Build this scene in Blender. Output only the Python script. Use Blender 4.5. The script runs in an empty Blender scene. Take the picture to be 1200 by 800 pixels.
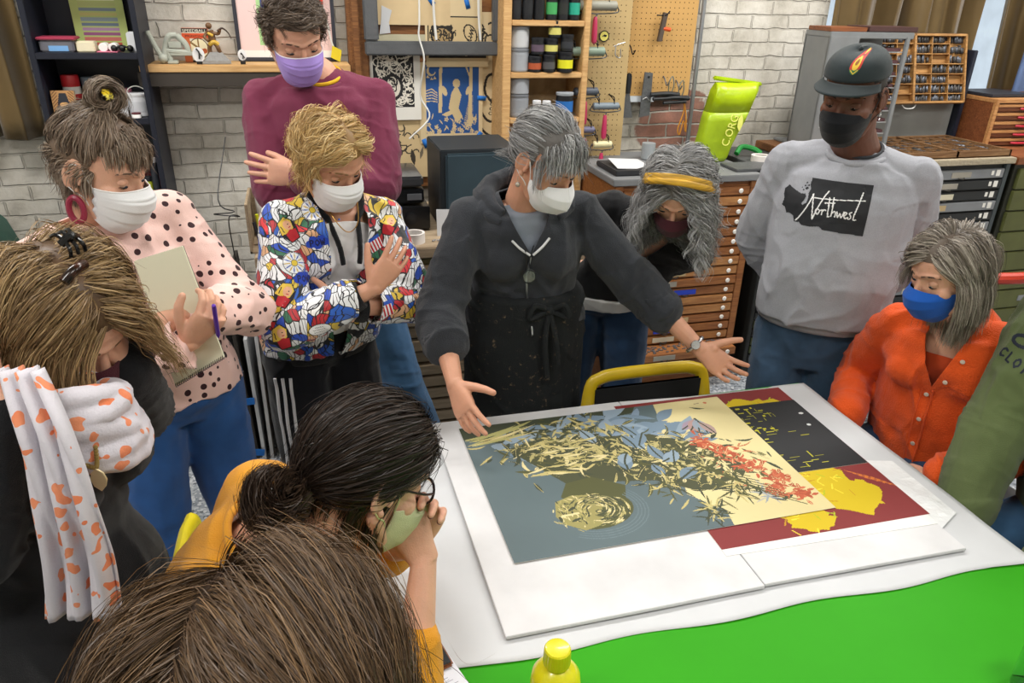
import bpy, bmesh, math, random
import numpy as np
from mathutils import Vector, Matrix, noise
from mathutils.bvhtree import BVHTree
from math import sin, cos, pi, radians, sqrt, atan2, exp
random.seed(7); RNG = np.random.default_rng(7)
S = bpy.context.scene; COL = S.collection
# ---------------------------------------------------------------- camera
CAM_H = 1.85; PITCH = radians(25.3); YAW = radians(16); ROLL = radians(1.47); FPX = 867.0
FW = Vector((sin(YAW)*cos(PITCH), cos(YAW)*cos(PITCH), -sin(PITCH)))
r0 = Vector((cos(YAW), -sin(YAW), 0)); u0 = r0.cross(FW)
RT = r0*cos(ROLL)+u0*sin(ROLL); UP = RT.cross(FW); EYE = Vector((0, 0, CAM_H))
cam_data = bpy.data.cameras.new('camera'); cam = bpy.data.objects.new('camera', cam_data); COL.objects.link(cam)
cam_data.sensor_width = 36.0; cam_data.lens = FPX*36/1200; cam_data.clip_start = 0.05
cam.matrix_world = Matrix(((RT.x, UP.x, -FW.x, 0), (RT.y, UP.y, -FW.y, 0), (RT.z, UP.z, -FW.z, CAM_H), (0, 0, 0, 1)))
S.camera = cam
# ---------------------------------------------------------------- world, lights, exposure
wd = bpy.data.worlds.new('world'); S.world = wd; wd.use_nodes = True
wd.node_tree.nodes['Background'].inputs[0].default_value = (0.86, 0.93, 1.0, 1)
wd.node_tree.nodes['Background'].inputs[1].default_value = 0.75
S.view_settings.view_transform = 'Standard'; S.view_settings.look = 'None'; S.view_settings.gamma = 1
S.view_settings.exposure = 0.2; S.view_settings.use_curve_mapping = False
CEIL = 3.3
def area(name, x, y, sx, sy, w, col=(1, .985, .955)):
    l = bpy.data.lights.new(name, 'AREA'); l.shape = 'RECTANGLE'; l.size = sx; l.size_y = sy; l.energy = w; l.color = col
    o = bpy.data.objects.new(name, l); COL.objects.link(o); o.location = (x, y, CEIL-0.12); return o
LAMPS = [(-1.3, 2.5), (0.6, 2.7), (2.4, 2.6), (-0.9, 0.2), (1.3, -0.1), (3.4, 0.8), (4.0, 2.7)]
for (lx, ly), pw in zip(LAMPS, (36, 25, 32, 27, 23, 25, 32)): area('ceiling_light_lamp', lx, ly, 1.2, 0.3, pw)
# ---------------------------------------------------------------- colour and materials
def lin(c):
    if isinstance(c, str):
        c = c.lstrip('#'); c = [int(c[i:i+2], 16)/255 for i in (0, 2, 4)]
    return tuple(((v+.055)/1.055)**2.4 if v > .04045 else v/12.92 for v in c)
MATS = {}
def nd(nt, t, **kw):
    n = nt.nodes.new(t)
    for k, v in kw.items(): setattr(n, k, v)
    return n
def mat(name, col='#888888', rough=.6, metal=0, bump=0, bscale=60, var=.06, vscale=8, sheen=0, spec=.5, trans=0, sss=0, coat=0, emit=0, vcol=None, stretch=None, alpha=1, ior=1.45):
    if name in MATS: return MATS[name]
    m = bpy.data.materials.new(name); m.use_nodes = True; nt = m.node_tree; b = nt.nodes['Principled BSDF']
    c = lin(col); L = nt.links.new
    b.inputs['Roughness'].default_value = rough; b.inputs['Metallic'].default_value = metal
    b.inputs['Specular IOR Level'].default_value = spec; b.inputs['Sheen Weight'].default_value = sheen
    b.inputs['Transmission Weight'].default_value = trans; b.inputs['Coat Weight'].default_value = coat
    b.inputs['IOR'].default_value = ior; b.inputs['Alpha'].default_value = alpha
    if sss:
        b.inputs['Subsurface Weight'].default_value = sss; b.inputs['Subsurface Radius'].default_value = (.012, .004, .002); b.inputs['Subsurface Scale'].default_value = 1.0
    tc = nd(nt, 'ShaderNodeTexCoord'); src = tc.outputs['Object']
    if stretch:
        mp = nd(nt, 'ShaderNodeMapping'); mp.inputs['Scale'].default_value = stretch; L(src, mp.inputs[0]); src = mp.outputs[0]
    if vcol:
        a = nd(nt, 'ShaderNodeVertexColor'); a.layer_name = vcol; base = a.outputs[0]
    else: base = None
    nz = nd(nt, 'ShaderNodeTexNoise'); nz.inputs['Scale'].default_value = vscale; nz.inputs['Detail'].default_value = 5; L(src, nz.inputs[0])
    mr = nd(nt, 'ShaderNodeMapRange'); L(nz.outputs[0], mr.inputs[0]); mr.inputs[1].default_value = .3; mr.inputs[2].default_value = .7
    mr.inputs[3].default_value = 1-var*2; mr.inputs[4].default_value = 1+var
    mx = nd(nt, 'ShaderNodeVectorMath', operation='SCALE')
    if base: L(base, mx.inputs[0])
    else: mx.inputs[0].default_value = c
    L(mr.outputs[0], mx.inputs['Scale']); L(mx.outputs[0], b.inputs['Base Color'])
    if bump:
        n2 = nd(nt, 'ShaderNodeTexNoise'); n2.inputs['Scale'].default_value = bscale; n2.inputs['Detail'].default_value = 4; L(src, n2.inputs[0])
        bp = nd(nt, 'ShaderNodeBump'); bp.inputs['Strength'].default_value = bump; bp.inputs['Distance'].default_value = .01
        L(n2.outputs[0], bp.inputs['Height']); L(bp.outputs[0], b.inputs['Normal'])
    if emit:
        b.inputs['Emission Color'].default_value = (*c, 1); b.inputs['Emission Strength'].default_value = emit
    MATS[name] = m; return m
def wood(name, c1, c2, scale=6, rough=.5, axis=(1, 12, 12)):
    if name in MATS: return MATS[name]
    m = mat(name, c1, rough, bump=.15, bscale=40, stretch=axis); nt = m.node_tree; b = nt.nodes['Principled BSDF']; L = nt.links.new
    mp = [n for n in nt.nodes if n.bl_idname == 'ShaderNodeMapping'][0]
    nz = nd(nt, 'ShaderNodeTexNoise'); nz.inputs['Scale'].default_value = scale; nz.inputs['Detail'].default_value = 6; nz.inputs['Distortion'].default_value = 1.5
    L(mp.outputs[0], nz.inputs[0]); r = nd(nt, 'ShaderNodeValToRGB'); r.color_ramp.elements[0].position = .35; r.color_ramp.elements[1].position = .68
    r.color_ramp.elements[0].color = (*lin(c1), 1); r.color_ramp.elements[1].color = (*lin(c2), 1)
    L(nz.outputs[0], r.inputs[0]); L(r.outputs[0], b.inputs['Base Color']); return m
# ---------------------------------------------------------------- mesh accumulator
def axes(d, up=(0, 0, 1)):
    d = Vector(d).normalized(); u = Vector(up)
    if abs(d.dot(u.normalized())) > .97: u = Vector((0, 1, 0)) if abs(d.y) < .9 else Vector((1, 0, 0))
    x = d.cross(u).normalized(); return x, x.cross(d).normalized(), d
class M:
    def __init__(s): s.v = []; s.f = []; s.mi = []; s.c = None
    def add(s, vs, fs, mi=0):
        o = len(s.v); s.v += [tuple(p) for p in vs]; s.f += [tuple(i+o for i in f) for f in fs]; s.mi += [mi]*len(fs); return s
    def box(s, c, sz, rot=None, mi=0):
        hx, hy, hz = sz[0]/2, sz[1]/2, sz[2]/2
        vs = [Vector((x, y, z)) for x in (-hx, hx) for y in (-hy, hy) for z in (-hz, hz)]
        if rot is not None: vs = [rot @ v for v in vs]
        c = Vector(c); return s.add([v+c for v in vs], [(0, 1, 3, 2), (4, 6, 7, 5), (0, 4, 5, 1), (2, 3, 7, 6), (0, 2, 6, 4), (1, 5, 7, 3)], mi)
    def b2(s, lo, hi, mi=0): return s.box([(a+b)/2 for a, b in zip(lo, hi)], [abs(b-a) for a, b in zip(lo, hi)], None, mi)
    def rings(s, rs, closed=True, cap=True, mi=0):
        n = len(rs[0]); vs = [p for r in rs for p in r]; fs = []
        for i in range(len(rs)-1):
            for j in range(n if closed else n-1):
                k = (j+1) % n; fs.append((i*n+j, i*n+k, (i+1)*n+k, (i+1)*n+j))
        if cap and closed: fs.append(tuple(range(n))[::-1]); fs.append(tuple((len(rs)-1)*n+j for j in range(n)))
        return s.add(vs, fs, mi)
    def cyl(s, p0, p1, r0, r1=None, n=20, mi=0):
        r1 = r0 if r1 is None else r1; p0 = Vector(p0); p1 = Vector(p1); x, y, _ = axes(p1-p0)
        return s.rings([[p+(x*cos(2*pi*j/n)+y*sin(2*pi*j/n))*r for j in range(n)] for p, r in ((p0, r0), (p1, r1))], mi=mi)
    def lathe(s, p, prof, d=(0, 0, 1), n=24, mi=0):
        p = Vector(p); x, y, d = axes(d)
        return s.rings([[p+d*h+(x*cos(2*pi*j/n)+y*sin(2*pi*j/n))*max(r, 1e-4) for j in range(n)] for r, h in prof], mi=mi)
    def tube(s, pts, r, n=8, mi=0, smooth=True):
        pts = [Vector(p) for p in pts]
        if smooth and len(pts) > 2: pts = crom(pts, 5)
        rs = []; X = None; N = len(pts)
        for i, p in enumerate(pts):
            d = (pts[min(i+1, N-1)]-pts[max(i-1, 0)])
            if d.length < 1e-9: d = Vector((0, 0, 1))
            d.normalize()
            if X is None: X, Y, _ = axes(d)
            X = (X-d*X.dot(d)).normalized(); Y = d.cross(X); rr = r(i/(N-1)) if callable(r) else r
            rs.append([p+(X*cos(2*pi*j/n)+Y*sin(2*pi*j/n))*rr for j in range(n)])
        return s.rings(rs, mi=mi)
    def ball(s, c, r, n=16, mi=0, rot=None):
        if not hasattr(r, '__len__'): r = (r, r, r)
        c = Vector(c); rs = []
        for i in range(n//2+1):
            t = pi*i/(n//2); t = min(max(t, .02), pi-.02)
            ring = [Vector((r[0]*sin(t)*cos(2*pi*j/n), r[1]*sin(t)*sin(2*pi*j/n), -r[2]*cos(t))) for j in range(n)]
            rs.append([c+(rot @ q if rot is not None else q) for q in ring])
        return s.rings(rs, mi=mi)
    def prism(s, pts, o, x, y, t, mi=0):
        o, x, y = Vector(o), Vector(x).normalized(), Vector(y).normalized(); z = x.cross(y)
        a = [o+x*p[0]+y*p[1] for p in pts]; b = [p+z*t for p in a]; n = len(a)
        fs = [tuple(range(n))[::-1], tuple(range(n, 2*n))]+[(j, (j+1) % n, n+(j+1) % n, n+j) for j in range(n)]
        return s.add(a+b, fs, mi)
    def build(s, name, mats, parent=None, loc=None, bevel=0, sharp=35, solid=0, kind=None, label=None):
        me = bpy.data.meshes.new(name); v = s.v
        if loc is not None: lv = Vector(loc); v = [tuple(Vector(p)-lv) for p in s.v]
        me.from_pydata(v, [], s.f); me.update()
        for m_ in (mats if isinstance(mats, (list, tuple)) else [mats]): me.materials.append(m_)
        me.polygons.foreach_set('material_index', s.mi)
        if bevel or sharp:
            bm = bmesh.new(); bm.from_mesh(me); bmesh.ops.recalc_face_normals(bm, faces=bm.faces)
            if bevel:
                es = [e for e in bm.edges if len(e.link_faces) == 2 and e.calc_face_angle(0) > .6]
                bmesh.ops.bevel(bm, geom=es, offset=bevel, segments=2, affect='EDGES', clamp_overlap=True)
            bm.to_mesh(me); bm.free()
        me.polygons.foreach_set('use_smooth', [True]*len(me.polygons))
        if sharp: me.set_sharp_from_angle(angle=radians(sharp))
        return link(name, me, parent, loc, kind, label)
def link(name, me, parent=None, loc=None, kind=None, label=None):
    o = bpy.data.objects.new(name, me); COL.objects.link(o)
    if loc is not None: o.location = loc
    if parent is not None: o.parent = parent
    if kind: o['kind'] = kind
    if label: o['label'] = label
    return o
def thing(name, label, cat, loc=(0, 0, 0), rz=0, group=None):
    o = bpy.data.objects.new(name, None); COL.objects.link(o); o.location = loc; o.rotation_euler = (0, 0, rz)
    o.empty_display_size = .1
    return tag(o, label, cat, group)
def tag(o, label, cat, group=None):
    o['label'] = label; o['category'] = cat
    if group: o['group'] = group
    return o
def dup(o, loc, rz=None, label=None, parent=None):
    c = o.copy(); COL.objects.link(c)
    if parent is None:
        c.location = loc
        if rz is not None: c.rotation_euler = (0, 0, rz)
        if label: c['label'] = label
    else: c.parent = parent
    for ch in list(o.children): dup(ch, None, parent=c)
    return c
def struct(o): o['kind'] = 'structure'; return o
def crom(P, k=4, closed=False):
    P = [Vector(p) for p in P]; out = []; n = len(P)
    for i in range(n-1):
        a = P[i-1] if i else P[0]*2-P[1]; b = P[i]; c = P[i+1]; d = P[i+2] if i+2 < n else P[i+1]*2-P[i]
        for q in range(k):
            t = q/k; out.append(.5*((2*b)+(c-a)*t+(2*a-5*b+4*c-d)*t*t+(3*b-a-3*c+d)*t**3))
    return out+[P[-1]]
def rotz(a): return Matrix.Rotation(a, 3, 'Z')
# ---------------------------------------------------------------- flat artwork: colours laid on a fine grid of quads
class Paint:
    def __init__(s, w, h, px, bg): s.w = w; s.h = h; s.nx = int(w/px); s.ny = int(h/px); s.a = np.zeros((s.ny, s.nx, 3)); s.a[:] = lin(bg); s.X, s.Y = np.meshgrid((np.arange(s.nx)+.5)/s.nx*w, (np.arange(s.ny)+.5)/s.ny*h)
    def mask(s, m, c): s.a[m] = lin(c)
    def rect(s, x0, y0, x1, y1, c): s.mask((s.X > x0) & (s.X < x1) & (s.Y > y0) & (s.Y < y1), c)
    def ell(s, x, y, a, b, c, rot=0):
        dx = s.X-x; dy = s.Y-y; u = dx*cos(rot)+dy*sin(rot); v = -dx*sin(rot)+dy*cos(rot); s.mask((u/a)**2+(v/b)**2 < 1, c)
    def poly(s, P, c):
        n = len(P); m = np.zeros(s.X.shape, bool)
        for i in range(n):
            x0, y0 = P[i]; x1, y1 = P[(i+1) % n]
            if abs(y1-y0) < 1e-9: continue
            m ^= ((s.Y > min(y0, y1)) & (s.Y <= max(y0, y1))) & (s.X < x0+(s.Y-y0)/(y1-y0)*(x1-x0))
        s.mask(m, c)
    def stroke(s, P, r, c, r1=None):
        for i in range(len(P)-1):
            x0, y0 = P[i]; x1, y1 = P[i+1]; dx = x1-x0; dy = y1-y0; L2 = dx*dx+dy*dy+1e-12; R = max(r, r1 or r)
            xa, xb = sorted((x0, x1)); ya, yb = sorted((y0, y1))
            i0 = max(int((xa-R)/s.w*s.nx)-1, 0); i1 = min(int((xb+R)/s.w*s.nx)+2, s.nx); j0 = max(int((ya-R)/s.h*s.ny)-1, 0); j1 = min(int((yb+R)/s.h*s.ny)+2, s.ny)
            if i0 >= i1 or j0 >= j1: continue
            X = s.X[j0:j1, i0:i1]; Y = s.Y[j0:j1, i0:i1]; t = np.clip(((X-x0)*dx+(Y-y0)*dy)/L2, 0, 1); q = (i+t)/(len(P)-1)
            rr = r if r1 is None else r+(r1-r)*q; sub = s.a[j0:j1, i0:i1]; sub[(X-x0-t*dx)**2+(Y-y0-t*dy)**2 < rr**2] = lin(c)
    def leaf(s, x, y, L, w, ang, c, bend=0, vein=None):
        n = 9; C = []; a = ang; px, py = x, y
        for i in range(n): C.append((px, py, a)); px += cos(a)*L/(n-1); py += sin(a)*L/(n-1); a += bend/(n-1)
        W = [w*sin(pi*min(i/(n-1)*.93+.05, 1)) for i in range(n)]
        s.poly([(p[0]-sin(p[2])*k, p[1]+cos(p[2])*k) for p, k in zip(C, W)]+[(p[0]+sin(p[2])*k, p[1]-cos(p[2])*k) for p, k in list(zip(C, W))[::-1]], c)
        if vein: s.stroke([(p[0], p[1]) for p in C], w*.14, vein)
    def blur(s, k=1):
        for _ in range(k):
            b = s.a.copy(); b[1:-1, 1:-1] = (s.a[1:-1, 1:-1]*4+s.a[:-2, 1:-1]+s.a[2:, 1:-1]+s.a[1:-1, :-2]+s.a[1:-1, 2:])/8; s.a = b
    def sheet(s, name, m_, origin, ux, uy, t=.0006, parent=None, loc=None, curve=None):
        o, ux, uy = Vector(origin), Vector(ux).normalized(), Vector(uy).normalized(); uz = ux.cross(uy)
        gx = np.linspace(0, s.w, s.nx+1); gy = np.linspace(0, s.h, s.ny+1); GX, GY = np.meshgrid(gx, gy); Z = np.zeros_like(GX) if curve is None else curve(GX, GY)
        P = np.array(o)+GX[..., None]*np.array(ux)+GY[..., None]*np.array(uy)+(Z+t)[..., None]*np.array(uz)
        n = s.nx+1; top = P.reshape(-1, 3); ii, jj = np.meshgrid(np.arange(s.nx), np.arange(s.ny)); b = (jj*n+ii).ravel()
        F = np.stack([b, b+1, b+1+n, b+n], 1)
        me = bpy.data.meshes.new(name); base = np.array(o)
        # back of the sheet and its rim
        cor = [0, s.nx, s.ny*n+s.nx, s.ny*n]; bot = top[cor]-np.array(uz)*t; nt_ = len(top)
        edge = list(range(0, s.nx))+[s.nx+n*j for j in range(s.ny)]+[s.ny*n+i for i in range(s.nx, 0, -1)]+[n*j for j in range(s.ny, 0, -1)]
        rim = top[edge]-np.array(uz)*t; V = np.vstack([top, rim]); m = len(edge); fs = F.tolist()
        for k in range(m): k2 = (k+1) % m; fs.append((edge[k2], edge[k], nt_+k, nt_+k2))
        fs.append(tuple(nt_+k for k in range(m))[::-1])
        V = V-np.array(loc) if loc is not None else V
        me.from_pydata(V.tolist(), [], fs); me.update(); ca = me.color_attributes.new('paint', 'FLOAT_COLOR', 'CORNER')
        fc = s.a.reshape(-1, 3); cols = np.ones((len(me.loops), 4)); cols[:, :3] = .8; cols[:len(fc)*4, :3] = np.repeat(fc, 4, 0)
        cols[len(fc)*4:, :3] = lin('#e8e4da'); ca.data.foreach_set('color', cols.ravel()); me.materials.append(m_)
        return link(name, me, parent, loc)
PAINT = mat('printed_paper', rough=.7, vcol='paint', var=.02)
PAINTG = mat('printed_gloss', rough=.35, vcol='paint', var=.01)
def text(name, s, size, o, ux, uy, m_, parent=None, t=.0015, font_shear=0, bold=0, w=None, align='LEFT', loc=None):
    cu = bpy.data.curves.new(name, 'FONT'); cu.body = s; cu.size = size; cu.extrude = t; cu.shear = font_shear; cu.offset = bold; cu.align_x = align; cu.resolution_u = 3
    ob = bpy.data.objects.new(name, cu); COL.objects.link(ob); bpy.context.view_layer.update()
    me = bpy.data.meshes.new_from_object(ob.evaluated_get(bpy.context.evaluated_depsgraph_get())); bpy.data.objects.remove(ob)
    co = np.zeros(len(me.vertices)*3); me.vertices.foreach_get('co', co); co = co.reshape(-1, 3)
    if w: co[:, 0] *= w/max(co[:, 0].max()-co[:, 0].min(), 1e-6)
    ux, uy = Vector(ux).normalized(), Vector(uy).normalized(); uz = ux.cross(uy)
    P = np.array(o)+co[:, :1]*np.array(ux)+co[:, 1:2]*np.array(uy)+co[:, 2:]*np.array(uz)
    if loc is not None: P = P-np.array(loc)
    me.vertices.foreach_set('co', P.ravel()); me.materials.clear(); me.materials.append(m_); me.update(); me.name = name
    return link(name, me, parent, loc)
ONLY = None
def want(n): return ONLY is None or n in ONLY
def hairmat2(n, c): return mat(n, c, .7)
# ================================================================ people: shared builders
def spot(x, y, D): return EYE+(FW+RT*((x-600)/FPX)+UP*((400-y)/FPX))*D
def spotY(x, y, Y): d = FW+RT*((x-600)/FPX)+UP*((400-y)/FPX); return EYE+d*(Y/d.y)
def spotZ(x, y, Z): d = FW+RT*((x-600)/FPX)+UP*((400-y)/FPX); return EYE+d*((Z-CAM_H)/d.z)
_T = np.random.default_rng(3).random((64, 64, 64))*2-1
def vn(P):
    I = np.floor(P).astype(int); f = P-I; f = f*f*(3-2*f); o = 0
    for a in (0, 1):
        for b in (0, 1):
            for c in (0, 1):
                w = (f[:, 0] if a else 1-f[:, 0])*(f[:, 1] if b else 1-f[:, 1])*(f[:, 2] if c else 1-f[:, 2])
                o = o+w*_T[(I[:, 0]+a) & 63, (I[:, 1]+b) & 63, (I[:, 2]+c) & 63]
    return o
def fb(P, o=3): return sum(vn(P*2**i+i*7.3)*.5**i for i in range(o))
def ridge(P, o=2): return sum((1-2*np.abs(vn(P*2**i+i*5.1)))*.5**i for i in range(o))
def getco(me): a = np.zeros(len(me.vertices)*3); me.vertices.foreach_get('co', a); return a.reshape(-1, 3)
def getno(me):
    a = np.zeros(len(me.vertices)*3); me.vertices.foreach_get('normal', a); return a.reshape(-1, 3)
def fuse(m, vox=.006, sm=3, fac=.5):
    me = bpy.data.meshes.new('raw'); me.from_pydata(m.v, [], m.f); bm = bmesh.new(); bm.from_mesh(me); bmesh.ops.recalc_face_normals(bm, faces=bm.faces)
    bmesh.ops.triangulate(bm, faces=[f for f in bm.faces if len(f.verts) > 4]); bm.to_mesh(me); bm.free()
    o = bpy.data.objects.new('raw', me); COL.objects.link(o)
    r = o.modifiers.new('r', 'REMESH'); r.mode = 'VOXEL'; r.voxel_size = vox; r.use_smooth_shade = True
    if sm: s = o.modifiers.new('s', 'SMOOTH'); s.factor = fac; s.iterations = sm
    bpy.context.view_layer.update()
    out = bpy.data.meshes.new_from_object(o.evaluated_get(bpy.context.evaluated_depsgraph_get()))
    bpy.data.objects.remove(o); bpy.data.meshes.remove(me); return out
def shift(me, fn):
    P = getco(me); Nn = getno(me); d = fn(P, Nn)
    if d.ndim == 1: d = Nn*d[:, None]
    me.vertices.foreach_set('co', (P+d).ravel()); me.update()
def merge(mes):
    V = []; F = []; o = 0
    for me in mes:
        c = getco(me); V.append(c); F += [tuple(i+o for i in p.vertices) for p in me.polygons]; o += len(c)
    me = bpy.data.meshes.new('m'); me.from_pydata(np.vstack(V).tolist(), [], F); me.update(); return me
def trim(me, test, planes=()):
    """cut along planes then remove faces whose centre passes test"""
    bm = bmesh.new(); bm.from_mesh(me)
    for co, no in planes: bmesh.ops.bisect_plane(bm, geom=bm.verts[:]+bm.edges[:]+bm.faces[:], plane_co=co, plane_no=no, dist=1e-5)
    bm.normal_update()
    bmesh.ops.delete(bm, geom=[f for f in bm.faces if test(f.calc_center_median(), f.normal)], context='FACES')
    bm.to_mesh(me); bm.free(); me.update(); return me
def finish(name, me, m_, root, label=None, solid=0):
    Rr = root.matrix_basis.inverted(); P = getco(me); A = np.array(Rr); me.vertices.foreach_set('co', (P@A[:3, :3].T+A[:3, 3]).ravel())
    me.materials.clear(); me.materials.append(m_); me.polygons.foreach_set('use_smooth', [True]*len(me.polygons)); me.update(); me.name = name
    o = link(name, me, root, None, None, label)
    if solid: s = o.modifiers.new('thickness', 'SOLIDIFY'); s.thickness = solid; s.offset = -1
    return o
def mfin(m, name, m_, root, label=None, sharp=40, bevel=0):
    Rr = root.matrix_basis.inverted(); m.v = [tuple(Rr @ Vector(p)) for p in m.v]; return m.build(name, m_, root, sharp=sharp, bevel=bevel, label=label)
def limb(m, pts, rads, n=14, flat=None):
    pts = [Vector(p) for p in pts]
    for i in range(len(pts)-1):
        m.cyl(pts[i], pts[i+1], rads[i], rads[i+1], n)
    for p, r in zip(pts, rads): m.ball(p, r, n)
def loft(m, secs, n=28, e=1.0):
    rs = []
    for c, a, b, X, Y in secs:
        c = Vector(c); ring = []
        for j in range(n):
            t = 2*pi*j/n; ct, st = cos(t), sin(t)
            ring.append(c+X*(a*math.copysign(abs(ct)**e, ct))+Y*(b*math.copysign(abs(st)**e, st)))
        rs.append(ring)
    m.rings(rs)
def ik(S_, W_, l1, l2, pole):
    S_, W_, pole = Vector(S_), Vector(W_), Vector(pole); d = W_-S_; L = d.length
    if L > (l1+l2)*.995:
        k = L/((l1+l2)*.99); l1 *= k; l2 *= k
    a = (l1*l1-l2*l2+L*L)/(2*L); h = sqrt(max(l1*l1-a*a, 0)); dn = d.normalized(); pp = (pole-dn*pole.dot(dn)).normalized(); return S_+dn*a+pp*h
class J: pass
def skel(pel, nck, face, k=1.0, fem=True, hipface=None, sit=False, feet=None, shdrop=.058, shw=None, bow=0.0):
    """pel = centre of the pelvis, nck = base of the neck, face = heading of the chest (radians from +Y towards +X)"""
    j = J(); j.k = k; j.fem = fem; j.pel = Vector(pel); j.nck = Vector(nck)
    f = Vector((sin(face), cos(face), 0)); hf = face if hipface is None else hipface; j.hf = Vector((sin(hf), cos(hf), 0))
    ax = (j.nck-j.pel).normalized(); j.ax = ax; j.f = (f-ax*f.dot(ax)).normalized(); j.r = j.f.cross(ax).normalized()
    j.hr = j.hf.cross(Vector((0, 0, 1))).normalized(); j.face = face
    j.L = (j.nck-j.pel).length
    def sp(t): return j.pel.lerp(j.nck, t)-j.f*(sin(pi*min(max(t, 0), 1))*bow)
    j.sp = sp
    w = (shw or (.155 if fem else .182))*k
    for s, n in ((1, 'R'), (-1, 'L')):
        setattr(j, 's'+n, j.nck+j.r*(w*s)-ax*shdrop+j.f*(-.005))
        h = j.pel+j.hr*(.085*k*s)-Vector((0, 0, .05*k)); setattr(j, 'h'+n, h)
        if sit: kn = h+j.hf*(.43*k)+j.hr*(.03*s); kn.z = .50; an = kn+j.hf*.02; an.z = .09
        else:
            an = Vector((h.x, h.y, .08))+j.hr*(.04*s); kn = (h+an)/2+j.hf*.03
            if feet: an = Vector(feet[n]); an.z = .08; kn = (h+an)/2+j.hf*.04
        setattr(j, 'k'+n, kn); setattr(j, 'a'+n, an)
    j.aU = .285*k; j.aF = .25*k
    return j
def arm(j, side, wrist, pole, l1=None, l2=None):
    Sj = getattr(j, 's'+side); e = ik(Sj, wrist, l1 or j.aU, l2 or j.aF, pole); setattr(j, 'e'+side, e); setattr(j, 'w'+side, Vector(wrist)); return e
TABF = [(-.2, .125, .085), (-.05, .168, .11), (.1, .168, .112), (.33, .132, .092), (.55, .142, .1), (.72, .154, .11), (.86, .132, .09), (.95, .085, .068)]
TABM = [(-.2, .125, .085), (-.05, .16, .105), (.1, .16, .108), (.33, .152, .1), (.55, .165, .112), (.72, .176, .122), (.86, .15, .1), (.95, .1, .075)]
def torso(m, j, off=0, tab=None, t0=-9, t1=9, bust=.03, sh=.052, belly=0, ysh=0):
    tab = tab or (TABF if j.fem else TABM); secs = []
    for t, a, b in tab:
        if t < t0 or t > t1: continue
        w = min(max(t, 0), 1); r = (j.hr*(1-w)+j.r*w).normalized(); f = (j.hf*(1-w)+j.f*w).normalized(); c = j.sp(t)+f*(belly*exp(-((t-.25)/.22)**2)+ysh)
        secs.append((c, (a+off)*j.k, (b+off+belly*.5*exp(-((t-.25)/.22)**2))*j.k, r, f))
    ex = []
    for i in range(len(secs)-1):      # finer rings
        (c0, a0, b0, x0, y0), (c1, a1, b1, x1, y1) = secs[i], secs[i+1]
        for q in range(3): u = q/3; us = u*u*(3-2*u); ex.append((c0.lerp(c1, u), a0+(a1-a0)*us, b0+(b1-b0)*us, x0.lerp(x1, u).normalized(), y0.lerp(y1, u).normalized()))
    ex.append(secs[-1]); loft(m, ex, e=.86)
    if t1 > .8:
        r = sh*j.k+off
        for s in ('sL', 'sR'):
            p = getattr(j, s); n0 = j.nck-j.ax*.038*j.k; m.cyl(n0, p, r*1.12, r*.92); m.ball(p, r*.95); m.ball(n0, r*1.12)
            d = (p-j.nck).normalized(); q = j.sp(.72)+(p-j.nck)*.62; m.cyl(p, q, r, r*1.1); m.ball(q, r*1.1)
    if j.fem and bust and t1 > .7:
        for s in (-1, 1): m.ball(j.sp(.66)+j.r*(.072*s*j.k)+j.f*(.062*j.k+bust*.5), (.062*j.k+off*.8))
def sleeve(m, j, s, off=.012, r=(.056, .05, .046, .046, .042), upto=1.0, k=None):
    k = k or (j.k*(.9 if j.fem else 1.05)); Sj, E, W = getattr(j, 's'+s), getattr(j, 'e'+s), getattr(j, 'w'+s); e2 = E.lerp(W, .3*upto if upto < 1 else .3); w2 = E.lerp(W, upto)
    pts = [Sj, Sj.lerp(E, .5), E, E.lerp(W, .3*upto), w2]; limb(m, pts, [q*k+off for q in r])
def armskin(m, j, s, k=None):
    k = k or (j.k*(.86 if j.fem else 1.0)); Sj, E, W = getattr(j, 's'+s), getattr(j, 'e'+s), getattr(j, 'w'+s)
    limb(m, [Sj, Sj.lerp(E, .5), E, E.lerp(W, .25), E.lerp(W, .6), W], [.052*k, .047*k, .038*k, .041*k, .034*k, .0255*k])
def legs(m, j, off=0, r=(.085, .078, .058, .056, .045), k=None, cuffz=None):
    k = k or j.k
    for s in 'LR':
        h, kn, an = getattr(j, 'h'+s), getattr(j, 'k'+s), getattr(j, 'a'+s)
        limb(m, [h+Vector((0, 0, .03)), h.lerp(kn, .4), kn, kn.lerp(an, .35), an], [q*k+off for q in r])
def shoe(j, s, root, m_):
    a = getattr(j, 'a'+s); m = M(); f = j.hf; r = j.hr; c = Vector((a.x, a.y, 0)); rs = []
    for t, w, h in ((-.075, .03, .07), (-.05, .038, .085), (0, .04, .09), (.06, .042, .06), (.12, .045, .045), (.165, .035, .035), (.185, .015, .022)):
        rs.append([c+f*t+r*(w*x)+Vector((0, 0, max(h*z, .001))) for x, z in ((-1, 0), (-1, .4), (-.7, .9), (0, 1), (.7, .9), (1, .4), (1, 0))])
    m.rings(rs); return mfin(m, 'shoe', m_, root)
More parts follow.
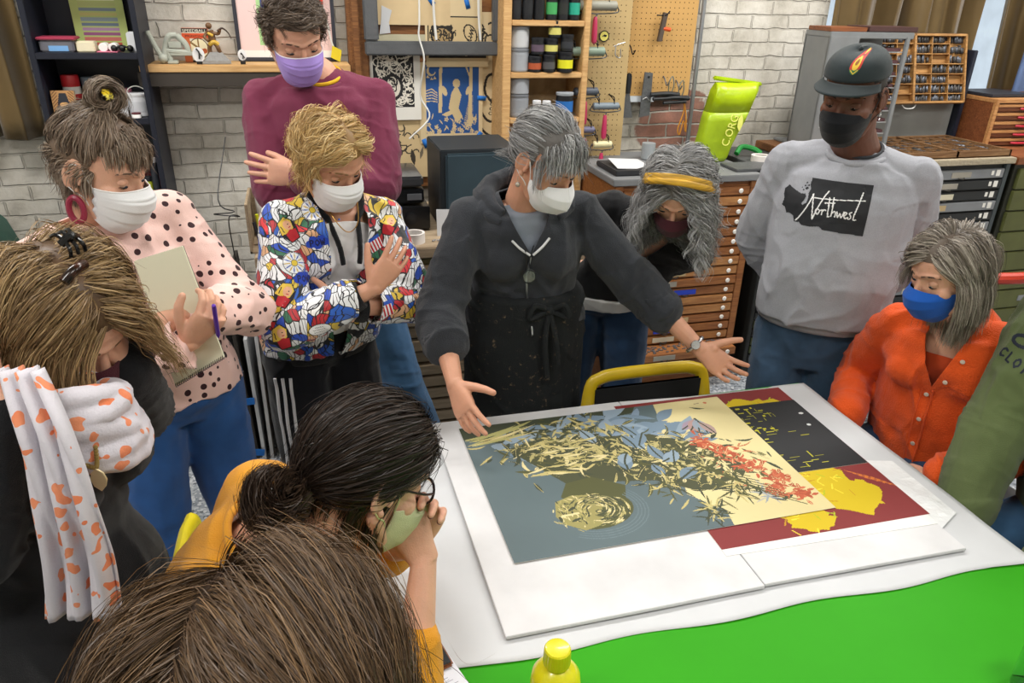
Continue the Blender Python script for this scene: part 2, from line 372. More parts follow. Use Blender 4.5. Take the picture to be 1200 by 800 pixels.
def hand(m, W, d, n, thumb, curl=(.3, .3, .35, .4), tcurl=.3, spread=.12, k=1.0, tout=.7, fat=1.0):
    """W wrist, d pointing to the fingers, n out of the palm, thumb = +-1 side; curl per finger index..little in radians per joint"""
    W = Vector(W); d = Vector(d).normalized(); n = Vector(n); n = (n-d*n.dot(d)).normalized(); s = d.cross(n)*thumb; tips = []
    k *= .95
    for t, wd, th, o in ((0, .024, .019, 0), (.025, .031, .019, 0), (.05, .038, .017, 0), (.075, .041, .0155, 0), (.092, .04, .0125, 0)):
        pass
    secs = [(W+d*(t*k)+s*(o*k), wd*k, th*k, s, n) for t, wd, th, o in ((-.005, .026, .019, 0), (.025, .032, .019, .002), (.05, .038, .0175, .001), (.075, .0405, .0155, 0), (.093, .038, .0115, 0))]
    loft(m, secs, 18, .8)
    m.ball(W, .0235*k)
    m.ball(W+d*.032*k+s*.024*k+n*.006*k, (.017*k,)*3)
    for i, (o, l, r) in enumerate(((.029, .071, .0088), (.0095, .079, .0090), (-.0105, .073, .0085), (-.029, .058, .0076))):
        b = W+d*(.088-.004*abs(i-1))*k+s*(o*k); dd = (d+s*(spread*(1.4-i)*.8)).normalized(); nn = (n-dd*n.dot(dd)).normalized(); p = b; pts = [b-dd*.018*k, b]; c = curl[i] if hasattr(curl, '__len__') else curl
        a = c*.8
        for q in (.47, .29, .24):
            p = p+(dd*cos(a)+nn*sin(a))*(l*q*k); pts.append(p); a += c
        limb(m, pts, [r*1.05*k*fat, r*1.1*k*fat, r*k*fat, r*.95*k*fat, r*.8*k*fat], 10); a -= c; tips.append((p, dd*cos(a)+nn*sin(a), dd*sin(a)*1.0-nn*cos(a), s))
    b = W+d*.018*k+s*.022*k+n*.004*k; td = (d*.75+s*tout+n*.25).normalized(); p1 = b+td*.042*k
    t2 = (td*cos(tcurl*.5)+(d*.8-s*.3+n*.4).normalized()*sin(tcurl*.5)).normalized(); p2 = p1+t2*.032*k; t3 = (t2*cos(tcurl)+(d*.6-s*.5+n*.4).normalized()*sin(tcurl)).normalized(); p3 = p2+t3*.025*k
    limb(m, [b, p1, p2, p3], [.0145*k, .0125*k*fat, .0105*k*fat, .0088*k*fat], 10); tips.append((p3, t3, -n, s)); return tips
# ---------------------------------------------------------------- head
class Frame:
    def __init__(s, c, yaw, pitch=0, roll=0, k=1.0):
        """yaw: heading from +Y towards +X; pitch positive looks down; roll positive tips the head to its own right"""
        s.c = Vector(c); s.k = k; f = Vector((sin(yaw)*cos(pitch), cos(yaw)*cos(pitch), -sin(pitch))); r = f.cross(Vector((0, 0, 1))).normalized(); u = r.cross(f)
        s.x = r*cos(roll)-u*sin(roll); s.z = s.x.cross(f); s.y = f
    def w(s, p): return s.c+(s.x*p[0]+s.y*p[1]+s.z*p[2])*s.k
    def R(s): return np.array([list(s.x), list(s.y), list(s.z)])
    def W(s, P): return np.array(s.c)+(P@s.R())*s.k
    def loc(s, v): return np.array([Vector(v).dot(s.x), Vector(v).dot(s.y), Vector(v).dot(s.z)])
    def m3(s): return Matrix((s.x, s.y, s.z)).transposed()
EYEP = (.0315, .0745, .002)
def headmesh(fr, neck, nr=.052, fem=True, ears=True, mouth=True):
    m = M(); X = fr.x; Y = fr.y
    m.ball(fr.w((0, -.008, .03)), (.0735*fr.k, .094*fr.k, .085*fr.k), 36, rot=fr.m3())
    sec = [(.06, .062, .022, .058), (.03, .0665, .022, .0645), (0, .0655, .021, .0655), (-.03, .063, .022, .0645), (-.058, .056, .027, .057), (-.085, .045, .036, .0445), (-.104, .032, .046, .032), (-.114, .016, .052, .02)]
    if not fem: sec = [(z, a*(1.0 if z > -.03 else 1.07), y, b) for z, a, y, b in sec]
    loft(m, [(fr.w((0, y, z)), a*fr.k, b*fr.k, X, Y) for z, a, y, b in sec], 32, .95)
    limb(m, [fr.w((0, .083, .006)), fr.w((0, .091, -.014)), fr.w((0, .1, -.034))], [.0075*fr.k, .0085*fr.k, .0105*fr.k], 12)
    for s in (-1, 1):
        m.ball(fr.w((.012*s, .089, -.038)), .0082*fr.k, 10)
        limb(m, [fr.w((.046*s, .066, .026)), fr.w((.025*s, .08, .026)), fr.w((.004*s, .084, .02))], [.008*fr.k]*3, 10)
        m.ball(fr.w((.043*s, .05, -.026)), .024*fr.k, 14)
        limb(m, [fr.w((.06*s, .0, -.045)), fr.w((.046*s, .035, -.085)), fr.w((.014*s, .068, -.103))], [.014*fr.k]*3, 10)
        if ears:
            q = Matrix.Rotation(-.25*s, 3, 'Y') ; rot = fr.m3() @ Matrix.Rotation(.35*s, 3, 'Z') @ Matrix.Rotation(-.15, 3, 'X')
            m.ball(fr.w((.073*s, -.008, -.006)), (.006*fr.k, .0155*fr.k, .029*fr.k), 14, rot=rot)
            el = [fr.w((s*(.0765+.006*sin(t)), -.012-.017*cos(t)*1.0, .0+.03*sin(t))) for t in np.linspace(-1.2, 2.6, 9)]
            m.tube([fr.w((s*(.076+.005*max(0, -cos(t))), -.010+.017*cos(t), -.004+.03*sin(t))) for t in np.linspace(-.6, 4.4, 12)], .0042*fr.k, 8)
            m.ball(fr.w((.074*s, -.002, -.034)), .0068*fr.k, 8)
    m.ball(fr.w((0, .072, -.1)), .019*fr.k, 14)
    if mouth:
        limb(m, [fr.w((-.022, .078, -.067)), fr.w((0, .088, -.064)), fr.w((.022, .078, -.067))], [.003*fr.k, .006*fr.k, .003*fr.k], 8)
        limb(m, [fr.w((-.02, .077, -.071)), fr.w((0, .087, -.073)), fr.w((.02, .077, -.071))], [.003*fr.k, .0065*fr.k, .003*fr.k], 8)
    hb = fr.w((0, -.022, -.03)); neck = Vector(neck)
    mid = fr.w((0, -.018, -.09)); limb(m, [hb, mid.lerp(neck, .25), neck], [nr*fr.k, nr*fr.k*.97, nr*fr.k*1.12], 24)
    me = fuse(m, .0026*fr.k, 3)
    def sock(P, N):
        o = np.zeros(len(P)); D = np.zeros_like(P)
        for s in (-1, 1):
            e = np.array(fr.w((.0315*s, .083, .002))); q = P-e; L = q@fr.R().T; r2 = (L[:, 0]/.019)**2+(L[:, 1]/.03)**2+(L[:, 2]/.0135)**2
            D -= np.exp(-r2)[:, None]*np.array(fr.y)*.0085*fr.k
        return D
    shift(me, sock); ex = M()
    for s in (-1, 1):
        c = fr.w((.0315*s, .0655, .0012)); ex.ball(c, (.0148*fr.k, .0127*fr.k, .0122*fr.k), 20, rot=fr.m3())
        ex.ball(fr.w((.0315*s, .0655, -.0045)), (.0142*fr.k, .0112*fr.k, .0100*fr.k), 16, rot=fr.m3())
    em = bpy.data.meshes.new('x'); em.from_pydata(ex.v, [], ex.f); return merge([me, em])
def eyes(fr, root, brow, open_=.5, lash='#1c1410', iris='#4a5560', browr=.0032):
    for s in (-1, 1):
        m = M(); c = Vector((.0315*s, .0654, -.0034)); rr = .0118
        m.ball(fr.w(c), rr*fr.k, 20, rot=fr.m3())
        g = Vector((0, .88, -.42)).normalized(); a, b, g = axes(fr.x*g.x+fr.y*g.y+fr.z*g.z)
        m.lathe(fr.w(c), [(.0056*fr.k, .0107*fr.k), (.0052*fr.k, .0114*fr.k), (.003*fr.k, .0121*fr.k), (.0001, .0123*fr.k)], g, 14, mi=1)
        m.lathe(fr.w(c), [(.0024*fr.k, .0120*fr.k), (.0022*fr.k, .0125*fr.k), (.0001, .0127*fr.k)], g, 10, mi=2)
        mfin(m, 'eye', [mat('eye_white', '#d9cfc8', .25), mat('iris_'+iris, iris, .2), mat('pupil', '#060505', .15)], root)
        m = M(); pts = []
        for t in np.linspace(-1.15, 1.15, 7): pts.append(fr.w((.0315*s+sin(t)*.0148, .0655+cos(t)*.0128, -.0052-.0022*cos(t)+.003*abs(t)*.3)))
        m.tube(pts, lambda q: (.0007+.0006*sin(pi*q))*fr.k, 6); mfin(m, 'eyelashes', mat('lashes', '#1a1210', .7), root)
        m = M()
        for q in range(26):
            t = q/25; a = Vector((s*(.0125+.036*t), .0895-.019*t*t-.002*t, .022+.0065*sin(t*2.4)-.002*t)); hgt = .0042*(1-t*.6)
            for w_ in range(3): st = a+Vector((0, 0, (w_-1)*hgt*.45)); m.tube([fr.w(st), fr.w(st+Vector((s*.004, -.0012, .0018-.002*t))), fr.w(st+Vector((s*.008, -.0038, .0012-.004*t)))], lambda u: browr*.22*(1-u*.7)*fr.k, 4, smooth=False)
        mfin(m, 'eyebrow', brow, root)
def skinmat(name, c, spots=.05):
    m = mat(name, c, .5, bump=.12, bscale=320, var=.05, vscale=22, sss=.12); return m
# ---------------------------------------------------------------- masks
def mask(fr, root, kind, m_, loop, trim_m=None, ear=True, label=None):
    m = M(); nu, nv = 33, 44; rows = []
    for iv in range(nv):
        v = iv/(nv-1); row = []
        # centre line, from the bridge of the nose to under the chin
        if kind == 'kn95': cy = [(.0, .1, -.008), (.3, .125, -.036), (.55, .130, -.062), (.8, .108, -.098), (1, .076, -.122)]
        elif kind == 'cloth': cy = [(.0, .102, -.012), (.25, .124, -.034), (.5, .124, -.062), (.78, .104, -.1), (1, .07, -.124)]
        else: cy = [(.0, .102, -.006), (.25, .124, -.032), (.5, .119, -.062), (.8, .104, -.1), (1, .075, -.124)]
        for q in range(len(cy)-1):
            if cy[q][0] <= v <= cy[q+1][0]+1e-9: u_ = (v-cy[q][0])/(cy[q+1][0]-cy[q][0]); us = u_*u_*(3-2*u_)*.4+u_*.6; Yc = cy[q][1]+(cy[q+1][1]-cy[q][1])*us; Zc = cy[q][2]+(cy[q+1][2]-cy[q][2])*us
        zt, zb = {'kn95': (-.03, -.078), 'cloth': (-.03, -.08), 'surg': (-.02, -.092)}[kind]; Zs = zt+(zb-zt)*v
        Xs = {'kn95': .066, 'cloth': .0665, 'surg': .0675}[kind]-.012*v*v; Ys = (.026 if kind != 'surg' else .03)+.004*v
        for iu in range(nu):
            u = iu/(nu-1)*2-1; a = abs(u); t = a*pi/2
            pw = .92 if kind == 'surg' else 1.0
            x = math.copysign(Xs*sin(t)**pw, u); y = Ys+(Yc-Ys)*((1-a)**.7*.4+.6*cos(t) if kind == 'kn95' else cos(t)**(.9 if kind == 'surg' else 1.0)); z = Zs+(Zc-Zs)*cos(t)**(1.3 if v < .5 else .9)
            if v < .25: bx = (1-v*4)*exp(-((a-.45)/.2)**2); y -= .006*bx; z -= .004*bx
            if kind == 'surg': y += .0045*(((v*4.0+.3) % 1.0)**2-.4)*max(cos(t), 0)**.4*(v > .14 and v < .9)-.0025*exp(-((a-1)/.12)**2)*sin(v*20)
            row.append((x, y, z))
        rows.append([fr.w(p) for p in row])
    m.rings(rows, closed=False, cap=False)
    o = mfin(m, 'face_mask', m_, root, label, sharp=0); sd = o.modifiers.new('thickness', 'SOLIDIFY'); sd.thickness = .0016; sd.offset = 0
    if kind == 'kn95':
        m = M(); m.tube([r[nu//2]+fr.y*.0012 for r in rows[1:-1]], .0011, 6, smooth=False); mfin(m, 'seam', m_, o_root(o, root))
    if kind == 'surg' and trim_m:
        m = M(); m.tube([rows[0][i]+fr.y*.001 for i in range(0, nu, 2)], .0018, 6, smooth=False); mfin(m, 'mask_edge', trim_m, root)
    for s in (-1, 1):
        e = rows[1][-1 if s > 0 else 0]; f = rows[-3][-1 if s > 0 else 0]; m = M()
        m.tube([e, fr.w((.073*s, .02, -.006)), fr.w((.077*s, .0, .02)), fr.w((.0815*s, -.022, .012)), fr.w((.081*s, -.026, -.008))], .0013*fr.k, 6)
        m.tube([f, fr.w((.068*s, .016, -.05)), fr.w((.075*s, -.004, -.04)), fr.w((.081*s, -.02, -.026)), fr.w((.081*s, -.026, -.008))], .0013*fr.k, 6)
        mfin(m, 'ear_loop', loop, root)
    return o
def o_root(o, root): return root
# ---------------------------------------------------------------- hair
def hairmat(name):
    if name in MATS: return MATS[name]
    m = mat(name, rough=.42, vcol='hcol', var=.04, vscale=60, spec=.35); b = m.node_tree.nodes['Principled BSDF']
    b.inputs['Anisotropic'].default_value = .4; return m
SK_C = np.array([0, -.008, .03]); SK_R = np.array([.0745, .095, .0865])
def scalp(n, rng, hl=.068, temple=.05, nape=-.06, side=-.002):
    out = []
    while len(out) < n:
        d = rng.normal(size=(n*3, 3)); d /= np.linalg.norm(d, axis=1)[:, None]; P = SK_C+d*SK_R
        x, y, z = P.T; ax = np.abs(x)
        front = (z > hl-.5*ax*.35) | (y < .03)
        tmp = (y < temple-(hl-z)*.38) | (z > hl)
        low = np.where(y > -.012, z > side+.25*(np.clip(y, 0, 1)), z > nape)
        ok = front & tmp & low; out += P[ok].tolist()
    return np.array(out[:n])
def groom(fr, root, roots, flow, L, cols, m_, name='hair', n_child=12, steps=14, rad=.0007, grav=.12, thick=(0.02, .16), clump=.5, spread=.006, wob=.1, curl=0, curlk=3, stray=.01, adh=.6, freeh=.03, ff=.15, gf=1.5, Lvar=.25, balls=(), inert=.7, ck=1.0, cap=True, capcol=None, capR=1.018, seed=1, tip=.35, hcap=None, cham=0, label=None, col_fn=None, lift=.0, capfn=None):
    rng = np.random.default_rng(seed); n = len(roots); g = fr.loc((0, 0, -1)); p = roots.copy(); nrm = (p-SK_C)/SK_R**2; nrm /= np.linalg.norm(nrm, axis=1)[:, None]
    layer = thick[0]+(thick[1]-thick[0])*rng.random(n)**1.3; Ls = (L(roots) if callable(L) else np.full(n, L))*(1-Lvar*rng.random(n)); h = (Ls/(steps-1))[:, None]
    d = flow(p, roots); d = d-nrm*np.maximum((d*nrm).sum(1), 0)[:, None]*(1 if adh else 0)+nrm*lift; d /= np.linalg.norm(d, axis=1)[:, None]+1e-9; path = [p*1]
    wv = rng.normal(size=(n, 3))*wob
    for i in range(steps-1):
        t = i/(steps-1); f = flow(p, roots); free = ((p-SK_C)@g > freeh) if adh else np.zeros(n, bool); fw = free[:, None]
        tgt = np.where(fw, f*ff+g*gf, f+g*grav)+wv+rng.normal(size=(n, 3))*wob*.5; tgt /= np.linalg.norm(tgt, axis=1)[:, None]+1e-9
        d = d*inert+tgt*(1-inert); d /= np.linalg.norm(d, axis=1)[:, None]+1e-9; p = p+d*h
        R_ = SK_R*(1+layer[:, None]*min(1, (i+1)/3.0)); q = (p-SK_C)/R_; rr = np.linalg.norm(q, axis=1); ins = rr < 1
        pp = SK_C+q/np.maximum(rr, 1e-6)[:, None]*R_; p = np.where(ins[:, None], pp, np.where(fw, p, p+(pp-p)*adh))
        for bc, br in balls:
            bc = np.array(bc); br2 = br*(1+layer*.4); q = p-bc; dd = np.linalg.norm(q, axis=1); p = np.where((dd < br2)[:, None], bc+q/np.maximum(dd, 1e-6)[:, None]*br2[:, None], p)
        path.append(p*1)
    G = np.stack(path, 1)                                       # n, steps, 3
    if curl:
        ph = rng.random(n)*6.28; t = np.linspace(0, 1, steps)[None, :]; kk = curlk*(.7+.6*rng.random(n))[:, None]
        e1 = rng.normal(size=(n, 3)); e1 /= np.linalg.norm(e1, axis=1)[:, None]; T = G[:, -1]-G[:, 0]; T /= np.linalg.norm(T, axis=1)[:, None]+1e-9; e2 = np.cross(T, e1); e1 = np.cross(e2, T); a = curl*np.minimum(t*2.2, 1)
        G = G+(e1[:, None]*(np.sin(6.283*kk*t+ph[:, None])*a)[..., None]+e2[:, None]*(np.cos(6.283*kk*t+ph[:, None])*a)[..., None])
    n_child = int(n_child*1.25); rad = rad*.85; C = np.repeat(G, n_child, 0); Nn = len(C); t = np.linspace(0, 1, steps)[None, :, None]
    off = rng.normal(size=(Nn, 1, 3))*spread; C = C+off*(1-clump*t)*np.minimum(t*4+.3, 1)+rng.normal(size=(Nn, 1, 3))*stray*t**2*(rng.random((Nn, 1, 1)) < .12)
    nn = np.repeat(nrm, n_child, 0); 
    T = np.gradient(C, axis=1); T /= np.linalg.norm(T, axis=2)[..., None]+1e-9
    A = np.cross(T, nn[:, None, :]); A /= np.linalg.norm(A, axis=2)[..., None]+1e-9; B = np.cross(T, A)
    rd = rad*(.7+.6*rng.random((Nn, 1, 1)))*(1-(1-tip)*t**2); V = []
    an = rng.normal(size=(Nn, 1, 1))*.5; S_ = A*np.cos(an)+B*np.sin(an); V = np.stack([C-S_*rd, C+S_*rd], 2).reshape(-1, 3).astype(np.float32); V = fr.W(V)
    del A, B, T, S_
    base = ((np.arange(Nn)[:, None]*steps+np.arange(steps-1)[None])*2).ravel(); Fs = np.stack([base, base+1, base+3, base+2], 1)
    cl = np.array([lin(c) for c in cols]); wts = np.repeat(rng.integers(0, len(cl), n), n_child); alt = rng.integers(0, len(cl), Nn); pick = np.where(rng.random(Nn) < .45, alt, wts)
    cc = cl[pick]*.6+cl.mean(0)*.4; cc = cc*(.82+.36*rng.random((Nn, 1)))
    if col_fn is not None: cc = col_fn(cc, np.repeat(roots, n_child, 0), rng)
    vc = np.repeat(cc[:, None, :], steps, 1)
    vc = np.repeat(vc[:, :, None, :], 2, 2).reshape(-1, 3)
    if cap:
        mc = M(); mc.ball((0, 0, 0), 1, 48); cv = np.array(mc.v); P = SK_C+cv*SK_R*capR; x, y, z = P.T
        ok = (capfn(x, y, z) if capfn else ((z > .062-.15*np.abs(x)) | (y < .028)) & ((y < .045-(.062-z)*.4) | (z > .062)) & np.where(y > -.012, z > .004, z > -.05))
        fs = [f for f in mc.f if len(f) == 4 and all(ok[i] for i in f)]; o = len(V); V = np.vstack([V, fr.W(P)])
        Fs = np.vstack([Fs, np.array(fs)+o]); vc = np.vstack([vc, np.tile(lin(capcol or cols[0]), (len(P), 1))])
    Rr = np.array(root.matrix_basis.inverted()); V = V@Rr[:3, :3].T+Rr[:3, 3]
    me = bpy.data.meshes.new(name); nf = len(Fs); me.vertices.add(len(V)); me.vertices.foreach_set('co', V.astype(np.float32).ravel()); me.loops.add(nf*4); me.loops.foreach_set('vertex_index', Fs.astype(np.int32).ravel()); me.polygons.add(nf); me.polygons.foreach_set('loop_start', np.arange(nf, dtype=np.int32)*4); me.polygons.foreach_set('loop_total', np.full(nf, 4, np.int32)); me.update(calc_edges=True)
    ca = me.color_attributes.new('hcol', 'FLOAT_COLOR', 'POINT'); c4 = np.ones((len(V), 4)); c4[:, :3] = vc; ca.data.foreach_set('color', c4.ravel())
    me.materials.append(m_); me.polygons.foreach_set('use_smooth', [True]*len(me.polygons)); return link(name, me, root, None, None, label)
# ---------------------------------------------------------------- cloth
def cloth(name, col, rough=.9, bump=.25, bs=500, var=.05, sheen=.15, vs=10, **k): return mat(name, col, rough, bump=bump, bscale=bs, var=var, vscale=vs, sheen=sheen, spec=.2, **k)
def crease(P): n = np.abs(vn(P)); return np.clip(1-2.6*n, 0, 1)**1.4-.28
def folds(amp=.005, f=9, st=3.0, d=(0, 0, 1), extra=(), fine=.0008, seed=0):
    d = Vector(d).normalized(); a, b, _ = axes(d); B = np.array([list(a), list(b), list(d)]); d2 = (d+a*.9+b*.3).normalized(); a2, b2, _ = axes(d2); B2 = np.array([list(a2), list(b2), list(d2)])
    def fn(P, N):
        W = fb(P*5+seed, 2)[:, None]; Q = (P@B.T+W*.05)*np.array([f, f, f/st])+seed*3.7; Q2 = (P@B2.T+W*.04)*np.array([f*1.5, f*1.5, f*.35])+seed*1.9+9
        o = amp*(.75*fb(Q*.8, 1)+1.0*crease(Q)+.9*crease(Q2)*(vn(P*5+seed+4) > -.1))+fine*fb(P*40+seed)
        for c, r, dd, ff, am in extra:
            x2, y2, z2 = axes(dd); B3 = np.array([list(x2), list(y2), list(z2)]); q = (P-np.array(c)); w = np.exp(-(q**2).sum(1)/r**2); z = q@B3.T+W*.02
            o = o+w*am*1.7*crease(z*np.array([9, 9, ff*.2])+seed*2.3)
        return o
    return fn
def armfold(j, s, am=.005, ff=190):
    S_, E, W = getattr(j, 's'+s), getattr(j, 'e'+s), getattr(j, 'w'+s)
    return [(E, .085, (W-S_), ff, am), (E.lerp(W, .6), .07, (W-E), ff*1.1, am*.7), (S_.lerp(E, .35), .09, (E-S_)+(j.r*.1), ff*.6, am*.6)]
def surf(me): 
    return BVHTree.FromPolygons([tuple(p) for p in getco(me)], [tuple(p.vertices) for p in me.polygons])
def worldmesh(o, root):
    me = o.data; A = np.array(root.matrix_basis); P = getco(me)@A[:3, :3].T+A[:3, 3]; return BVHTree.FromPolygons([tuple(p) for p in P], [tuple(p.vertices) for p in me.polygons])
def decal(name, paint, keep, bvh, o, ux, uy, m_, root, off=.0012, back=.3, label=None):
    """cells of a painted grid laid onto a surface; o = lower left corner, looking along -(ux x uy)"""
    ux, uy = Vector(ux).normalized(), Vector(uy).normalized(); uz = ux.cross(uy); o = Vector(o); nx, ny = paint.nx, paint.ny; idx = {}; V = []; F = []; C = []
    def vert(i, j):
        if (i, j) in idx: return idx[(i, j)]
        p = o+ux*(i/nx*paint.w)+uy*(j/ny*paint.h)+uz*back; h = bvh.ray_cast(p, -uz, back*2)
        idx[(i, j)] = None if h[0] is None else len(V)
        if h[0] is not None: V.append(tuple(h[0]+uz*off))
        return idx[(i, j)]
    for jy in range(ny):
        for ix in range(nx):
            if keep[jy, ix]:
                q = [vert(ix, jy), vert(ix+1, jy), vert(ix+1, jy+1), vert(ix, jy+1)]
                if None not in q: F.append(q); C += [paint.a[jy, ix]]*4
    me = bpy.data.meshes.new(name); me.from_pydata(V, [], F); me.update(); ca = me.color_attributes.new('paint', 'FLOAT_COLOR', 'CORNER'); c4 = np.ones((len(C), 4))
    if len(C): c4[:, :3] = np.array(C); ca.data.foreach_set('color', c4.ravel())
    return finish(name, me, m_, root, label)
def band(name, fr, pts, w, t, m_, root):
    """flat strap through local head points"""
    P = crom([fr.w(p) for p in pts], 4); m = M(); rs = []
    for i, p in enumerate(P):
        d = (P[min(i+1, len(P)-1)]-P[max(i-1, 0)]).normalized(); n = (p-fr.w((0, -.01, .02))).normalized(); s = d.cross(n).normalized(); n = s.cross(d)
        rs.append([p+s*(w*cos(a))+n*(t*sin(a)) for a in np.linspace(0, 2*pi, 12, endpoint=False)])
    m.rings(rs); return mfin(m, name, m_, root)
# ================================================================ the room
WY = 3.75
def brick(name, white):
    m = bpy.data.materials.new(name); m.use_nodes = True; nt = m.node_tree; b = nt.nodes['Principled BSDF']; L = nt.links.new; b.inputs['Roughness'].default_value = .75; b.inputs['Specular IOR Level'].default_value = .3
    tc = nd(nt, 'ShaderNodeTexCoord'); sx = nd(nt, 'ShaderNodeSeparateXYZ'); L(tc.outputs['Object'], sx.inputs[0]); cx = nd(nt, 'ShaderNodeCombineXYZ'); L(sx.outputs[0], cx.inputs[0]); L(sx.outputs[2], cx.inputs[1])
    nz = nd(nt, 'ShaderNodeTexNoise'); nz.inputs['Scale'].default_value = 9; nz.inputs['Detail'].default_value = 4; L(tc.outputs['Object'], nz.inputs[0])
    ma = nd(nt, 'ShaderNodeVectorMath', operation='MULTIPLY_ADD'); ma.inputs[1].default_value = (.034, .026, 0); L(nz.outputs['Color'], ma.inputs[0]); L(cx.outputs[0], ma.inputs[2])
    bk = nd(nt, 'ShaderNodeTexBrick'); L(ma.outputs[0], bk.inputs[0]); bk.inputs['Scale'].default_value = 1; bk.inputs['Brick Width'].default_value = .215; bk.inputs['Row Height'].default_value = .0685; bk.inputs['Mortar Size'].default_value = .006; bk.inputs['Mortar Smooth'].default_value = .55; bk.inputs['Bias'].default_value = -.1
    bk.inputs['Color1'].default_value = (0, 0, 0, 1); bk.inputs['Color2'].default_value = (1, 1, 1, 1); bk.inputs['Mortar'].default_value = (.5, .5, .5, 1)
    # painted brick: near whites with grey smudges; bare patches show red clay
    r1 = nd(nt, 'ShaderNodeValToRGB'); n2 = nd(nt, 'ShaderNodeTexNoise'); n2.inputs['Scale'].default_value = 5; n2.inputs['Detail'].default_value = 7; n2.inputs['Roughness'].default_value = .7; L(tc.outputs['Object'], n2.inputs[0]); L(n2.outputs[0], r1.inputs[0])
    r1.color_ramp.elements[0].position = .3; r1.color_ramp.elements[0].color = (*lin('#a09a8f'), 1); r1.color_ramp.elements[1].position = .62; r1.color_ramp.elements[1].color = (*lin('#d6d2c9'), 1)
    e = r1.color_ramp.elements.new(.45); e.color = (*lin('#c2bdb2'), 1)
    mo = nd(nt, 'ShaderNodeMix', data_type='RGBA'); mo.inputs[7].default_value = (*lin('#9a9489'), 1); L(r1.outputs[0], mo.inputs[6]); mf = nd(nt, 'ShaderNodeMath', operation='MULTIPLY'); mf.inputs[1].default_value = .34; L(bk.outputs['Fac'], mf.inputs[0]); L(mf.outputs[0], mo.inputs[0])
    n3 = nd(nt, 'ShaderNodeTexNoise'); n3.inputs['Scale'].default_value = 2.2; n3.inputs['Detail'].default_value = 8; n3.inputs['Roughness'].default_value = .62; L(tc.outputs['Object'], n3.inputs[0])
    # the paint is mostly gone low down between the pegboard and the bag
    def band_(sock, a, bb, soft):
        u = nd(nt, 'ShaderNodeMapRange', interpolation_type='SMOOTHSTEP'); L(sock, u.inputs[0]); u.inputs[1].default_value = a-soft; u.inputs[2].default_value = a+soft
        v = nd(nt, 'ShaderNodeMapRange', interpolation_type='SMOOTHSTEP'); L(sock, v.inputs[0]); v.inputs[1].default_value = bb+soft; v.inputs[2].default_value = bb-soft
        p = nd(nt, 'ShaderNodeMath', operation='MULTIPLY'); L(u.outputs[0], p.inputs[0]); L(v.outputs[0], p.inputs[1]); return p
    bx = band_(sx.outputs[0], 1.72, 2.18, .1); bz = band_(sx.outputs[2], 1.1, 1.40, .05); bb = nd(nt, 'ShaderNodeMath', operation='MULTIPLY'); L(bx.outputs[0], bb.inputs[0]); L(bz.outputs[0], bb.inputs[1])
    sm = nd(nt, 'ShaderNodeMath', operation='MULTIPLY_ADD'); sm.inputs[1].default_value = .26; L(bb.outputs[0], sm.inputs[0]); L(n3.outputs[0], sm.inputs[2])
    sc = nd(nt, 'ShaderNodeMath', operation='MULTIPLY_ADD'); L(bk.outputs['Color'], sc.inputs[0]); sc.inputs[1].default_value = .09; L(sm.outputs[0], sc.inputs[2])
    rr = nd(nt, 'ShaderNodeMapRange'); rr.inputs[1].default_value = .705; rr.inputs[2].default_value = .74; L(sc.outputs[0], rr.inputs[0])
    clay = nd(nt, 'ShaderNodeValToRGB'); clay.color_ramp.elements[0].color = (*lin('#6f4a3f'), 1); clay.color_ramp.elements[1].color = (*lin('#a8664f'), 1); clay.color_ramp.elements[0].position = .35; clay.color_ramp.elements[1].position = .65; L(n2.outputs[0], clay.inputs[0])
    mc = nd(nt, 'ShaderNodeMix', data_type='RGBA'); nm = nd(nt, 'ShaderNodeMath', operation='SUBTRACT'); nm.inputs[0].default_value = 1; L(bk.outputs['Fac'], nm.inputs[1]); pm = nd(nt, 'ShaderNodeMath', operation='MULTIPLY'); L(rr.outputs[0], pm.inputs[0]); L(nm.outputs[0], pm.inputs[1]); pn = nd(nt, 'ShaderNodeMath', operation='MULTIPLY'); pn.inputs[1].default_value = .85; L(pm.outputs[0], pn.inputs[0])
    L(pn.outputs[0], mc.inputs[0]); L(mo.outputs[2], mc.inputs[6]); L(clay.outputs[0], mc.inputs[7]); L(mc.outputs[2], b.inputs['Base Color'])
    h = nd(nt, 'ShaderNodeMath', operation='MULTIPLY_ADD'); h.inputs[1].default_value = -1.0; L(bk.outputs['Fac'], h.inputs[0]); L(n2.outputs[0], h.inputs[2]); bp = nd(nt, 'ShaderNodeBump'); bp.inputs['Strength'].default_value = .9; bp.inputs['Distance'].default_value = .012; L(h.outputs[0], bp.inputs['Height']); L(bp.outputs[0], b.inputs['Normal']); return m
BRK = brick('painted_brick', True); PLA = mat('plaster_white', '#d8d5cd', .8, bump=.1, var=.03)
FL = mat('floor_speckle', '#8f949a', .45, var=.05, vscale=3); nt = FL.node_tree; bs = nt.nodes['Principled BSDF']; tc = nd(nt, 'ShaderNodeTexCoord'); vo = nd(nt, 'ShaderNodeTexVoronoi'); vo.inputs['Scale'].default_value = 85; nt.links.new(tc.outputs['Object'], vo.inputs['Vector'])
rp = nd(nt, 'ShaderNodeValToRGB'); rp.color_ramp.interpolation = 'CONSTANT'; cs = [(0, '#8d939a'), (.35, '#a3a8ad'), (.6, '#7a8088'), (.75, '#c2c5c8'), (.9, '#5a5f66')]
while len(rp.color_ramp.elements) < 5: rp.color_ramp.elements.new(.5)
for e, (p_, c_) in zip(rp.color_ramp.elements, cs): e.position = p_; e.color = (*lin(c_), 1)
sp_ = nd(nt, 'ShaderNodeSeparateColor'); nt.links.new(vo.outputs['Color'], sp_.inputs[0]); nt.links.new(sp_.outputs[0], rp.inputs[0]); nt.links.new(rp.outputs[0], bs.inputs['Base Color'])
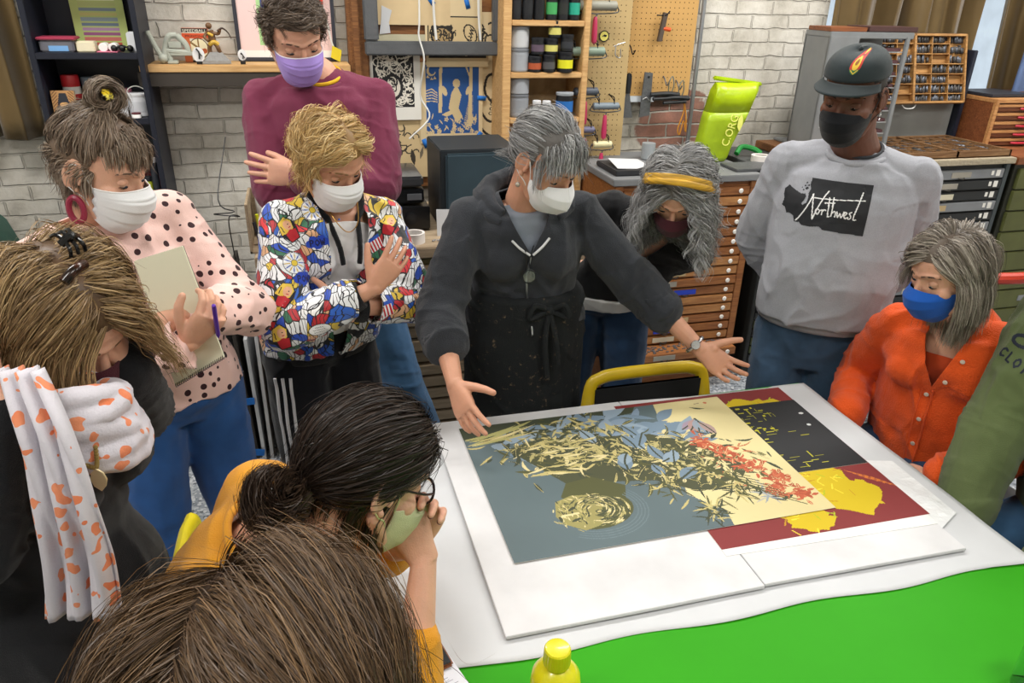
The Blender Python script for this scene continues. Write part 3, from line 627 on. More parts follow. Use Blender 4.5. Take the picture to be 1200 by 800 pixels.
X0, X1, Y0 = -2.6, 5.2, -1.7
m = M(); m.b2((X0, Y0, -.1), (X1, WY, 0)); struct(m.build('floor', FL))
m = M(); m.b2((X0, Y0, CEIL), (X1, WY+.25, CEIL+.1)); struct(m.build('ceiling', PLA))
W1 = (2.80, 4.9, 1.18, 2.9); W2 = (-2.3, -1.12, 1.30, 2.9)
m = M(); y0, y1 = WY, WY+.25
m.b2((X0, y0, 0), (X1, y1, 1.18)); m.b2((X0, y0, 2.9), (X1, y1, CEIL)); m.b2((W2[1], y0, 1.18), (W1[0], y1, 2.9)); m.b2((X0, y0, 1.18), (W2[0], y1, 2.9)); m.b2((W1[1], y0, 1.18), (X1, y1, 2.9)); m.b2((W2[0], y0, 1.18), (W2[1], y1, W2[2]))
struct(m.build('wall_back', BRK))
m = M(); m.b2((X0-.1, Y0, 0), (X0, WY+.25, CEIL)); struct(m.build('wall_left', PLA))
m = M(); m.b2((X1, Y0, 0), (X1+.1, WY+.25, CEIL)); struct(m.build('wall_right', PLA))
m = M(); m.b2((X0-.1, Y0-.1, 0), (X1+.1, Y0, CEIL)); struct(m.build('wall_front', PLA))
GLZ = mat('window_glass', '#eef6fb', .02, trans=1, ior=1.1); FRM = mat('window_paint', '#d9dde0', .5)
for nme, (a, b, c, d) in (('window_1', W1), ('window_2', W2)):
    m = M()
    for x in (a+.03, b-.03, (a+b)/2): m.b2((x-.03, WY+.08, c), (x+.03, WY+.14, d))
    for z in (c+.03, d-.03, (c+d)/2): m.b2((a, WY+.08, z-.03), (b, WY+.14, z+.03))
    o = struct(m.build(nme, FRM, bevel=.004)); g = M(); g.b2((a+.02, WY+.10, c+.02), (b-.02, WY+.106, d-.02)); g.build('pane', GLZ, o)
LN = dict(zip(LAMPS, ('above the black bookcase corner', 'above the flat file and the presenter', 'above the wooden type cabinet', 'above the camera side, left', 'over the near end of the green table', 'right of the green table, near side', 'above the far right window curtains')))
for lx, ly in LAMPS:
    t = thing('ceiling_light', 'white ceiling fixture '+LN[(lx, ly)], 'ceiling light', (lx, ly, CEIL), 0, 'ceiling lights')
    m = M(); m.b2((-.65, -.17, -.07), (.65, .17, 0)); m.build('housing', mat('lamp_housing', '#e6e6e4', .5), t, bevel=.01)
    m = M(); m.b2((-.6, -.15, -.085), (.6, .15, -.071)); m.build('diffuser', mat('lamp_diffuser', '#fff6e8', .5, emit=4), t, bevel=.006)
# ---- curtains of dark bronze satin
CU = mat('curtain_satin', '#6f5a35', .42, bump=.1, bscale=30, var=.12, vscale=3, sheen=.3, spec=.55, metal=.35)
def curtain(name, x0, x1, z0, z1, y, label, nf=7, lean=0, seed=0):
    m = M(); nx = 150; nz = 22; rs = []
    for k in range(nz+1):
        t = k/nz; z = z0+(z1-z0)*t; row = []
        for i in range(nx+1):
            u = i/nx; x = x0+(x1-x0)*u+lean*(1-t)*(1-u*.2); ph = u*nf*2*pi
            row.append((x+.012*sin(ph*2+t*2), y+.062*sin(ph+1.1*sin(ph*.37+seed)+t*.6)*(.7+.3*t)+.012*sin(ph*2.7+t*3+seed)-.02*cos(t*5+u*9), z+.006*sin(ph)))
        rs.append(row)
    m.rings(rs, closed=False, cap=False); o = m.build(name, CU, sharp=0); sd = o.modifiers.new('thickness', 'SOLIDIFY'); sd.thickness = .004
    return tag(o, label, 'curtain', None)
curtain('curtain', -2.35, -1.10, 1.235, 3.0, 3.66, 'dark bronze satin curtain at the left, beside the black bookcase', 6, .04, 1)
curtain('curtain', 2.78, 3.74, 1.16, 3.0, 3.64, 'wide bronze curtain panel behind the upright type case', 5, 0, 2)
curtain('curtain', 3.86, 4.85, 1.16, 3.0, 3.62, 'bronze curtain panel right of the bright window slit', 4, 0, 3)
m = M(); rs = []
for k in range(12):
    t = k/11; rs.append([(3.90+.5*u+.03*t, 3.46+.05*sin(u*5), 1.30+.9*t) for u in np.linspace(0, 1, 12)])
m.rings(rs, closed=False, cap=False); o = m.build('blue_cloth', mat('cloth_slate_blue', '#5b6f97', .8, bump=.2), sharp=0); sd = o.modifiers.new('thickness', 'SOLIDIFY'); sd.thickness = .02; tag(o, 'slate blue board leaning before the curtain above the small drawer chest', 'board')
for s_ in (1,):
    m = M(); m.tube([(-2.4, 3.66, 3.02), (4.95, 3.66, 3.02)], .015, 10, smooth=False); tag(m.build('curtain_rod', mat('rod_black', '#1a1a1c', .4, .6)), 'long dark rod carrying the bronze curtains', 'curtain rod')
WD = wood('pine_wood', '#b98f5c', '#d3ad78', 5, .55); WDD = wood('oak_brown', '#6d4526', '#8f6138', 6, .5); WGR = wood('weathered_wood', '#8c7a62', '#a6937a', 5, .65); WRED = wood('cherry_wood', '#6a3b22', '#8f5733', 6, .45); TANV = wood('tan_ply', '#a58a63', '#bda27a', 3, .7, (3, 3, 3))
KRF = mat('kraft_paper', '#cdb68e', .85, var=.05); WHP = mat('white_paper', '#c3c5c8', .8, var=.02)
# ---- wooden post and brown panel behind the pinned prints
m = M(); m.b2((.245, 3.66, 0), (.335, WY-.001, 3.0)); m.b2((.262, 3.645, 0), (.300, 3.659, 3.0)); struct(m.build('trim_1', WDD, bevel=.006))
m = M(); m.b2((.336, 3.705, .95), (.92, WY-.012, 2.6)); tag(m.build('backing_panel', WDD), 'brown wooden panel behind the pinned paper prints', 'panel')
BT = mat('blue_tape', '#1f6fc4', .7)
def tape(p, a, par, loc):
    m = M(); m.box(Vector(p), (.045, .0012, .022), Matrix.Rotation(a, 3, 'Y')); m.v = [tuple(Vector(q)-Vector(loc)) for q in m.v]; m.build('blue_tape', BT, par, sharp=0)
def print_(name, label, x0, z0, w, h, pfn, y=3.695, bg='#d3bf98', tapes=(), px=.0028):
    p = Paint(w, h, px, bg); pfn(p); loc = (x0, y, z0); t = thing(name, label, 'print', loc)
    p.sheet('sheet', PAINT, (0, 0, 0), (1, 0, 0), (0, 0, 1), .0008, t); 
    for q in t.children: pass
    for tx, tz, a in tapes: tape((x0+tx, y-.002, z0+tz), a, t, loc)
    return t
def squig(p, n, c, seed, x0, y0, x1, y1, r=.003, L=.06):
    g = random.Random(seed)
    for _ in range(n):
        x, y, a = g.uniform(x0, x1), g.uniform(y0, y1), g.uniform(0, 6.3); P = []; da = g.uniform(-1.2, 1.2)
        for k in range(7): P.append((x, y)); x += cos(a)*L/6; y += sin(a)*L/6; a += da*.5
        if all(x0 <= q[0] <= x1 and y0 <= q[1] <= y1 for q in P): p.stroke(P, r, c)
def pf_block(p):
    w, h = p.w, p.h; p.rect(.02, h-.24, w-.03, h-.0, '#1e1e20'); squig(p, 170, '#d9d4c8', 5, .022, h-.238, w-.032, h-.002, .0022, .05); p.ell(w*.45, h-.15, .05, .06, '#1e1e20'); p.ell(w*.45, h-.15, .036, .046, '#cfc9bc'); squig(p, 30, '#1e1e20', 6, .06, h-.2, .13, h-.1, .003, .04)
print_('linocut_print', 'black and white linocut on white paper below the grey frame', .33, 1.28, .24, .3, pf_block, bg='#dcdad3', y=3.675)
def pf_blue(p):
    w, h = p.w, p.h; B = '#23508f'; K = '#cdb88d'; x0, y0, x1, y1 = .03, .045, w-.02, h-.01
    p.rect(x0, y0, x1, y1, B); p.ell(x0+.028, y1-.03, .022, .022, K); p.ell(x0+.033, y1-.026, .016, .018, B)
    p.poly([(x0+.06, y0+.1), (x0+.068, y1), (x0+.082, y1), (x0+.078, y0+.1)], K); p.poly([(x1-.055, y0+.03), (x1-.045, y1), (x1-.03, y1), (x1-.035, y0+.03)], K); p.poly([(x1-.05, y1-.05), (x1-.07, y1), (x1-.06, y1), (x1-.042, y1-.06)], K)
    p.poly([(x0+.11, y0+.12), (x0+.125, y0+.19), (x0+.15, y0+.23), (x0+.175, y0+.18), (x0+.16, y0+.12), (x0+.18, y0+.08), (x0+.15, y0+.05), (x0+.13, y0+.09)], K); p.ell(x0+.15, y0+.235, .018, .02, K); p.poly([(x0+.12, y0+.11), (x0+.075, y0+.09), (x0+.1, y0+.08), (x0+.15, y0+.1)], K)
    for q in range(5): p.stroke([(x0, y1-.12-.012*q), (x0+.03, y1-.11-.014*q), (x0+.055, y1-.13-.01*q)], .0022, K)
    p.ell(x0+.09, y0+.2, .012, .024, K, .4); p.ell(x0+.205, y0+.2, .008, .02, K, -.3)
    g = random.Random(4)
    for _ in range(46):
        x, y = g.uniform(x0, x1), g.uniform(y0, y0+.07)
        if g.random() < .4:
            for a in range(5): p.ell(x+.007*cos(a*1.256), y+.007*sin(a*1.256), .005, .0035, K, a*1.256)
        else: p.leaf(x, y, .03, .003, g.uniform(.8, 2.3), K, .4)
    for q in range(14): p.stroke([(x1-.075+.002*q, y0+.05+.008*q), (x1-.03, y0+.06+.009*q)], .0014, K)
    for x, y in ((x0+.012, y1-.06), (x0+.03, y1-.07), (x0+.045, y1-.066)): p.poly([(x-.008, y), (x+.008, y), (x, y+.014)], K)
print_('linocut_print', 'blue garden linocut on cream paper held with blue tape', .565, 1.165, .31, .375, pf_blue, tapes=((.135, .372, 0), (.305, .21, .1), (.022, .0, 1.2), (.29, .03, -.9)), y=3.685)
def pf_bear(p):
    w, h = p.w, p.h; p.rect(.01, .01, w-.01, h*.62, '#25221f'); p.rect(.016, .016, w-.016, h*.62-.006, '#cbb58a'); p.ell(.08, .05, .055, .045, '#25221f'); p.ell(.08, .048, .045, .035, '#a98f63'); p.ell(.045, .085, .016, .016, '#25221f'); p.ell(.115, .085, .016, .016, '#25221f'); squig(p, 40, '#25221f', 8, .02, .015, .15, .09, .0026, .03); p.ell(w-.055, .06, .03, .045, '#25221f', .5); p.ell(w-.055, .06, .024, .038, '#cbb58a', .5)
    for q in range(4): p.stroke([(w-.068+.004*q, .035+.014*q), (w-.05+.004*q, .03+.014*q), (w-.055, .045+.014*q)], .0024, '#25221f')
print_('linocut_print', 'kraft paper bear linocut seen through the grey frame', .60, 1.605, .27, .22, pf_bear, tapes=((.03, .2, .9), (.2, .19, 1.3)), y=3.69)
def pf_dark(p): p.rect(.01, .04, p.w-.01, p.h, '#1b1a1a'); squig(p, 24, '#b8a780', 10, .02, .05, p.w-.02, p.h-.01, .0016, .03)
print_('linocut_print', 'dark strip of a linocut hanging just under the grey frame', .60, 1.52, .30, .085, pf_dark, y=3.672)
def pf_skull(p):
    c = '#2a2622'; g = p
    for P in ([(.02, .5), (.04, .4), (.03, .3), (.08, .2), (.14, .16)], [(.05, .52), (.07, .42), (.06, .32), (.10, .25), (.14, .24)], [(.14, .47), (.1, .45), (.09, .38), (.13, .33)]): p.stroke([(v.x, v.y) for v in crom([(a, b, 0) for a, b in P], 5)], .006, c)
    for k in range(4): p.ell(.12+.004*k, .28+.022*k, .012, .009, c); p.ell(.122+.004*k, .28+.022*k, .008, .006, '#d3bf98')
    squig(p, 22, c, 12, .08, .02, .145, .14, .005, .05); squig(p, 26, c, 13, .03, .56, .145, .7, .004, .05)
print_('linocut_print', 'tall kraft paper print with black scrollwork beside the ink rack', .80, 1.02, .15, .74, pf_skull, y=3.698)
def pf_leaf(p): squig(p, 34, '#3a342c', 14, .02, .1, .2, .26, .003, .05); p.leaf(.17, .06, .08, .012, 1.7, '#3a342c'); p.leaf(.2, .09, .06, .008, 1.3, '#6b6152')
print_('linocut_print', 'kraft paper drawing of leaves under the white linocut', .36, 1.0, .25, .28, pf_leaf, y=3.69, bg='#c8b187')
m = M(); m.b2((.345, 3.689, 1.70), (.72, 3.692, 1.93)); tag(m.build('kraft_sheet', KRF), 'plain kraft sheet at the top of the brown panel', 'paper')
m = M(); m.b2((.38, 3.690, 1.58), (.62, 3.692, 1.66)); tag(m.build('paper_strip', mat('pale_strip', '#b9b49a', .8)), 'pale green paper strip low in the grey frame opening', 'paper')
m = M(); m.prism([(0, 0), (.05, .005), (.045, .05), (.06, .1), (.015, .12), (.01, .06)], (.39, 3.688, 1.66), (1, 0, 0), (0, 0, 1), .002); tag(m.build('torn_paper', WHP), 'torn scrap of white paper pinned in the grey frame', 'paper')
# grey framed sash leaning in front of the prints, cords hanging
m = M(); G = mat('grey_frame', '#55575a', .5, bump=.2, bscale=40)
m.b2((.315, 3.60, 1.575), (.935, 3.645, 1.635)); m.b2((.315, 3.60, 1.636), (.378, 3.645, 2.439)); m.b2((.315, 3.60, 2.44), (.935, 3.645, 2.5)); m.b2((.905, 3.60, 1.636), (.935, 3.645, 2.439)); tag(m.build('grey_frame', G, bevel=.006), 'large grey painted sash frame hung over the pinned prints', 'frame')
CRD = mat('white_cord', '#dcdcd8', .6)
for i, P in enumerate(([(.565, 3.59, 2.2), (.56, 3.59, 1.75), (.555, 3.59, 1.66), (.575, 3.58, 1.56), (.56, 3.63, 1.4), (.60, 3.62, 1.3), (.50, 3.62, 1.2)], [(.63, 3.64, 2.3), (.635, 3.65, 1.8), (.645, 3.65, 1.64)], [(.84, 3.64, 2.3), (.845, 3.65, 1.8), (.855, 3.65, 1.64)])):
    m = M(); m.tube(P, .006 if i else .004, 8); tag(m.build('cord', CRD), ['thin white cord looping down past the grey frame', 'thick white cord near the middle of the grey frame', 'thick white cord at the right of the grey frame'][i], 'cord')
# ---- black bookcase
BKB = mat('bookcase_black', '#171b28', .45, var=.05); t = thing('bookcase', 'tall black open bookcase against the painted brick wall', 'bookcase', (-.79, 3.62, 0)); L0 = Vector((-.79, 3.62, 0))
bx0, bx1, by0, by1 = -.995, -.585, 3.48, 3.74
for x in (bx0, bx1-.022): m = M(); m.b2((x, by0, 0), (x+.022, by1, 2.2)); m.build('side_panel', BKB, t, L0, bevel=.002); t.children[-1].location = (0, 0, 0)
m = M(); m.b2((bx0, by1-.006, 0), (bx1, by1, 2.2)); m.build('back_panel', BKB, t, L0); 
for z in (.06, .33, .64, .92, 1.335, 1.59, 1.95, 2.18):
    m = M(); m.b2((bx0+.022, by0, z-.024), (bx1-.022, by1-.006, z)); m.build('shelf', BKB, t, L0, bevel=.002)
for c in t.children: c.location = (0, 0, 0)
def jar(name, label, x, y, z, r, h, body_, lid=None, lh=.02, lr=None, cat='jar', lab=None, group=None, neck=None, shoulder=.15, parent_mat_rough=.4, lidname='lid', lb=(.25, .75)):
    t = thing(name, label, cat, (x, y, z), 0, group); m = M(); lr = lr or r
    m.lathe((0, 0, 0), [(r*.9, 0), (r, r*.1), (r, h*(1-shoulder)), (neck or r*.97, h), (.001, h)], n=22); m.build('body', mat('pk_'+body_, body_, .4), t)
    if lid: m = M(); m.lathe((0, 0, h), [(lr, 0), (lr*1.02, lh*.15), (lr*1.02, lh*.85), (lr*.93, lh), (.001, lh)], n=22); m.build(lidname, mat('pk_'+lid, lid, .4), t)
    if lab: m = M(); m.lathe((0, 0, h*lb[0]), [(r*1.012, 0), (r*1.015, h*(lb[1]-lb[0]))], n=22); m.build('label_band', mat('pk_'+lab, lab, .6), t)
    return t
def crate(name, label, cat, lo, hi, m_, bevel=.004, rz=0):
    c = [(a+b)/2 for a, b in zip(lo, hi)]; c[2] = lo[2]; m = M(); m.b2([a-b for a, b in zip(lo, c)], [a-b for a, b in zip(hi, c)]); o = m.build(name, m_, bevel=bevel); o.location = c; o.rotation_euler = (0, 0, rz); return tag(o, label, cat)
# top shelf
t = thing('storage_box', 'clear plastic box with pink lid on the bookcase', 'box', (-.90, 3.56, 1.59)); m = M(); m.b2((-.062, -.045, 0), (.062, .045, .045)); m.build('box_body', mat('clear_plastic', '#8d8d97', .2, trans=.5), t, bevel=.006); m = M(); m.b2((-.07, -.052, .045), (.07, .052, .056)); m.build('lid', mat('lid_pink', '#a53a54', .4), t, bevel=.004)
m = M(); m.b2((-.03, -.046, .004), (.04, .03, .024)); m.build('blue_contents', mat('contents_blue', '#6f9fd0', .6), t)
p = Paint(.2, .26, .003, '#b9c77a')
for k in range(13): p.rect(.03, .015+k*.019, .17, .015+k*.019+.013, ['#c05a4a', '#c8736a', '#9a5a86', '#b08ab0', '#6f7f93', '#8fa0a8', '#c7c27a', '#7d8e9a', '#b7c07c', '#e2e3c0', '#8a9a70', '#c9cfae', '#a4b46a'][k])
t = thing('colour_chart', 'green bordered colour swatch card standing on the bookcase shelf', 'card', (-.86, 3.68, 1.59)); p.sheet('card', PAINTG, (0, 0, .0), (1, 0, 0), (0, -.05, 1), .002, t)
crate('carton', 'small cream carton beside the colour swatch card', 'box', (-.832, 3.52, 1.59), (-.765, 3.58, 1.63), mat('carton_cream', '#ded5b8', .7))
for i in range(2): o = jar('tape_roll', ['left one of the two white rolls below the swatch card', 'right one of the two white rolls below the swatch card'][i], -.735+.036*i, 3.52, 1.608, .017, .06, '#e9e6e2', None, cat='roll', group='white rolls on the bookcase'); o.rotation_euler = (-pi/2, 0, 0)
crate('pink_pad', 'thin pink pad under the two white rolls', 'pad', (-.76, 3.5, 1.59), (-.68, 3.58, 1.594), mat('pad_pink', '#d97a94', .7))
t = thing('headphones', 'small black headphones lying on the bookcase edge', 'headphones', (-.665, 3.52, 1.603)); m = M(); m.tube([(-.03, 0, 0), (0, 0, .012), (.03, 0, .0)], .004, 8); m.build('band', mat('black_plastic', '#0f0f11', .35), t)
for x in (-.03, .0, .03): m = M(); m.ball((x, 0, .002), .013, 12); m.build('ear_cup', MATS['black_plastic'], t)
crate('white_box', 'white box at the right end of the upper bookcase shelf', 'box', (-.645, 3.53, 1.59), (-.612, 3.6, 1.665), mat('box_white', '#dfe1e6', .6))
# middle shelf
z = 1.335
jar('spray_can', 'can with bright red cap and white band on the bookcase', -.905, 3.62, z, .034, .115, '#e4e2e0', '#b3222a', .045, cat='can', lab='#c23338', lb=(.55, .75))
jar('glass_jar', 'clear glass jar between red capped can and yellow tub', -.835, 3.64, z, .034, .12, '#8b99a3', '#5f6b75', .03, cat='jar')
jar('wax_tub', 'bright yellow tub with brown lid on the bookcase', -.765, 3.58, z, .036, .12, '#e8c81e', '#6a4a1c', .024, lab='#f1df5a', cat='tub')
p = Paint(.085, .11, .002, '#a97d4e'); p.poly([(.02, .0), (.012, .03), (.03, .1), (.055, .1), (.07, .03), (.065, 0)], '#22242c'); p.ell(.043, .055, .016, .01, '#c79a63')
for k in range(9): p.stroke([(.0, .01+k*.012), (.022, .03+k*.012)], .0014, '#5b3d22'); p.stroke([(.085, .01+k*.012), (.064, .03+k*.012)], .0014, '#5b3d22')
for k in range(5): p.ell(.022+k*.011, .012+.003*(k % 2), .004, .006, '#c79a63')
t = thing('carved_block', 'small carved wood block with dark image leaning on the bookcase', 'block', (-.962, 3.51, z)); p.sheet('carved_face', PAINT, (0, -.001, 0), (1, 0, 0), (0, .12, 1), .002, t); m = M(); m.box((.0425, .014, .054), (.085, .018, .108), Matrix.Rotation(-.12, 3, 'X')); m.build('block', TANV, t)
jar('ink_jar', 'small pink and black labelled jar beside the yellow tub', -.70, 3.6, z, .026, .085, '#1c1c22', '#d98aa6', .022, lab='#e7e3e6')
jar('white_jar', 'short white jar in front of the pink lidded jar', -.715, 3.53, z, .026, .055, '#d8dade', '#c7cbd2', .014)
jar('white_jar', 'slim white bottle by the carved block', -.79, 3.52, z, .02, .075, '#e3e4e8', '#9aa0ab', .018, cat='bottle')
t = jar('plaster_bucket', 'white plastic bucket with wire handle at the bookcase right', -.648, 3.56, z, .040, .082, '#d5d7dc', '#e3e4e7', .012, cat='bucket', lab='#c7cad0'); m = M(); m.tube([(-.04, 0, .085), (-.03, -.01, .11), (0, -.012, .122), (.03, -.01, .11), (.04, 0, .085)], .002, 6); m.build('handle', mat('wire_white', '#d9d9d0', .5), t)
jar('tin', 'small white and maroon tin lying before the bucket', -.655, 3.5, z, .018, .016, '#f0efee', '#5a2028', .006, cat='tin')
z = .92
for i, (x, c, h, lb_) in enumerate(((-.70, '#2b2d33', .2, 'tall black marker bottle on the lower bookcase shelf'), (-.665, '#c9d23a', .14, 'lime green labelled bottle on the lower bookcase shelf'), (-.635, '#30343c', .22, 'slim black bottle on the lower bookcase shelf'), (-.72, '#9aa3b0', .24, 'grey bottle on the lower bookcase shelf'))): jar('bottle', lb_, x, 3.55, z, .015, h, c, '#d9dade' if i != 1 else '#22242a', .02, cat='bottle')
crate('paint_box', 'small dark and red box behind the lower shelf bottles', 'box', (-.69, 3.62, z), (-.62, 3.7, z+.16), mat('box_red', '#7a2a30', .6))
# ---- pine wall shelf and what stands on it
t = thing('wall_shelf', 'pale wooden wall shelf with black brackets on the brick', 'shelf', (-.2, 3.64, 1.51)); m = M(); m.b2((-.42, -.10, 0), (.44, .11, .03)); m.build('board', WD, t, bevel=.003)
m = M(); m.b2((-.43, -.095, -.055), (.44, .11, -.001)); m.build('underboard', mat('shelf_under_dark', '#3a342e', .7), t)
sz = 1.542
t = thing('cast_frame', 'pale grey painted cast metal press part with slanting arm', 'press part', (-.5, 3.6, sz)); CG = mat('cast_grey', '#a7aba0', .5, bump=.2)
m = M(); m.tube([(-.075, -.0, .125), (-.05, 0, .06), (-.025, -.01, .012)], .011, 10); m.tube([(-.025, -.01, .012), (-.015, 0, .06), (.005, 0, .105), (.035, .01, .11)], .012, 10); m.tube([(.035, .01, .11), (.065, .01, .075), (.075, .01, .035)], .013, 10); m.ball((-.028, -.01, .02), (.02, .02, .02)); m.tube([(-.02, 0, .05), (.04, 0, .045), (.08, .01, .04)], .012, 10); m.b2((-.01, -.03, .0), (.03, .04, .012)); m.tube([(0, 0, .01), (-.01, 0, .05)], .012, 8); m.b2((.0, -.01, .03), (.1, .02, .045)); m.b2((.0, -.01, .06), (.05, .015, .085)); m.build('casting', CG, t, bevel=.002)
t = thing('ink_carton', 'upright orange and cream printed ink carton on the wall shelf', 'box', (-.45, 3.66, sz)); p = Paint(.105, .135, .0015, '#d9d3bd'); p.rect(0, .118, .105, .135, '#2e2a28'); p.rect(0, .095, .105, .116, '#d4542c'); p.ell(.062, .055, .04, .042, '#5a3a28'); p.ell(.062, .055, .036, .038, '#e8ddb8'); p.stroke([(.04, .035), (.085, .045)], .01, '#b4582e'); p.stroke([(.062, .055), (.03, .08)], .004, '#8a6a3a'); p.stroke([(.062, .055), (.062, .092)], .003, '#8a6a3a'); p.rect(0, 0, .105, .008, '#3a2a22'); p.rect(0, .0, .03, .095, '#c96a3c')
p.sheet('printed_front', PAINT, (0, -.001, 0), (1, 0, 0), (0, 0, 1), .001, t); m = M(); m.b2((0, 0, 0), (.105, .035, .135)); m.build('carton', mat('carton_orange', '#c96a3c', .7), t); text('lettering', 'SPEEDBALL', .016, (.004, -.002, .12), (1, 0, 0), (0, 0, 1), mat('letter_cream', '#e9e4d0', .7), t, t=.0006, w=.096)
text('lettering', 'PRINTING', .012, (.012, -.002, .1), (1, 0, 0), (0, 0, 1), mat('letter_dark', '#4a2a1c', .7), t, t=.0006, w=.08)
t = thing('figurine', 'small bronze toned action figurine with sickle blade on grey rock', 'figurine', (-.318, 3.6, sz)); BRZ = mat('figure_bronze', '#6d4c2e', .45); YL = mat('figure_yellow', '#c8a23c', .5)
m = M(); m.prism([(-.055, -.03), (.06, -.028), (.05, .03), (-.05, .03)], (0, 0, 0), (1, 0, 0), (0, 1, 0), .012); m.rings([[(x*s, y*s, z_) for x, y in ((-.05, -.028), (.055, -.02), (.05, .025), (-.04, .028))] for s, z_ in ((1, .01), (.7, .03), (.45, .045))]); m.build('rock_base', mat('rock_grey', '#8b8a88', .8, bump=.5), t)
m = M(); limb_ = [((-.02, 0, .02), (-.022, 0, .06), (-.012, 0, .085)), ((.018, 0, .04), (.012, -.01, .065), (.0, 0, .085))]
for P in limb_: m.tube(P, .009, 8)
m.tube([(-.006, 0, .08), (-.008, 0, .11), (-.012, 0, .13)], .015, 10); m.tube([(-.012, 0, .125), (.02, -.01, .118), (.03, -.02, .135)], .007, 8); m.tube([(-.02, 0, .125), (-.035, -.01, .105), (-.02, -.02, .09)], .007, 8); m.ball((-.014, 0, .148), .013, 12); m.build('figure', BRZ, t)
m = M(); m.tube([(-.02, -.01, .075), (0, -.014, .085), (.016, -.01, .075)], .009, 8); m.tube([(-.02, -.012, .12), (0, -.016, .11)], .006, 8); m.build('armour', YL, t)
m = M(); m.tube([(.02, -.02, .128), (.04, -.02, .14), (.06, -.02, .125), (.072, -.02, .1)], lambda u: .005*(1-u*.7), 8); m.build('blade', mat('blade_dark', '#3f3028', .4, .4), t)
for x, nm_ in ((-.385, 'white oval badge standing left of the grey rock figurine'), (-.21, 'white oval badge right of the grey rock figurine')):
    t = thing('oval_badge', nm_, 'badge', (x, 3.57, sz)); k = 1 if x < -.3 else .75; m = M(); m.prism([(.024*k*cos(a), .03+.03*k*sin(a)) for a in np.linspace(0, 2*pi, 20, endpoint=False)], (0, 0, .006), (1, 0, 0), (0, 0, 1), -.004); m.build('badge', mat('badge_white', '#e6e6e6', .5), t)
    m = M(); m.tube([(-.006*k, -.005, .06*k), (.004*k, -.005, .045*k), (.002, -.005, .02)], .0035*k, 6); m.tube([(.004*k, -.005, .045*k), (.014*k, -.005, .03*k)], .002, 6); m.ball((-.004*k, -.005, .066*k-.008), .004, 8); m.build('badge_figure', mat('letter_black', '#151515', .6), t); m = M(); m.b2((-.01, -.01, 0), (.01, .01, .01)); m.build('stand', MATS['letter_black'], t)
# framed poster
t = thing('framed_poster', 'pink and green lettered poster in dark frame on the wall shelf', 'poster', (-.235, 3.72, sz)); p = Paint(.40, .5, .003, '#e7c9c6'); p.rect(.085, .05, .33, .46, '#a8cf92'); p.rect(0, 0, .40, .03, '#e9e6e2'); p.sheet('poster', PAINTG, (.015, -.012, .015), (1, 0, 0), (0, .0, 1), .0006, t)
m = M(); fb_ = .43
for lo, hi in (((0, -.02, 0), (.016, .01, .53)), ((.414, -.02, 0), (.43, .01, .53)), ((.016, -.02, 0), (.414, .01, .016)), ((.016, -.02, .514), (.414, .01, .53))): m.b2(lo, hi)
m.build('frame', mat('frame_dark', '#34363f', .4), t, bevel=.002); m = M(); m.b2((.015, -.010, .015), (.415, .0, .515)); m.build('backing', WHP, t)
for i, s in enumerate(('GUN', 'YOU', 'F')): text('lettering', s, .068, (.112, -.0145, .075+i*.066), (1, 0, 0), (0, 0, 1), mat('letter_slate', '#3f4a86', .7), t, t=.0006, bold=.0015, w=.13 if i < 2 else .035)
t = thing('hanging_tag', 'red and yellow tag hanging on a white string beside the wooden post', 'tag', (.14, 3.70, 1.56)); m = M(); m.tube([(-.02, 0, .28), (.01, -.01, .2), (.03, -.01, .08), (.045, -.01, .03)], .004, 8); m.build('string', CRD, t); m = M(); m.prism([(0, 0), (.035, -.01), (.04, .09), (.0, .1)], (-.03, -.012, .18), (1, 0, 0), (0, 0, 1), .006); m.build('red_tag', mat('tag_red', '#d93a30', .5), t); m = M(); m.prism([(0, .0), (.04, -.02), (.05, .03), (.01, .05)], (.025, -.012, 0), (1, 0, 0), (0, 0, 1), .006); m.build('yellow_tag', mat('tag_yellow', '#d9c52a', .5), t)
# ---- flat file cabinet and what is on it
t = thing('flat_file', 'long weathered wooden flat file cabinet with many shallow drawers', 'cabinet', (.45, 3.2, 0)); fx0, fx1, fy0, fy1 = -.66, .66, -.4, .28
m = M(); m.b2((fx0, fy0-.02, .885), (fx1+.0, fy1, .93)); m.build('top', WGR, t, bevel=.004)
m = M(); m.b2((fx0+.01, fy0+.02, .02), (fx1-.01, fy1, .885)); m.build('carcass', mat('carcass_dark', '#4c3e2e', .7), t)
for x in (fx0, fx1-.04): m = M(); m.b2((x, fy0-.01, 0), (x+.04, fy0+.02, .885)); m.build('post', WGR, t, bevel=.003)
m = M(); m.b2((fx0, fy0-.012, .82), (fx1, fy0+.02, .85)); m.b2((fx0, fy0-.012, .0), (fx1, fy0+.02, .06)); m.build('rail', WGR, t, bevel=.003)
m = M(); m.b2((fx0+.01, fy0-.004, .855), (fx1-.01, fy0+.02, .883)); m.build('olive_strip', mat('olive_dark', '#4b4220', .6), t)
for k in range(13):
    z0 = .065+k*.058; m = M(); m.b2((fx0+.05, fy0-.006+(.012 if k in (6, 8) else 0), z0), (fx1-.05, fy0+.25, z0+.048)); d = m.build('drawer', WGR, t, bevel=.003)
    m = M(); m.b2((fx0+.3, fy0-.012, z0+.018), (fx0+.36, fy0-.004, z0+.030)); m.build('pull', mat('pull_brass', '#6f5c34', .4, .6), d); 
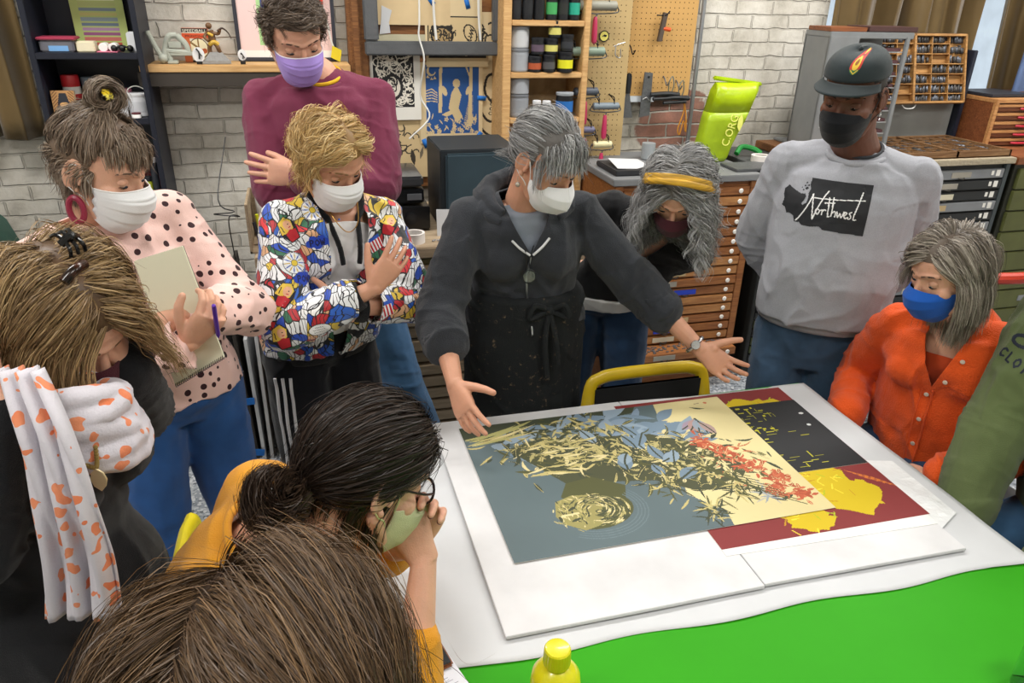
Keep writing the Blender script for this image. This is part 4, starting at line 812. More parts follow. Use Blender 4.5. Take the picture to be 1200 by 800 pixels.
t = thing('crate_shelf', 'low wooden crate at the left end of the flat file', 'crate', (-.18, 2.98, .93)); m = M(); m.b2((-.045, -.15, 0), (.06, .12, .012)); m.b2((-.045, -.15, 0), (-.035, .12, .19)); m.b2((.05, -.15, 0), (.06, .12, .09)); m.b2((-.045, .11, 0), (.06, .12, .19)); m.build('crate', WGR, t, bevel=.002)
jar('white_tub', 'white plastic tub standing in the wooden crate', -.16, 3.03, .943, .038, .17, '#dcdcdc', None, cat='tub')
for i, (c, dx, dz) in enumerate((('#d7dc2a', -.014, .12), ('#15171c', .006, .13), ('#15171c', .018, .125), ('#b4703c', .03, .08), ('#3b3f49', -.022, .09))):
    m = M(); m.tube([(-.165+dx, 2.90, .943), (-.165+dx*1.8, 2.90, .943+dz)], .0065, 8, smooth=False); tag(m.build('marker', mat('mk_'+c, c, .4)), ['neon yellow highlighter standing in the crate', 'black marker nearest the highlighter', 'black marker right of the other black marker', 'orange brown pencil in the crate', 'dark grey pen behind the highlighter'][i], 'pen')
t = thing('audio_receiver', 'black audio receiver with knobs on the flat file', 'receiver', (.27, 3.13, .93)); BPL = mat('gloss_black', '#131417', .25)
m = M(); m.b2((-.22, -.13, .008), (.22, .17, .105)); m.build('case', BPL, t, bevel=.004); m = M(); m.lathe((.14, -.13, .06), [(.024, 0), (.023, .018), (.001, .018)], (0, -1, 0), 20); m.build('knob', BPL, t)
for x in (-.1, -.07, -.04, .07): m = M(); m.lathe((x, -.13, .03), [(.008, 0), (.007, .01), (.001, .01)], (0, -1, 0), 12); m.build('knob', BPL, t)
m = M(); m.b2((-.18, -.132, .06), (.04, -.130, .092)); m.build('display', mat('display_dark', '#1d2a38', .1), t)
t = thing('turntable', 'black turntable with clear lid stacked on the receiver', 'turntable', (.27, 3.15, 1.035)); m = M(); m.b2((-.2, -.13, .01), (.2, .15, .07)); m.build('plinth', BPL, t, bevel=.005); m = M(); m.b2((-.2, -.13, .078), (.2, .15, .12)); m.build('dust_cover', mat('smoked_cover', '#4a4c50', .1, trans=.4), t, bevel=.008); m = M(); m.lathe((-.03, 0, .07), [(.12, 0), (.12, .007), (.001, .007)], n=32); m.build('platter', BPL, t); m = M(); m.b2((.13, -.135, .025), (.19, -.129, .05)); m.build('control_panel', mat('panel_grey', '#55585e', .4), t)
t = thing('tape_roll', 'white paper tape ring lying on the flat file before the receiver', 'tape', (.40, 2.86, .93)); m = M(); m.lathe((0, 0, 0), [(.034, 0), (.044, 0), (.044, .04), (.034, .04), (.034, 0)], n=28); m.build('ring', mat('tape_white', '#ddd7d2', .7), t)
m = M(); m.prism([(0, 0), (.12, 0), (.12, .105), (0, .11)], (.505, 2.92, .93), (1, -.05, 0), (0, .12, 1), -.002); tag(m.build('note_card', WHP), 'white card propped upright beside the dark speaker', 'card')
m = M()
for k in range(5): m.tube([(.47+.02*k, 2.84+.006*(k % 2), .936), (.485+.02*k, 2.85-.006*(k % 3), .937)], .003, 6)
tag(m.build('keys', mat('key_steel', '#8d8f93', .3, .8)), 'small bunch of keys lying before the white card', 'keys')
t = thing('speaker', 'large dark blue grey loudspeaker cabinet on the flat file', 'speaker', (.70, 3.12, .93)); m = M(); m.b2((-.165, -.13, 0), (.165, .2, .335)); m.build('cabinet', mat('speaker_case', '#252b30', .5, var=.04), t, bevel=.004); m = M(); m.b2((-.145, -.152, .012), (.152, -.131, .322)); m.build('grille', mat('speaker_grille', '#2f424c', .9, bump=.3, bscale=800), t, bevel=.008)
# cardboard and prints stacked on edge at the end of the flat file
CB = mat('cardboard', '#9c8460', .8, bump=.1); EDG = mat('edge_white', '#cfd0d2', .7); EDG2 = mat('edge_dark', '#3a352f', .7)
stk = [(-.50, .0, .72, CB, 'tall sheet of tan cardboard leaning at the end of the flat file'), (-.455, .04, .80, EDG2, 'dark framed board leaning just right of the tan cardboard'), (-.42, .03, .78, CB, 'second tan board in the leaning stack'), (-.385, .02, .66, EDG, 'pale board in the middle of the leaning stack'), (-.355, .0, .74, EDG2, 'dark thin board in the leaning stack'), (-.325, -.02, .55, EDG, 'short white foam board in the leaning stack'), (-.295, -.01, .62, EDG, 'white foam board nearest to the flat file')]
for i, (x, dy, h, m_, lb_) in enumerate(stk):
    m = M(); tl = .12-.02*i; m.prism([(0, 0), (.62, 0), (.62, h), (.0, h*1.04)], (x+.04, 2.86+dy, .003), (0, 1, 0), (-tl if tl > 0 else 0, 0, 1), .014); tag(m.build('leaning_board', m_, bevel=.001), lb_, 'board')
for i, (x, z, a, lb_) in enumerate(((-.31, .30, 0, 'blue tape strip on the edge of a leaning board, upper'), (-.30, .05, .2, 'blue tape strip low on a leaning board'))): m = M(); m.box((x, 2.83, z), (.05, .004, .03), Matrix.Rotation(a, 3, 'Y')); tag(m.build('tape_strip', BT), lb_, 'tape')
m = M(); m.tube([(-.29, 3.2, 1.3), (-.33, 3.0, 1.1), (-.27, 2.93, 1.07), (-.35, 2.98, 1.05), (-.26, 3.0, 1.03), (-.31, 3.1, 1.0), (-.33, 3.3, .8), (-.33, 3.5, .3), (-.34, 3.6, .02)], .0025, 6); tag(m.build('power_cord', MATS['black_plastic']), 'tangled thin black cord hanging beside the flat file', 'cord')
# ---- wooden ink rack
t = thing('ink_rack', 'open pine rack of shelves holding cans and jars of ink', 'rack', (1.13, 3.6, 0)); K = (1.13, 3.6, 0)
for x0, x1 in ((.925, .965), (1.315, 1.345)): m = M(); m.b2((x0-1.13, -.10, 0), (x1-1.13, .12, 2.4)); m.build('side_post', WD, t, bevel=.003)
for z in (.3, .7, 1.09, 1.305, 1.51, 1.735, 2.0): m = M(); m.b2((-.165, -.10, z-.025), (.185, .12, z)); m.build('shelf', WD, t, bevel=.003)
m = M(); m.b2((-.20, .12, 0), (.21, .13, 2.4)); m.build('back', TANV, t)
cans = [(1.00, 1.305, .046, .095, '#8d9197', '#7e8288', 'large grey ink can at the left of the middle rack shelf, bottom of its stack', '#a9adb2'), (1.00, 1.51, .046, .08, '#9a9ea4', '#8a8e94', 'large grey ink can on the rack shelf below the top', '#d9d9d6')]
def can(x, z, r, h, c, lid, lb_, lab=None, y=3.56, grp=None): return jar('ink_can', lb_, x, y, z, r, h, c, lid, .014, cat='can', lab=lab, group=grp, shoulder=.04, lb=(.1, .9))
can(1.015, 1.51, .05, .088, '#8d9197', '#7e8288', 'lower big grey ink can on the rack, third shelf', '#999da3'); can(1.015, 1.612, .048, .082, '#a4a7ab', '#8f9296', 'upper big grey ink can with yellow sticker on the rack', '#b9bbbd')
can(1.02, 1.305, .05, .09, '#84888f', '#74787e', 'dented grey ink can lowest in the rack', '#8b8f95'); can(1.02, 1.409, .05, .07, '#8d9197', '#7e8288', 'grey ink can stacked under the middle rack shelf', '#989ca2')
g = random.Random(9); k = 0
def ijar(x, y, z, r, h, lab, lb_): return jar('ink_jar', lb_, x, y, z, r, h, '#14161a', '#1b1d22', .016, lab=lab, cat='jar', group='black ink jars on the pine rack')
names = ['black ink jar with red and cream label, front of the second shelf', 'black ink jar with mottled grey label, front of the second shelf', 'black ink jar with bright yellow label, front of the second shelf', 'black ink jar behind the grey labelled one', 'black ink jar behind the yellow labelled one', 'black ink jar stacked with a yellow label at the top']
for (x, y, z, r, h, lab), nm_ in zip(((1.088, 3.53, 1.51, .031, .055, '#a8502e'), (1.155, 3.525, 1.51, .031, .062, '#4a4a4c'), (1.235, 3.52, 1.51, .036, .075, '#d9d61e'), (1.10, 3.60, 1.51, .03, .06, '#1d1f24'), (1.29-.01, 3.60, 1.51, .03, .07, '#23262c'), (1.165, 3.53, 1.5885, .032, .055, '#c9c36a')), names): ijar(x, y, z, r, h, lab, nm_)
for x, z, lab, nm_ in ((1.10, 1.587, '#5a4a5a', 'black ink jar atop the red labelled jar'), (1.24, 1.602, '#2a2d33', 'black ink jar atop the yellow labelled jar'), (1.18, 1.86-.2, '#c9c36a', 'small capped ink jar at the very top of the stack')): 
    if z != 1.66: ijar(x, 3.53 if x != 1.24 else 3.52, z, .03, .058, lab, nm_)
for i, (x, c) in enumerate(((.99, '#17191d'), (1.045, '#17191d'), (1.10, '#15171b'), (1.16, '#3f9a55'), (1.215, '#20221f'), (1.27, '#1f9a80'))): jar('ink_jar', ['black jar at the left end of the top rack shelf', 'second black jar on the top rack shelf', 'third black jar on the top rack shelf', 'green labelled jar on the top rack shelf', 'black jar between the green and the teal jars', 'teal labelled jar on the top rack shelf'][i], x, 3.53, 1.735, .026, .1, '#15171b', '#202226', .018, lab=c, cat='jar')
jar('ink_jar', 'black and gold labelled jar at the right end of the top rack shelf', 1.31-.018, 3.58, 1.735, .02, .1, '#15171b', '#202226', .018, lab='#6b7a2c', cat='jar')
jar('ink_jar', 'big black jar with bright blue label on the lowest visible rack shelf', 1.245, 3.53, 1.305, .042, .1, '#15171b', '#9aa0a6', .014, lab='#1f66b0', cat='jar'); jar('small_bottle', 'small white capped bottle left of the blue labelled jar', 1.155, 3.53, 1.305, .02, .06, '#b9bcc2', '#d9dadd', .015, cat='bottle'); jar('small_bottle', 'small white capped bottle beside the dented grey can', 1.105, 3.53, 1.305, .02, .062, '#c3b8b2', '#d9dadd', .015, cat='bottle')
# ---- pegboards
def peg(name, label, x0, x1, z0, z1, y, c):
    t = thing(name, label, 'pegboard', (x0, y, z0)); m = M(); m.b2((0, 0, 0), (x1-x0, .008, z1-z0)); m.build('board', mat('peg_'+c, c, .7, var=.05, vscale=3), t); m = M(); n = 8
    for i in range(int((x1-x0)/.0254)):
        for k in range(int((z1-z0)/.0254)):
            m.add([(.013+i*.0254+.0028*cos(2*pi*q/n), -.0004, .013+k*.0254+.0028*sin(2*pi*q/n)) for q in range(n)], [tuple(range(n))])
    m.build('hole_grid', mat('hole_dark', '#3a2a1a', .9), t, sharp=0); return t
peg('pegboard', 'narrow tan pegboard strip hung with rows of brayers', 1.35, 1.60, .85, 2.3, 3.62, '#b9a070'); peg('pegboard', 'wide golden tan pegboard over the bare red brick', 1.602, 2.0, 1.375, 2.3, 3.71, '#c49a5c')
m = M(); m.b2((1.605, 3.700, 1.345), (1.80, 3.709, 1.374)); tag(m.build('label_strip', mat('strip_white', '#cfd6dc', .6)), 'white label strip along the bottom of the wide pegboard', 'label'); 
m = M(); m.tube([(2.03, 3.71, 0), (2.03, 3.71, CEIL)], .011, 14, smooth=False); tag(m.build('conduit_pipe', mat('galvanised', '#a9adb2', .35, .8)), 'vertical galvanised pipe right of the wide pegboard', 'pipe')
HK = mat('hook_black', '#1b1b1d', .5, .5); PK = mat('handle_pink', '#b8325c', .4, coat=.3)
def brayer(x, z, L, r, c, label, y=3.55, hl=.11, hx=0):
    t = thing('brayer', label, 'brayer', (x, y, z)); m = M(); m.cyl((-L/2, 0, 0), (L/2, 0, 0), r, n=24); m.build('roller', mat('roller_'+c, c, .45), t, bevel=.003)
    m = M(); m.tube([(-L/2-.006, 0, 0), (-L/2-.008, .0, -r-.006), (hx, 0, -r-.014), (hx, 0, -r-.03)], .003, 6); m.tube([(L/2+.006, 0, 0), (L/2+.008, .0, -r-.006), (hx, 0, -r-.014)], .003, 6); m.cyl((-L/2-.008, 0, 0), (L/2+.008, 0, 0), .004, n=10); m.build('yoke', mat('yoke_steel', '#5d6065', .4, .7), t)
    m = M(); m.lathe((hx, 0, -r-.026), [(.007, 0), (.010, .012), (.012, .04), (.014, hl*.7), (.012, hl*.92), (.004, hl)], (0, 0, -1), 16); m.build('handle', PK, t)
    for s in (-.3, .3): m = M(); m.tube([(s*L, .07, r+.03), (s*L, 0, r+.024), (s*L, -.012, r+.004)], .0028, 6); m.tube([(s*L, .065, r+.03), (s*L, .0, r+.01), (s*L, -r*.9, -.002)], .0025, 6); m.build('peg_hook', HK, t)
    return t
brayer(1.385, 1.80, .20, .022, '#8f8f84', 'wide grey brayer at the top of the narrow pegboard', hl=.12); brayer(1.345, 1.600, .19, .021, '#7f9182', 'wide sage green brayer below the top one', hl=.12); brayer(1.36, 1.418, .12, .019, '#4e5560', 'dark blue grey brayer on the left of the strip', hl=.115)
brayer(1.47, 1.348, .135, .017, '#75828c', 'grey green brayer hung right of the dark one', hl=.12); brayer(1.37, 1.236, .09, .016, '#6a6a86', 'short brayer with violet smeared roller', hl=.1); brayer(1.465, 1.162, .10, .017, '#d8cfa4', 'cream brayer, upper of the two cream ones', hl=.12); brayer(1.36, 1.0, .10, .018, '#5a5f66', 'dark grey brayer low beside the presenter', hl=.1); brayer(1.475, .972, .11, .017, '#d8cf9c', 'cream brayer, lower of the two cream ones', hl=.11)
t = thing('round_sticker', 'round yellow and black sticker on the narrow pegboard', 'sticker', (1.46, 3.612, 1.665)); m = M(); m.lathe((0, 0, 0), [(.026, 0), (.026, .002), (.001, .002)], (0, -1, 0), 28); m.build('rim', MATS['letter_black'], t); m = M(); m.lathe((0, -.0021, 0), [(.021, 0), (.001, .0006)], (0, -1, 0), 28); m.build('face', mat('sticker_yellow', '#d9cf6a', .5), t); m = M(); m.prism([(-.014, -.003), (.0, .008), (.014, .004), (.008, -.004), (-.004, .0)], (0, -.003, 0), (1, 0, 0), (0, 0, 1), .0008); m.build('emblem', MATS['letter_black'], t)
ST = mat('tool_steel', '#6d6f72', .45, .6, bump=.3); DK = mat('tool_black', '#222427', .4)
t = thing('putty_knife', 'black handled putty knife with splayed blade on the wide pegboard', 'putty knife', (1.64, 3.68, 1.39)); m = M(); m.prism([(-.011, 0), (.011, 0), (.016, -.03), (.036, -.12), (-.03, -.12), (-.014, -.03)], (0, 0, 0), (1, 0, 0), (0, 0, 1), .002); m.build('blade', ST, t); m = M(); m.prism([(-.012, 0), (.012, 0), (.015, .05), (.014, .09), (.006, .1), (-.008, .1), (-.015, .09), (-.013, .05)], (0, .008, 0), (1, 0, 0), (0, 0, 1), .016); m.build('handle', DK, t, bevel=.004)
t = thing('scraper', 'long flat grey steel scraper hanging beside the putty knife', 'scraper', (1.742, 3.68, 1.27)); m = M(); m.prism([(-.03, 0), (.03, .01), (.026, .22), (-.02, .225)], (0, 0, 0), (1, 0, 0), (0, 0, 1), .006); m.build('blade', ST, t, bevel=.001); m = M(); m.lathe((.004, -.007, .2), [(.006, 0), (.001, .001)], (0, -1, 0), 12); m.build('hole', DK, t); m = M(); m.tube([(-.02, -.008, .09), (.0, -.01, .1), (.02, -.008, .085)], .003, 6); m.build('worn_mark', mat('steel_bright', '#b8b9ba', .3, .7), t)
t = thing('squeegee', 'narrow brown squeegee with orange knob on the wide pegboard', 'tool', (1.79, 3.68, 1.64)); m = M(); m.prism([(-.02, 0), (.004, 0), (.024, .13), (.0, .135)], (0, 0, 0), (1, 0, 0), (0, 0, 1), .02); m.build('blade', mat('tool_brown', '#54483f', .5), t, bevel=.002); m = M(); m.tube([(.005, -.012, .06), (.045, -.012, .055)], .010, 10); m.build('knob', mat('knob_orange', '#d9521f', .4), t); m = M(); m.tube([(-.03, 0, .12), (.01, -.02, .122), (.03, -.02, .14)], .0035, 6); m.build('hook', HK, t)
for x, z, lb_ in ((1.60, 1.70, 'small black peg hook high on the wide pegboard'), (1.64, 1.60, 'thin steel peg hook below the black one'), (1.845, 1.45, 'bent steel hook near the bottom edge of the wide pegboard'), (1.92, 1.43, 'bent steel hook nearest the pipe')): m = M(); m.tube([(x, 3.71, z+.02), (x, 3.69, z+.01), (x, 3.66, z-.02), (x+.008, 3.65, z)], .0035, 6); tag(m.build('peg_hook', HK if 'black' in lb_ else ST), lb_, 'hook')
t = thing('clamp_bracket', 'small steel clip bracket left on the wide pegboard', 'clip', (1.53, 3.6, 1.58)); m = M(); m.tube([(-.02, 0, .04), (.0, -.01, .05), (.03, -.02, .06)], .003, 6); m.tube([(-.01, 0, .04), (-.012, -.01, 0), (.012, -.012, -.01), (.012, -.01, .03)], .003, 6); m.build('wire', mat('wire_steel', '#a9a9a6', .3, .8), t)
for i, (x, y, lb_) in enumerate(((1.84, 1.385, 'long dark spring clamp hanging at the board edge'), (1.90, 1.365, 'dark wide clamp head next to the pipe'))):
    t = thing('spring_clamp', lb_, 'clamp', (x, 3.66, y)); m = M(); m.tube([(-.08, 0, .0), (0, -.01, .006), (.08, 0, .0)], .012, 8); m.tube([(-.07, -.01, -.02), (.06, -.01, -.015)], .009, 8); m.build('jaw', DK, t); m = M(); m.tube([(.02, 0, .0), (.012, -.01, .06), (.03, -.01, .09), (.04, -.01, .04), (.03, 0, 0)], .0035, 6); m.build('wire_loop', MATS['wire_steel'], t)
t = thing('orange_cord', 'loop of orange cord hanging by the pipe', 'cord', (1.96, 3.68, 1.3)); m = M(); m.tube([(0, 0, .06), (.005, -.01, .0), (-.018, -.01, -.09), (-.004, -.01, -.12), (.01, -.01, -.05), (.03, -.01, -.11), (.02, -.01, -.02), (.004, 0, .05)], .004, 6); m.build('loop', mat('cord_orange', '#c8862c', .6), t)
# ---- wooden type cabinet behind the wavy haired woman
def labelcab(name, label, x0, x1, yf, depth, ztop, n, wm, fm, seed, top_m, blue=True, rz=0, handle='tab', kx=.04, trimc=None, white=False, z0=.08):
    t = thing(name, label, 'cabinet', (x0, yf, 0), rz); w = x1-x0; g = random.Random(seed)
    m = M(); m.b2((0, .012, 0), (w, depth, ztop-.03)); m.build('carcass', wm, t, bevel=.003)
    m = M(); m.b2((-.015, -.015, ztop-.03), (w+.015, depth, ztop)); m.build('top', top_m, t, bevel=.003)
    for x in (0, w-kx): m = M(); m.b2((x, -.004, 0), (x+kx, .02, ztop-.03)); m.build('stile', trimc or wm, t, bevel=.003)
    m = M(); m.b2((kx, .0, 0), (w-kx, .02, z0)); m.build('plinth', wm, t)
    h = (ztop-.05-z0)/n; LB = [mat('label_cream', '#d6cfb8', .7), mat('label_tan', '#b9a27a', .7), mat('label_grey', '#9a958a', .7)]; BL = mat('label_blue', '#2440b8', .6); KN = mat('knob_white', '#e4e2dc', .4)
    for k in range(n):
        z = z0+k*h; out = -.0-(.10 if (blue and k == 2) else .0)+g.uniform(-.004, .003); m = M(); m.b2((kx+.003, out-.006, z+.004), (w-kx-.003, .3, z+h-.006)); d = m.build('drawer', fm[g.randrange(len(fm))], t, bevel=.002)
        c = g.uniform(.35, .6)*w; lw = .12; m = M(); m.b2((c-lw/2, out-.009, z+h*.22), (c+lw/2, out-.0065, z+h*.72)); m.build('drawer_label', (BL if blue and g.random() < .33 else LB[g.randrange(3)]), d)
        m = M()
        if white: m.b2((w-kx-.055, out-.009, z+h*.25), (w-kx-.03, out-.0065, z+h*.8)); m.b2((w-kx-.085, out-.009, z+h*.35), (w-kx-.07, out-.0065, z+h*.75)); m.build('number_plate', KN, d)
        else: m.lathe((w-kx-.05, out-.006, z+h*.45), [(.011, 0), (.012, .003), (.009, .006), (.001, .006)], (0, -1, 0), 14); m.build('number_disc', KN, d)
        m = M(); m.tube([(c-.02, out-.01, z+h*.2), (c, out-.02, z+h*.12), (c+.02, out-.01, z+h*.2)], .003, 6); m.build('pull', mat('pull_iron', '#3a3733', .4, .6), d)
        if blue and k == 2:
            m = M(); q = random.Random(3)
            for _ in range(120): a, b, cc = q.uniform(kx+.01, w-kx-.02), q.uniform(out+.004, out+.09), q.uniform(.004, .012); m.b2((a, b, z+h-.012), (a+.012, b+.006, z+h-.006+cc*.6))
            o = m.build('type_sorts', mat('type_metal', '#7b7f86', .4, .6), t, kind='stuff')
    return t
REDW = wood('type_cab_wood', '#7d4c2a', '#a06a3c', 6, .45); REDW2 = wood('type_cab_wood_pale', '#946239', '#b5824f', 6, .5)
labelcab('type_cabinet', 'red brown wooden type cabinet with blue and cream drawer labels', 1.36, 2.10, 3.10, .6, 1.09, 19, REDW, [REDW, REDW2, REDW], 3, mat('top_slab_grey', '#77797b', .5, bump=.1))
labelcab('type_cabinet', 'black and olive metal type cabinet with white drawer plates behind the capped man', 2.17, 2.775, 3.08, .62, 1.10, 20, mat('metal_black', '#1d1f1e', .5), [mat('metal_olive', '#3c4227', .5), mat('metal_black2', '#26282a', .5)], 5, mat('metal_grey_top', '#4b4d4d', .5), blue=False, white=True, kx=.025)
t2 = labelcab('type_cabinet', 'olive metal type cabinet with grey rails under the open type case', 2.80, 3.52, 3.02, .66, 1.14, 18, MATS['metal_black'], [MATS['metal_olive'], MATS['metal_black2'], mat('metal_silver', '#8d9095', .4, .5)], 8, mat('worn_bench', '#a59a84', .6, bump=.4, bscale=80), blue=False, white=True, kx=.03, trimc=mat('metal_grey', '#3e4649', .5))
t = thing('olive_cabinet', 'olive green drawer cabinet at the far right edge', 'cabinet', (3.56, 3.02, 0)); OV = mat('metal_olive_light', '#565a30', .5, var=.1)
m = M(); m.b2((0, .01, 0), (.8, .65, 1.10)); m.build('carcass', mat('metal_black3', '#23251c', .5), t, bevel=.003); m = M(); m.b2((-.01, -.01, 1.10), (.81, .66, 1.14)); m.build('top', WRED, t, bevel=.003)
for k in range(9):
    z = .05+k*.115; m = M(); m.b2((.03, -.006, z), (.77, .3, z+.108)); d = m.build('drawer', OV, t, bevel=.004); m = M(); m.b2((.3, -.012, z+.04), (.42, -.006, z+.07)); m.build('label_holder', MATS['metal_silver'], d)
for k, (a, b) in enumerate(((0, 0),)): m = M(); m.b2((.14, -.014, 1.02), (.34, -.008, 1.05)); m.build('name_plate', MATS['metal_silver'], t)
# open type case lying on the bench: a tray of little boxes full of type
TS = mat('type_dark', '#4d4a48', .5, .3, var=.35, vscale=60); TS2 = mat('type_dark2', '#6b6f78', .4, .5, var=.3, vscale=80); TCW = wood('case_wood', '#8a6236', '#b58850', 6, .55)
def tcase(name, label, loc, w, d, nx, ny, rot, seed, fill=.8, wm=TCW, zc=.028, frame_r=.008, sorts=True, vary=True):
    t = thing(name, label, 'type case', loc); t.rotation_euler = rot; g = random.Random(seed); m = M()
    m.b2((0, 0, 0), (w, d, .006)); m.build('bottom', wm, t); m = M()
    for lo, hi in (((0, 0, 0), (w, frame_r*1.6, zc+.006)), ((0, d-frame_r*1.6, 0), (w, d, zc+.006)), ((0, 0, 0), (frame_r*1.6, d, zc+.006)), ((w-frame_r*1.6, 0, 0), (w, d, zc+.006)), ((w*.5-.008, 0, 0), (w*.5+.008, d, zc+.006))): m.b2(lo, hi)
    m.build('rim', wm, t, bevel=.0015); m = M(); s = M(); s2 = M()
    for i in range(nx):
        x0, x1 = w*i/nx, w*(i+1)/nx
        if i: m.b2((x0-.002, .008, .005), (x0+.002, d-.008, zc))
        for k in range(ny):
            y0, y1 = d*k/ny, d*(k+1)/ny
            if k and not (vary and g.random() < .12): m.b2((x0, y0-.002, .005), (x1, y0+.002, zc))
            if g.random() < fill:
                n = int((x1-x0-.012)/.0085); 
                for q in range(n):
                    if g.random() < .82: a = x0+.006+q*.0085; b = y0+.005+g.uniform(0, .004); (s if g.random() < .6 else s2).b2((a, b, .005), (a+.0075, min(b+(y1-y0)*g.uniform(.5, .85), y1-.004), .016+g.uniform(0, .01)))
    m.build('dividers', wm, t, kind='stuff'); s.build('type_sorts', TS, t, kind='stuff', sharp=0); s2.build('type_sorts_pale', TS2, t, kind='stuff', sharp=0); return t
tcase('type_case', 'wooden type case lying flat, full of dark metal type', (2.84, 3.035, 1.141), .68, .44, 8, 7, (0, 0, 0), 2, .95, wood('case_worn', '#6b4a2c', '#8b6a48', 6, .6))
m = M(); m.b2((2.78, 3.51, 1.141), (3.55, 3.53, 1.345)); tag(m.build('bench_back', mat('bench_back_grey', '#8d8f8d', .5)), 'pale grey metal back panel behind the flat type case', 'panel')
t = tcase('type_case', 'wooden type case standing tilted up against the curtain', (2.86, 3.46, 1.345), .68, .36, 6, 7, (radians(74), 0, 0), 6, .85)
m = M(); m.tube([(.28, -.004, .018), (.30, -.022, .018), (.35, -.022, .018), (.37, -.004, .018)], .003, 6); m.build('handle', mat('handle_white', '#d9d9d6', .4), t)
m = M(); m.b2((3.555, 3.47, 1.141), (3.585, 3.54, 1.62)); m.b2((2.86, 3.545, 1.36), (3.554, 3.558, 1.70)); tag(m.build('case_stand', mat('stand_navy', '#1d2230', .5), bevel=.004), 'dark stand holding up the tilted type case', 'stand')
# grey metal galley rack with slots
t = thing('galley_rack', 'grey metal rack cabinet with slotted side, behind the capped man', 'rack', (2.50, 3.30, 1.142), radians(-4))
m = M(); m.b2((2.42, 3.1, 1.102), (2.775, 3.66, 1.14)); tag(m.build('riser_board', WDD, bevel=.003), 'thick brown board under the grey metal rack', 'board'); t = t; GM = mat('rack_grey', '#85888a', .45, .2)
m = M(); m.b2((0, .20, 0), (.44, .22, .55)); m.b2((0, 0, 0), (.012, .22, .55)); m.b2((.0, 0, .54), (.46, .22, .57)); m.b2((.0, 0, 0), (.44, .36, .012)); m.b2((.418, -.005, 0), (.44, .012, .55)); m.b2((.0, -.005, 0), (.16, .012, .55)); m.build('shell', GM, t, bevel=.003)
for k in range(9): m = M(); m.b2((.165, .004, .03+k*.056), (.415, .19, .034+k*.056)); m.build('slot_shelf', mat('slot_silver', '#b5b8bb', .35, .5), t); m = M(); m.b2((.17, .012, .036+k*.056), (.41, .18, .05+k*.056)); m.build('galley_tray', mat('tray_plum', '#54373a', .5), t)
m = M(); m.b2((.03, -.008, .12), (.14, -.0055, .34)); m.build('paper_note', WHP, t); m = M(); m.b2((.09, -.010, .15), (.13, -.008, .19)); m.build('pink_mark', mat('mark_pink', '#c8406a', .6), t)
m = M(); m.b2((.0, .01, .57), (.2, .2, .59)); m.build('flat_case', WRED, t, bevel=.002)
m = M(); m.b2((.21, .01, .572), (.48, .2, .595)); m.b2((.24, .015, .58), (.30, .02, .595)); m.build('flat_case', mat('case_plum', '#4b3230', .5), t, bevel=.002)
# small chest of drawers with red pulls
t = thing('drawer_chest', 'small wooden chest of drawers with red pulls at the right', 'chest', (3.60, 3.28, 1.14), radians(-2)); PW = wood('chest_pine', '#a87445', '#c8955f', 6, .5)
m = M(); m.b2((0, .02, 0), (.55, .36, .23)); m.build('carcass', WRED, t, bevel=.003); m = M(); m.b2((0, 0, .23), (.55, .36, .25)); m.build('top', PW, t, bevel=.002)
for x in (0, .53): m = M(); m.b2((x, 0, 0), (x+.02, .02, .23)); m.build('stile', PW, t)
for k in range(5):
    m = M(); m.b2((.022, .006, .008+k*.045), (.528, .3, .03+k*.045)); d = m.build('drawer', WRED, t, bevel=.002); m = M(); m.b2((.022, -.002, .03+k*.045), (.528, .02, .042+k*.045)); m.build('rail', PW, t)
    m = M(); m.tube([(.17, .004, .02+k*.045), (.19, -.014, .02+k*.045), (.25, -.014, .02+k*.045), (.27, .004, .02+k*.045)], .006, 8); m.build('pull', mat('pull_red', '#b5283c', .35), d)
m = M(); m.b2((3.62, 3.34, 1.392), (3.9, 3.6, 1.408)); tag(m.build('dark_binder', mat('binder_dark', '#2b2d35', .5), bevel=.003), 'dark flat binder lying on the small drawer chest', 'binder'); m = M(); m.b2((3.91, 3.34, 1.392), (4.1, 3.6, 1.402)); tag(m.build('brown_folder', mat('folder_brown', '#5a4038', .6), bevel=.003), 'brown folder beside the dark binder on the chest', 'folder')
# lime shopping bag
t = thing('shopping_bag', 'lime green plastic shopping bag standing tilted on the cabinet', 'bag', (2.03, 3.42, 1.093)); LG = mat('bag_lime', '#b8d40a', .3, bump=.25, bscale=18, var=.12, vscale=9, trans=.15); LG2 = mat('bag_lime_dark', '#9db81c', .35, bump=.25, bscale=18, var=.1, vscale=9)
def bagring(z, w, d, ox, n=40): return [(ox+w*math.copysign(abs(cos(a))**.55, cos(a))+.004*sin(a*7+z*30), d*math.copysign(abs(sin(a))**.55, sin(a))+.004*cos(a*5+z*22), z) for a in np.linspace(0, 2*pi, n, endpoint=False)]
prof = [(0, .075, .05, -.03), (.02, .085, .055, -.026), (.1, .095, .058, -.005), (.2, .108, .06, .025), (.24, .112, .06, .036), (.34, .118, .06, .065), (.37, .12, .03, .074), (.378, .125, .012, .078)]
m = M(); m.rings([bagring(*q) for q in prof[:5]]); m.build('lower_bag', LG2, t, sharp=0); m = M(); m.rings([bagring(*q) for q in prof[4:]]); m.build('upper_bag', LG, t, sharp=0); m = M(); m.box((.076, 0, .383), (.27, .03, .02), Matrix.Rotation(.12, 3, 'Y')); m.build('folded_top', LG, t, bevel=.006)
ux = Vector((.26, 0, 1)).normalized(); uy = Vector((-1, 0, .26)).normalized(); text('lettering', 'C.ORG', .062, (.035, -.064, .075), ux, uy, mat('bag_print', '#eef07a', .5), t, t=.0008, w=.15)
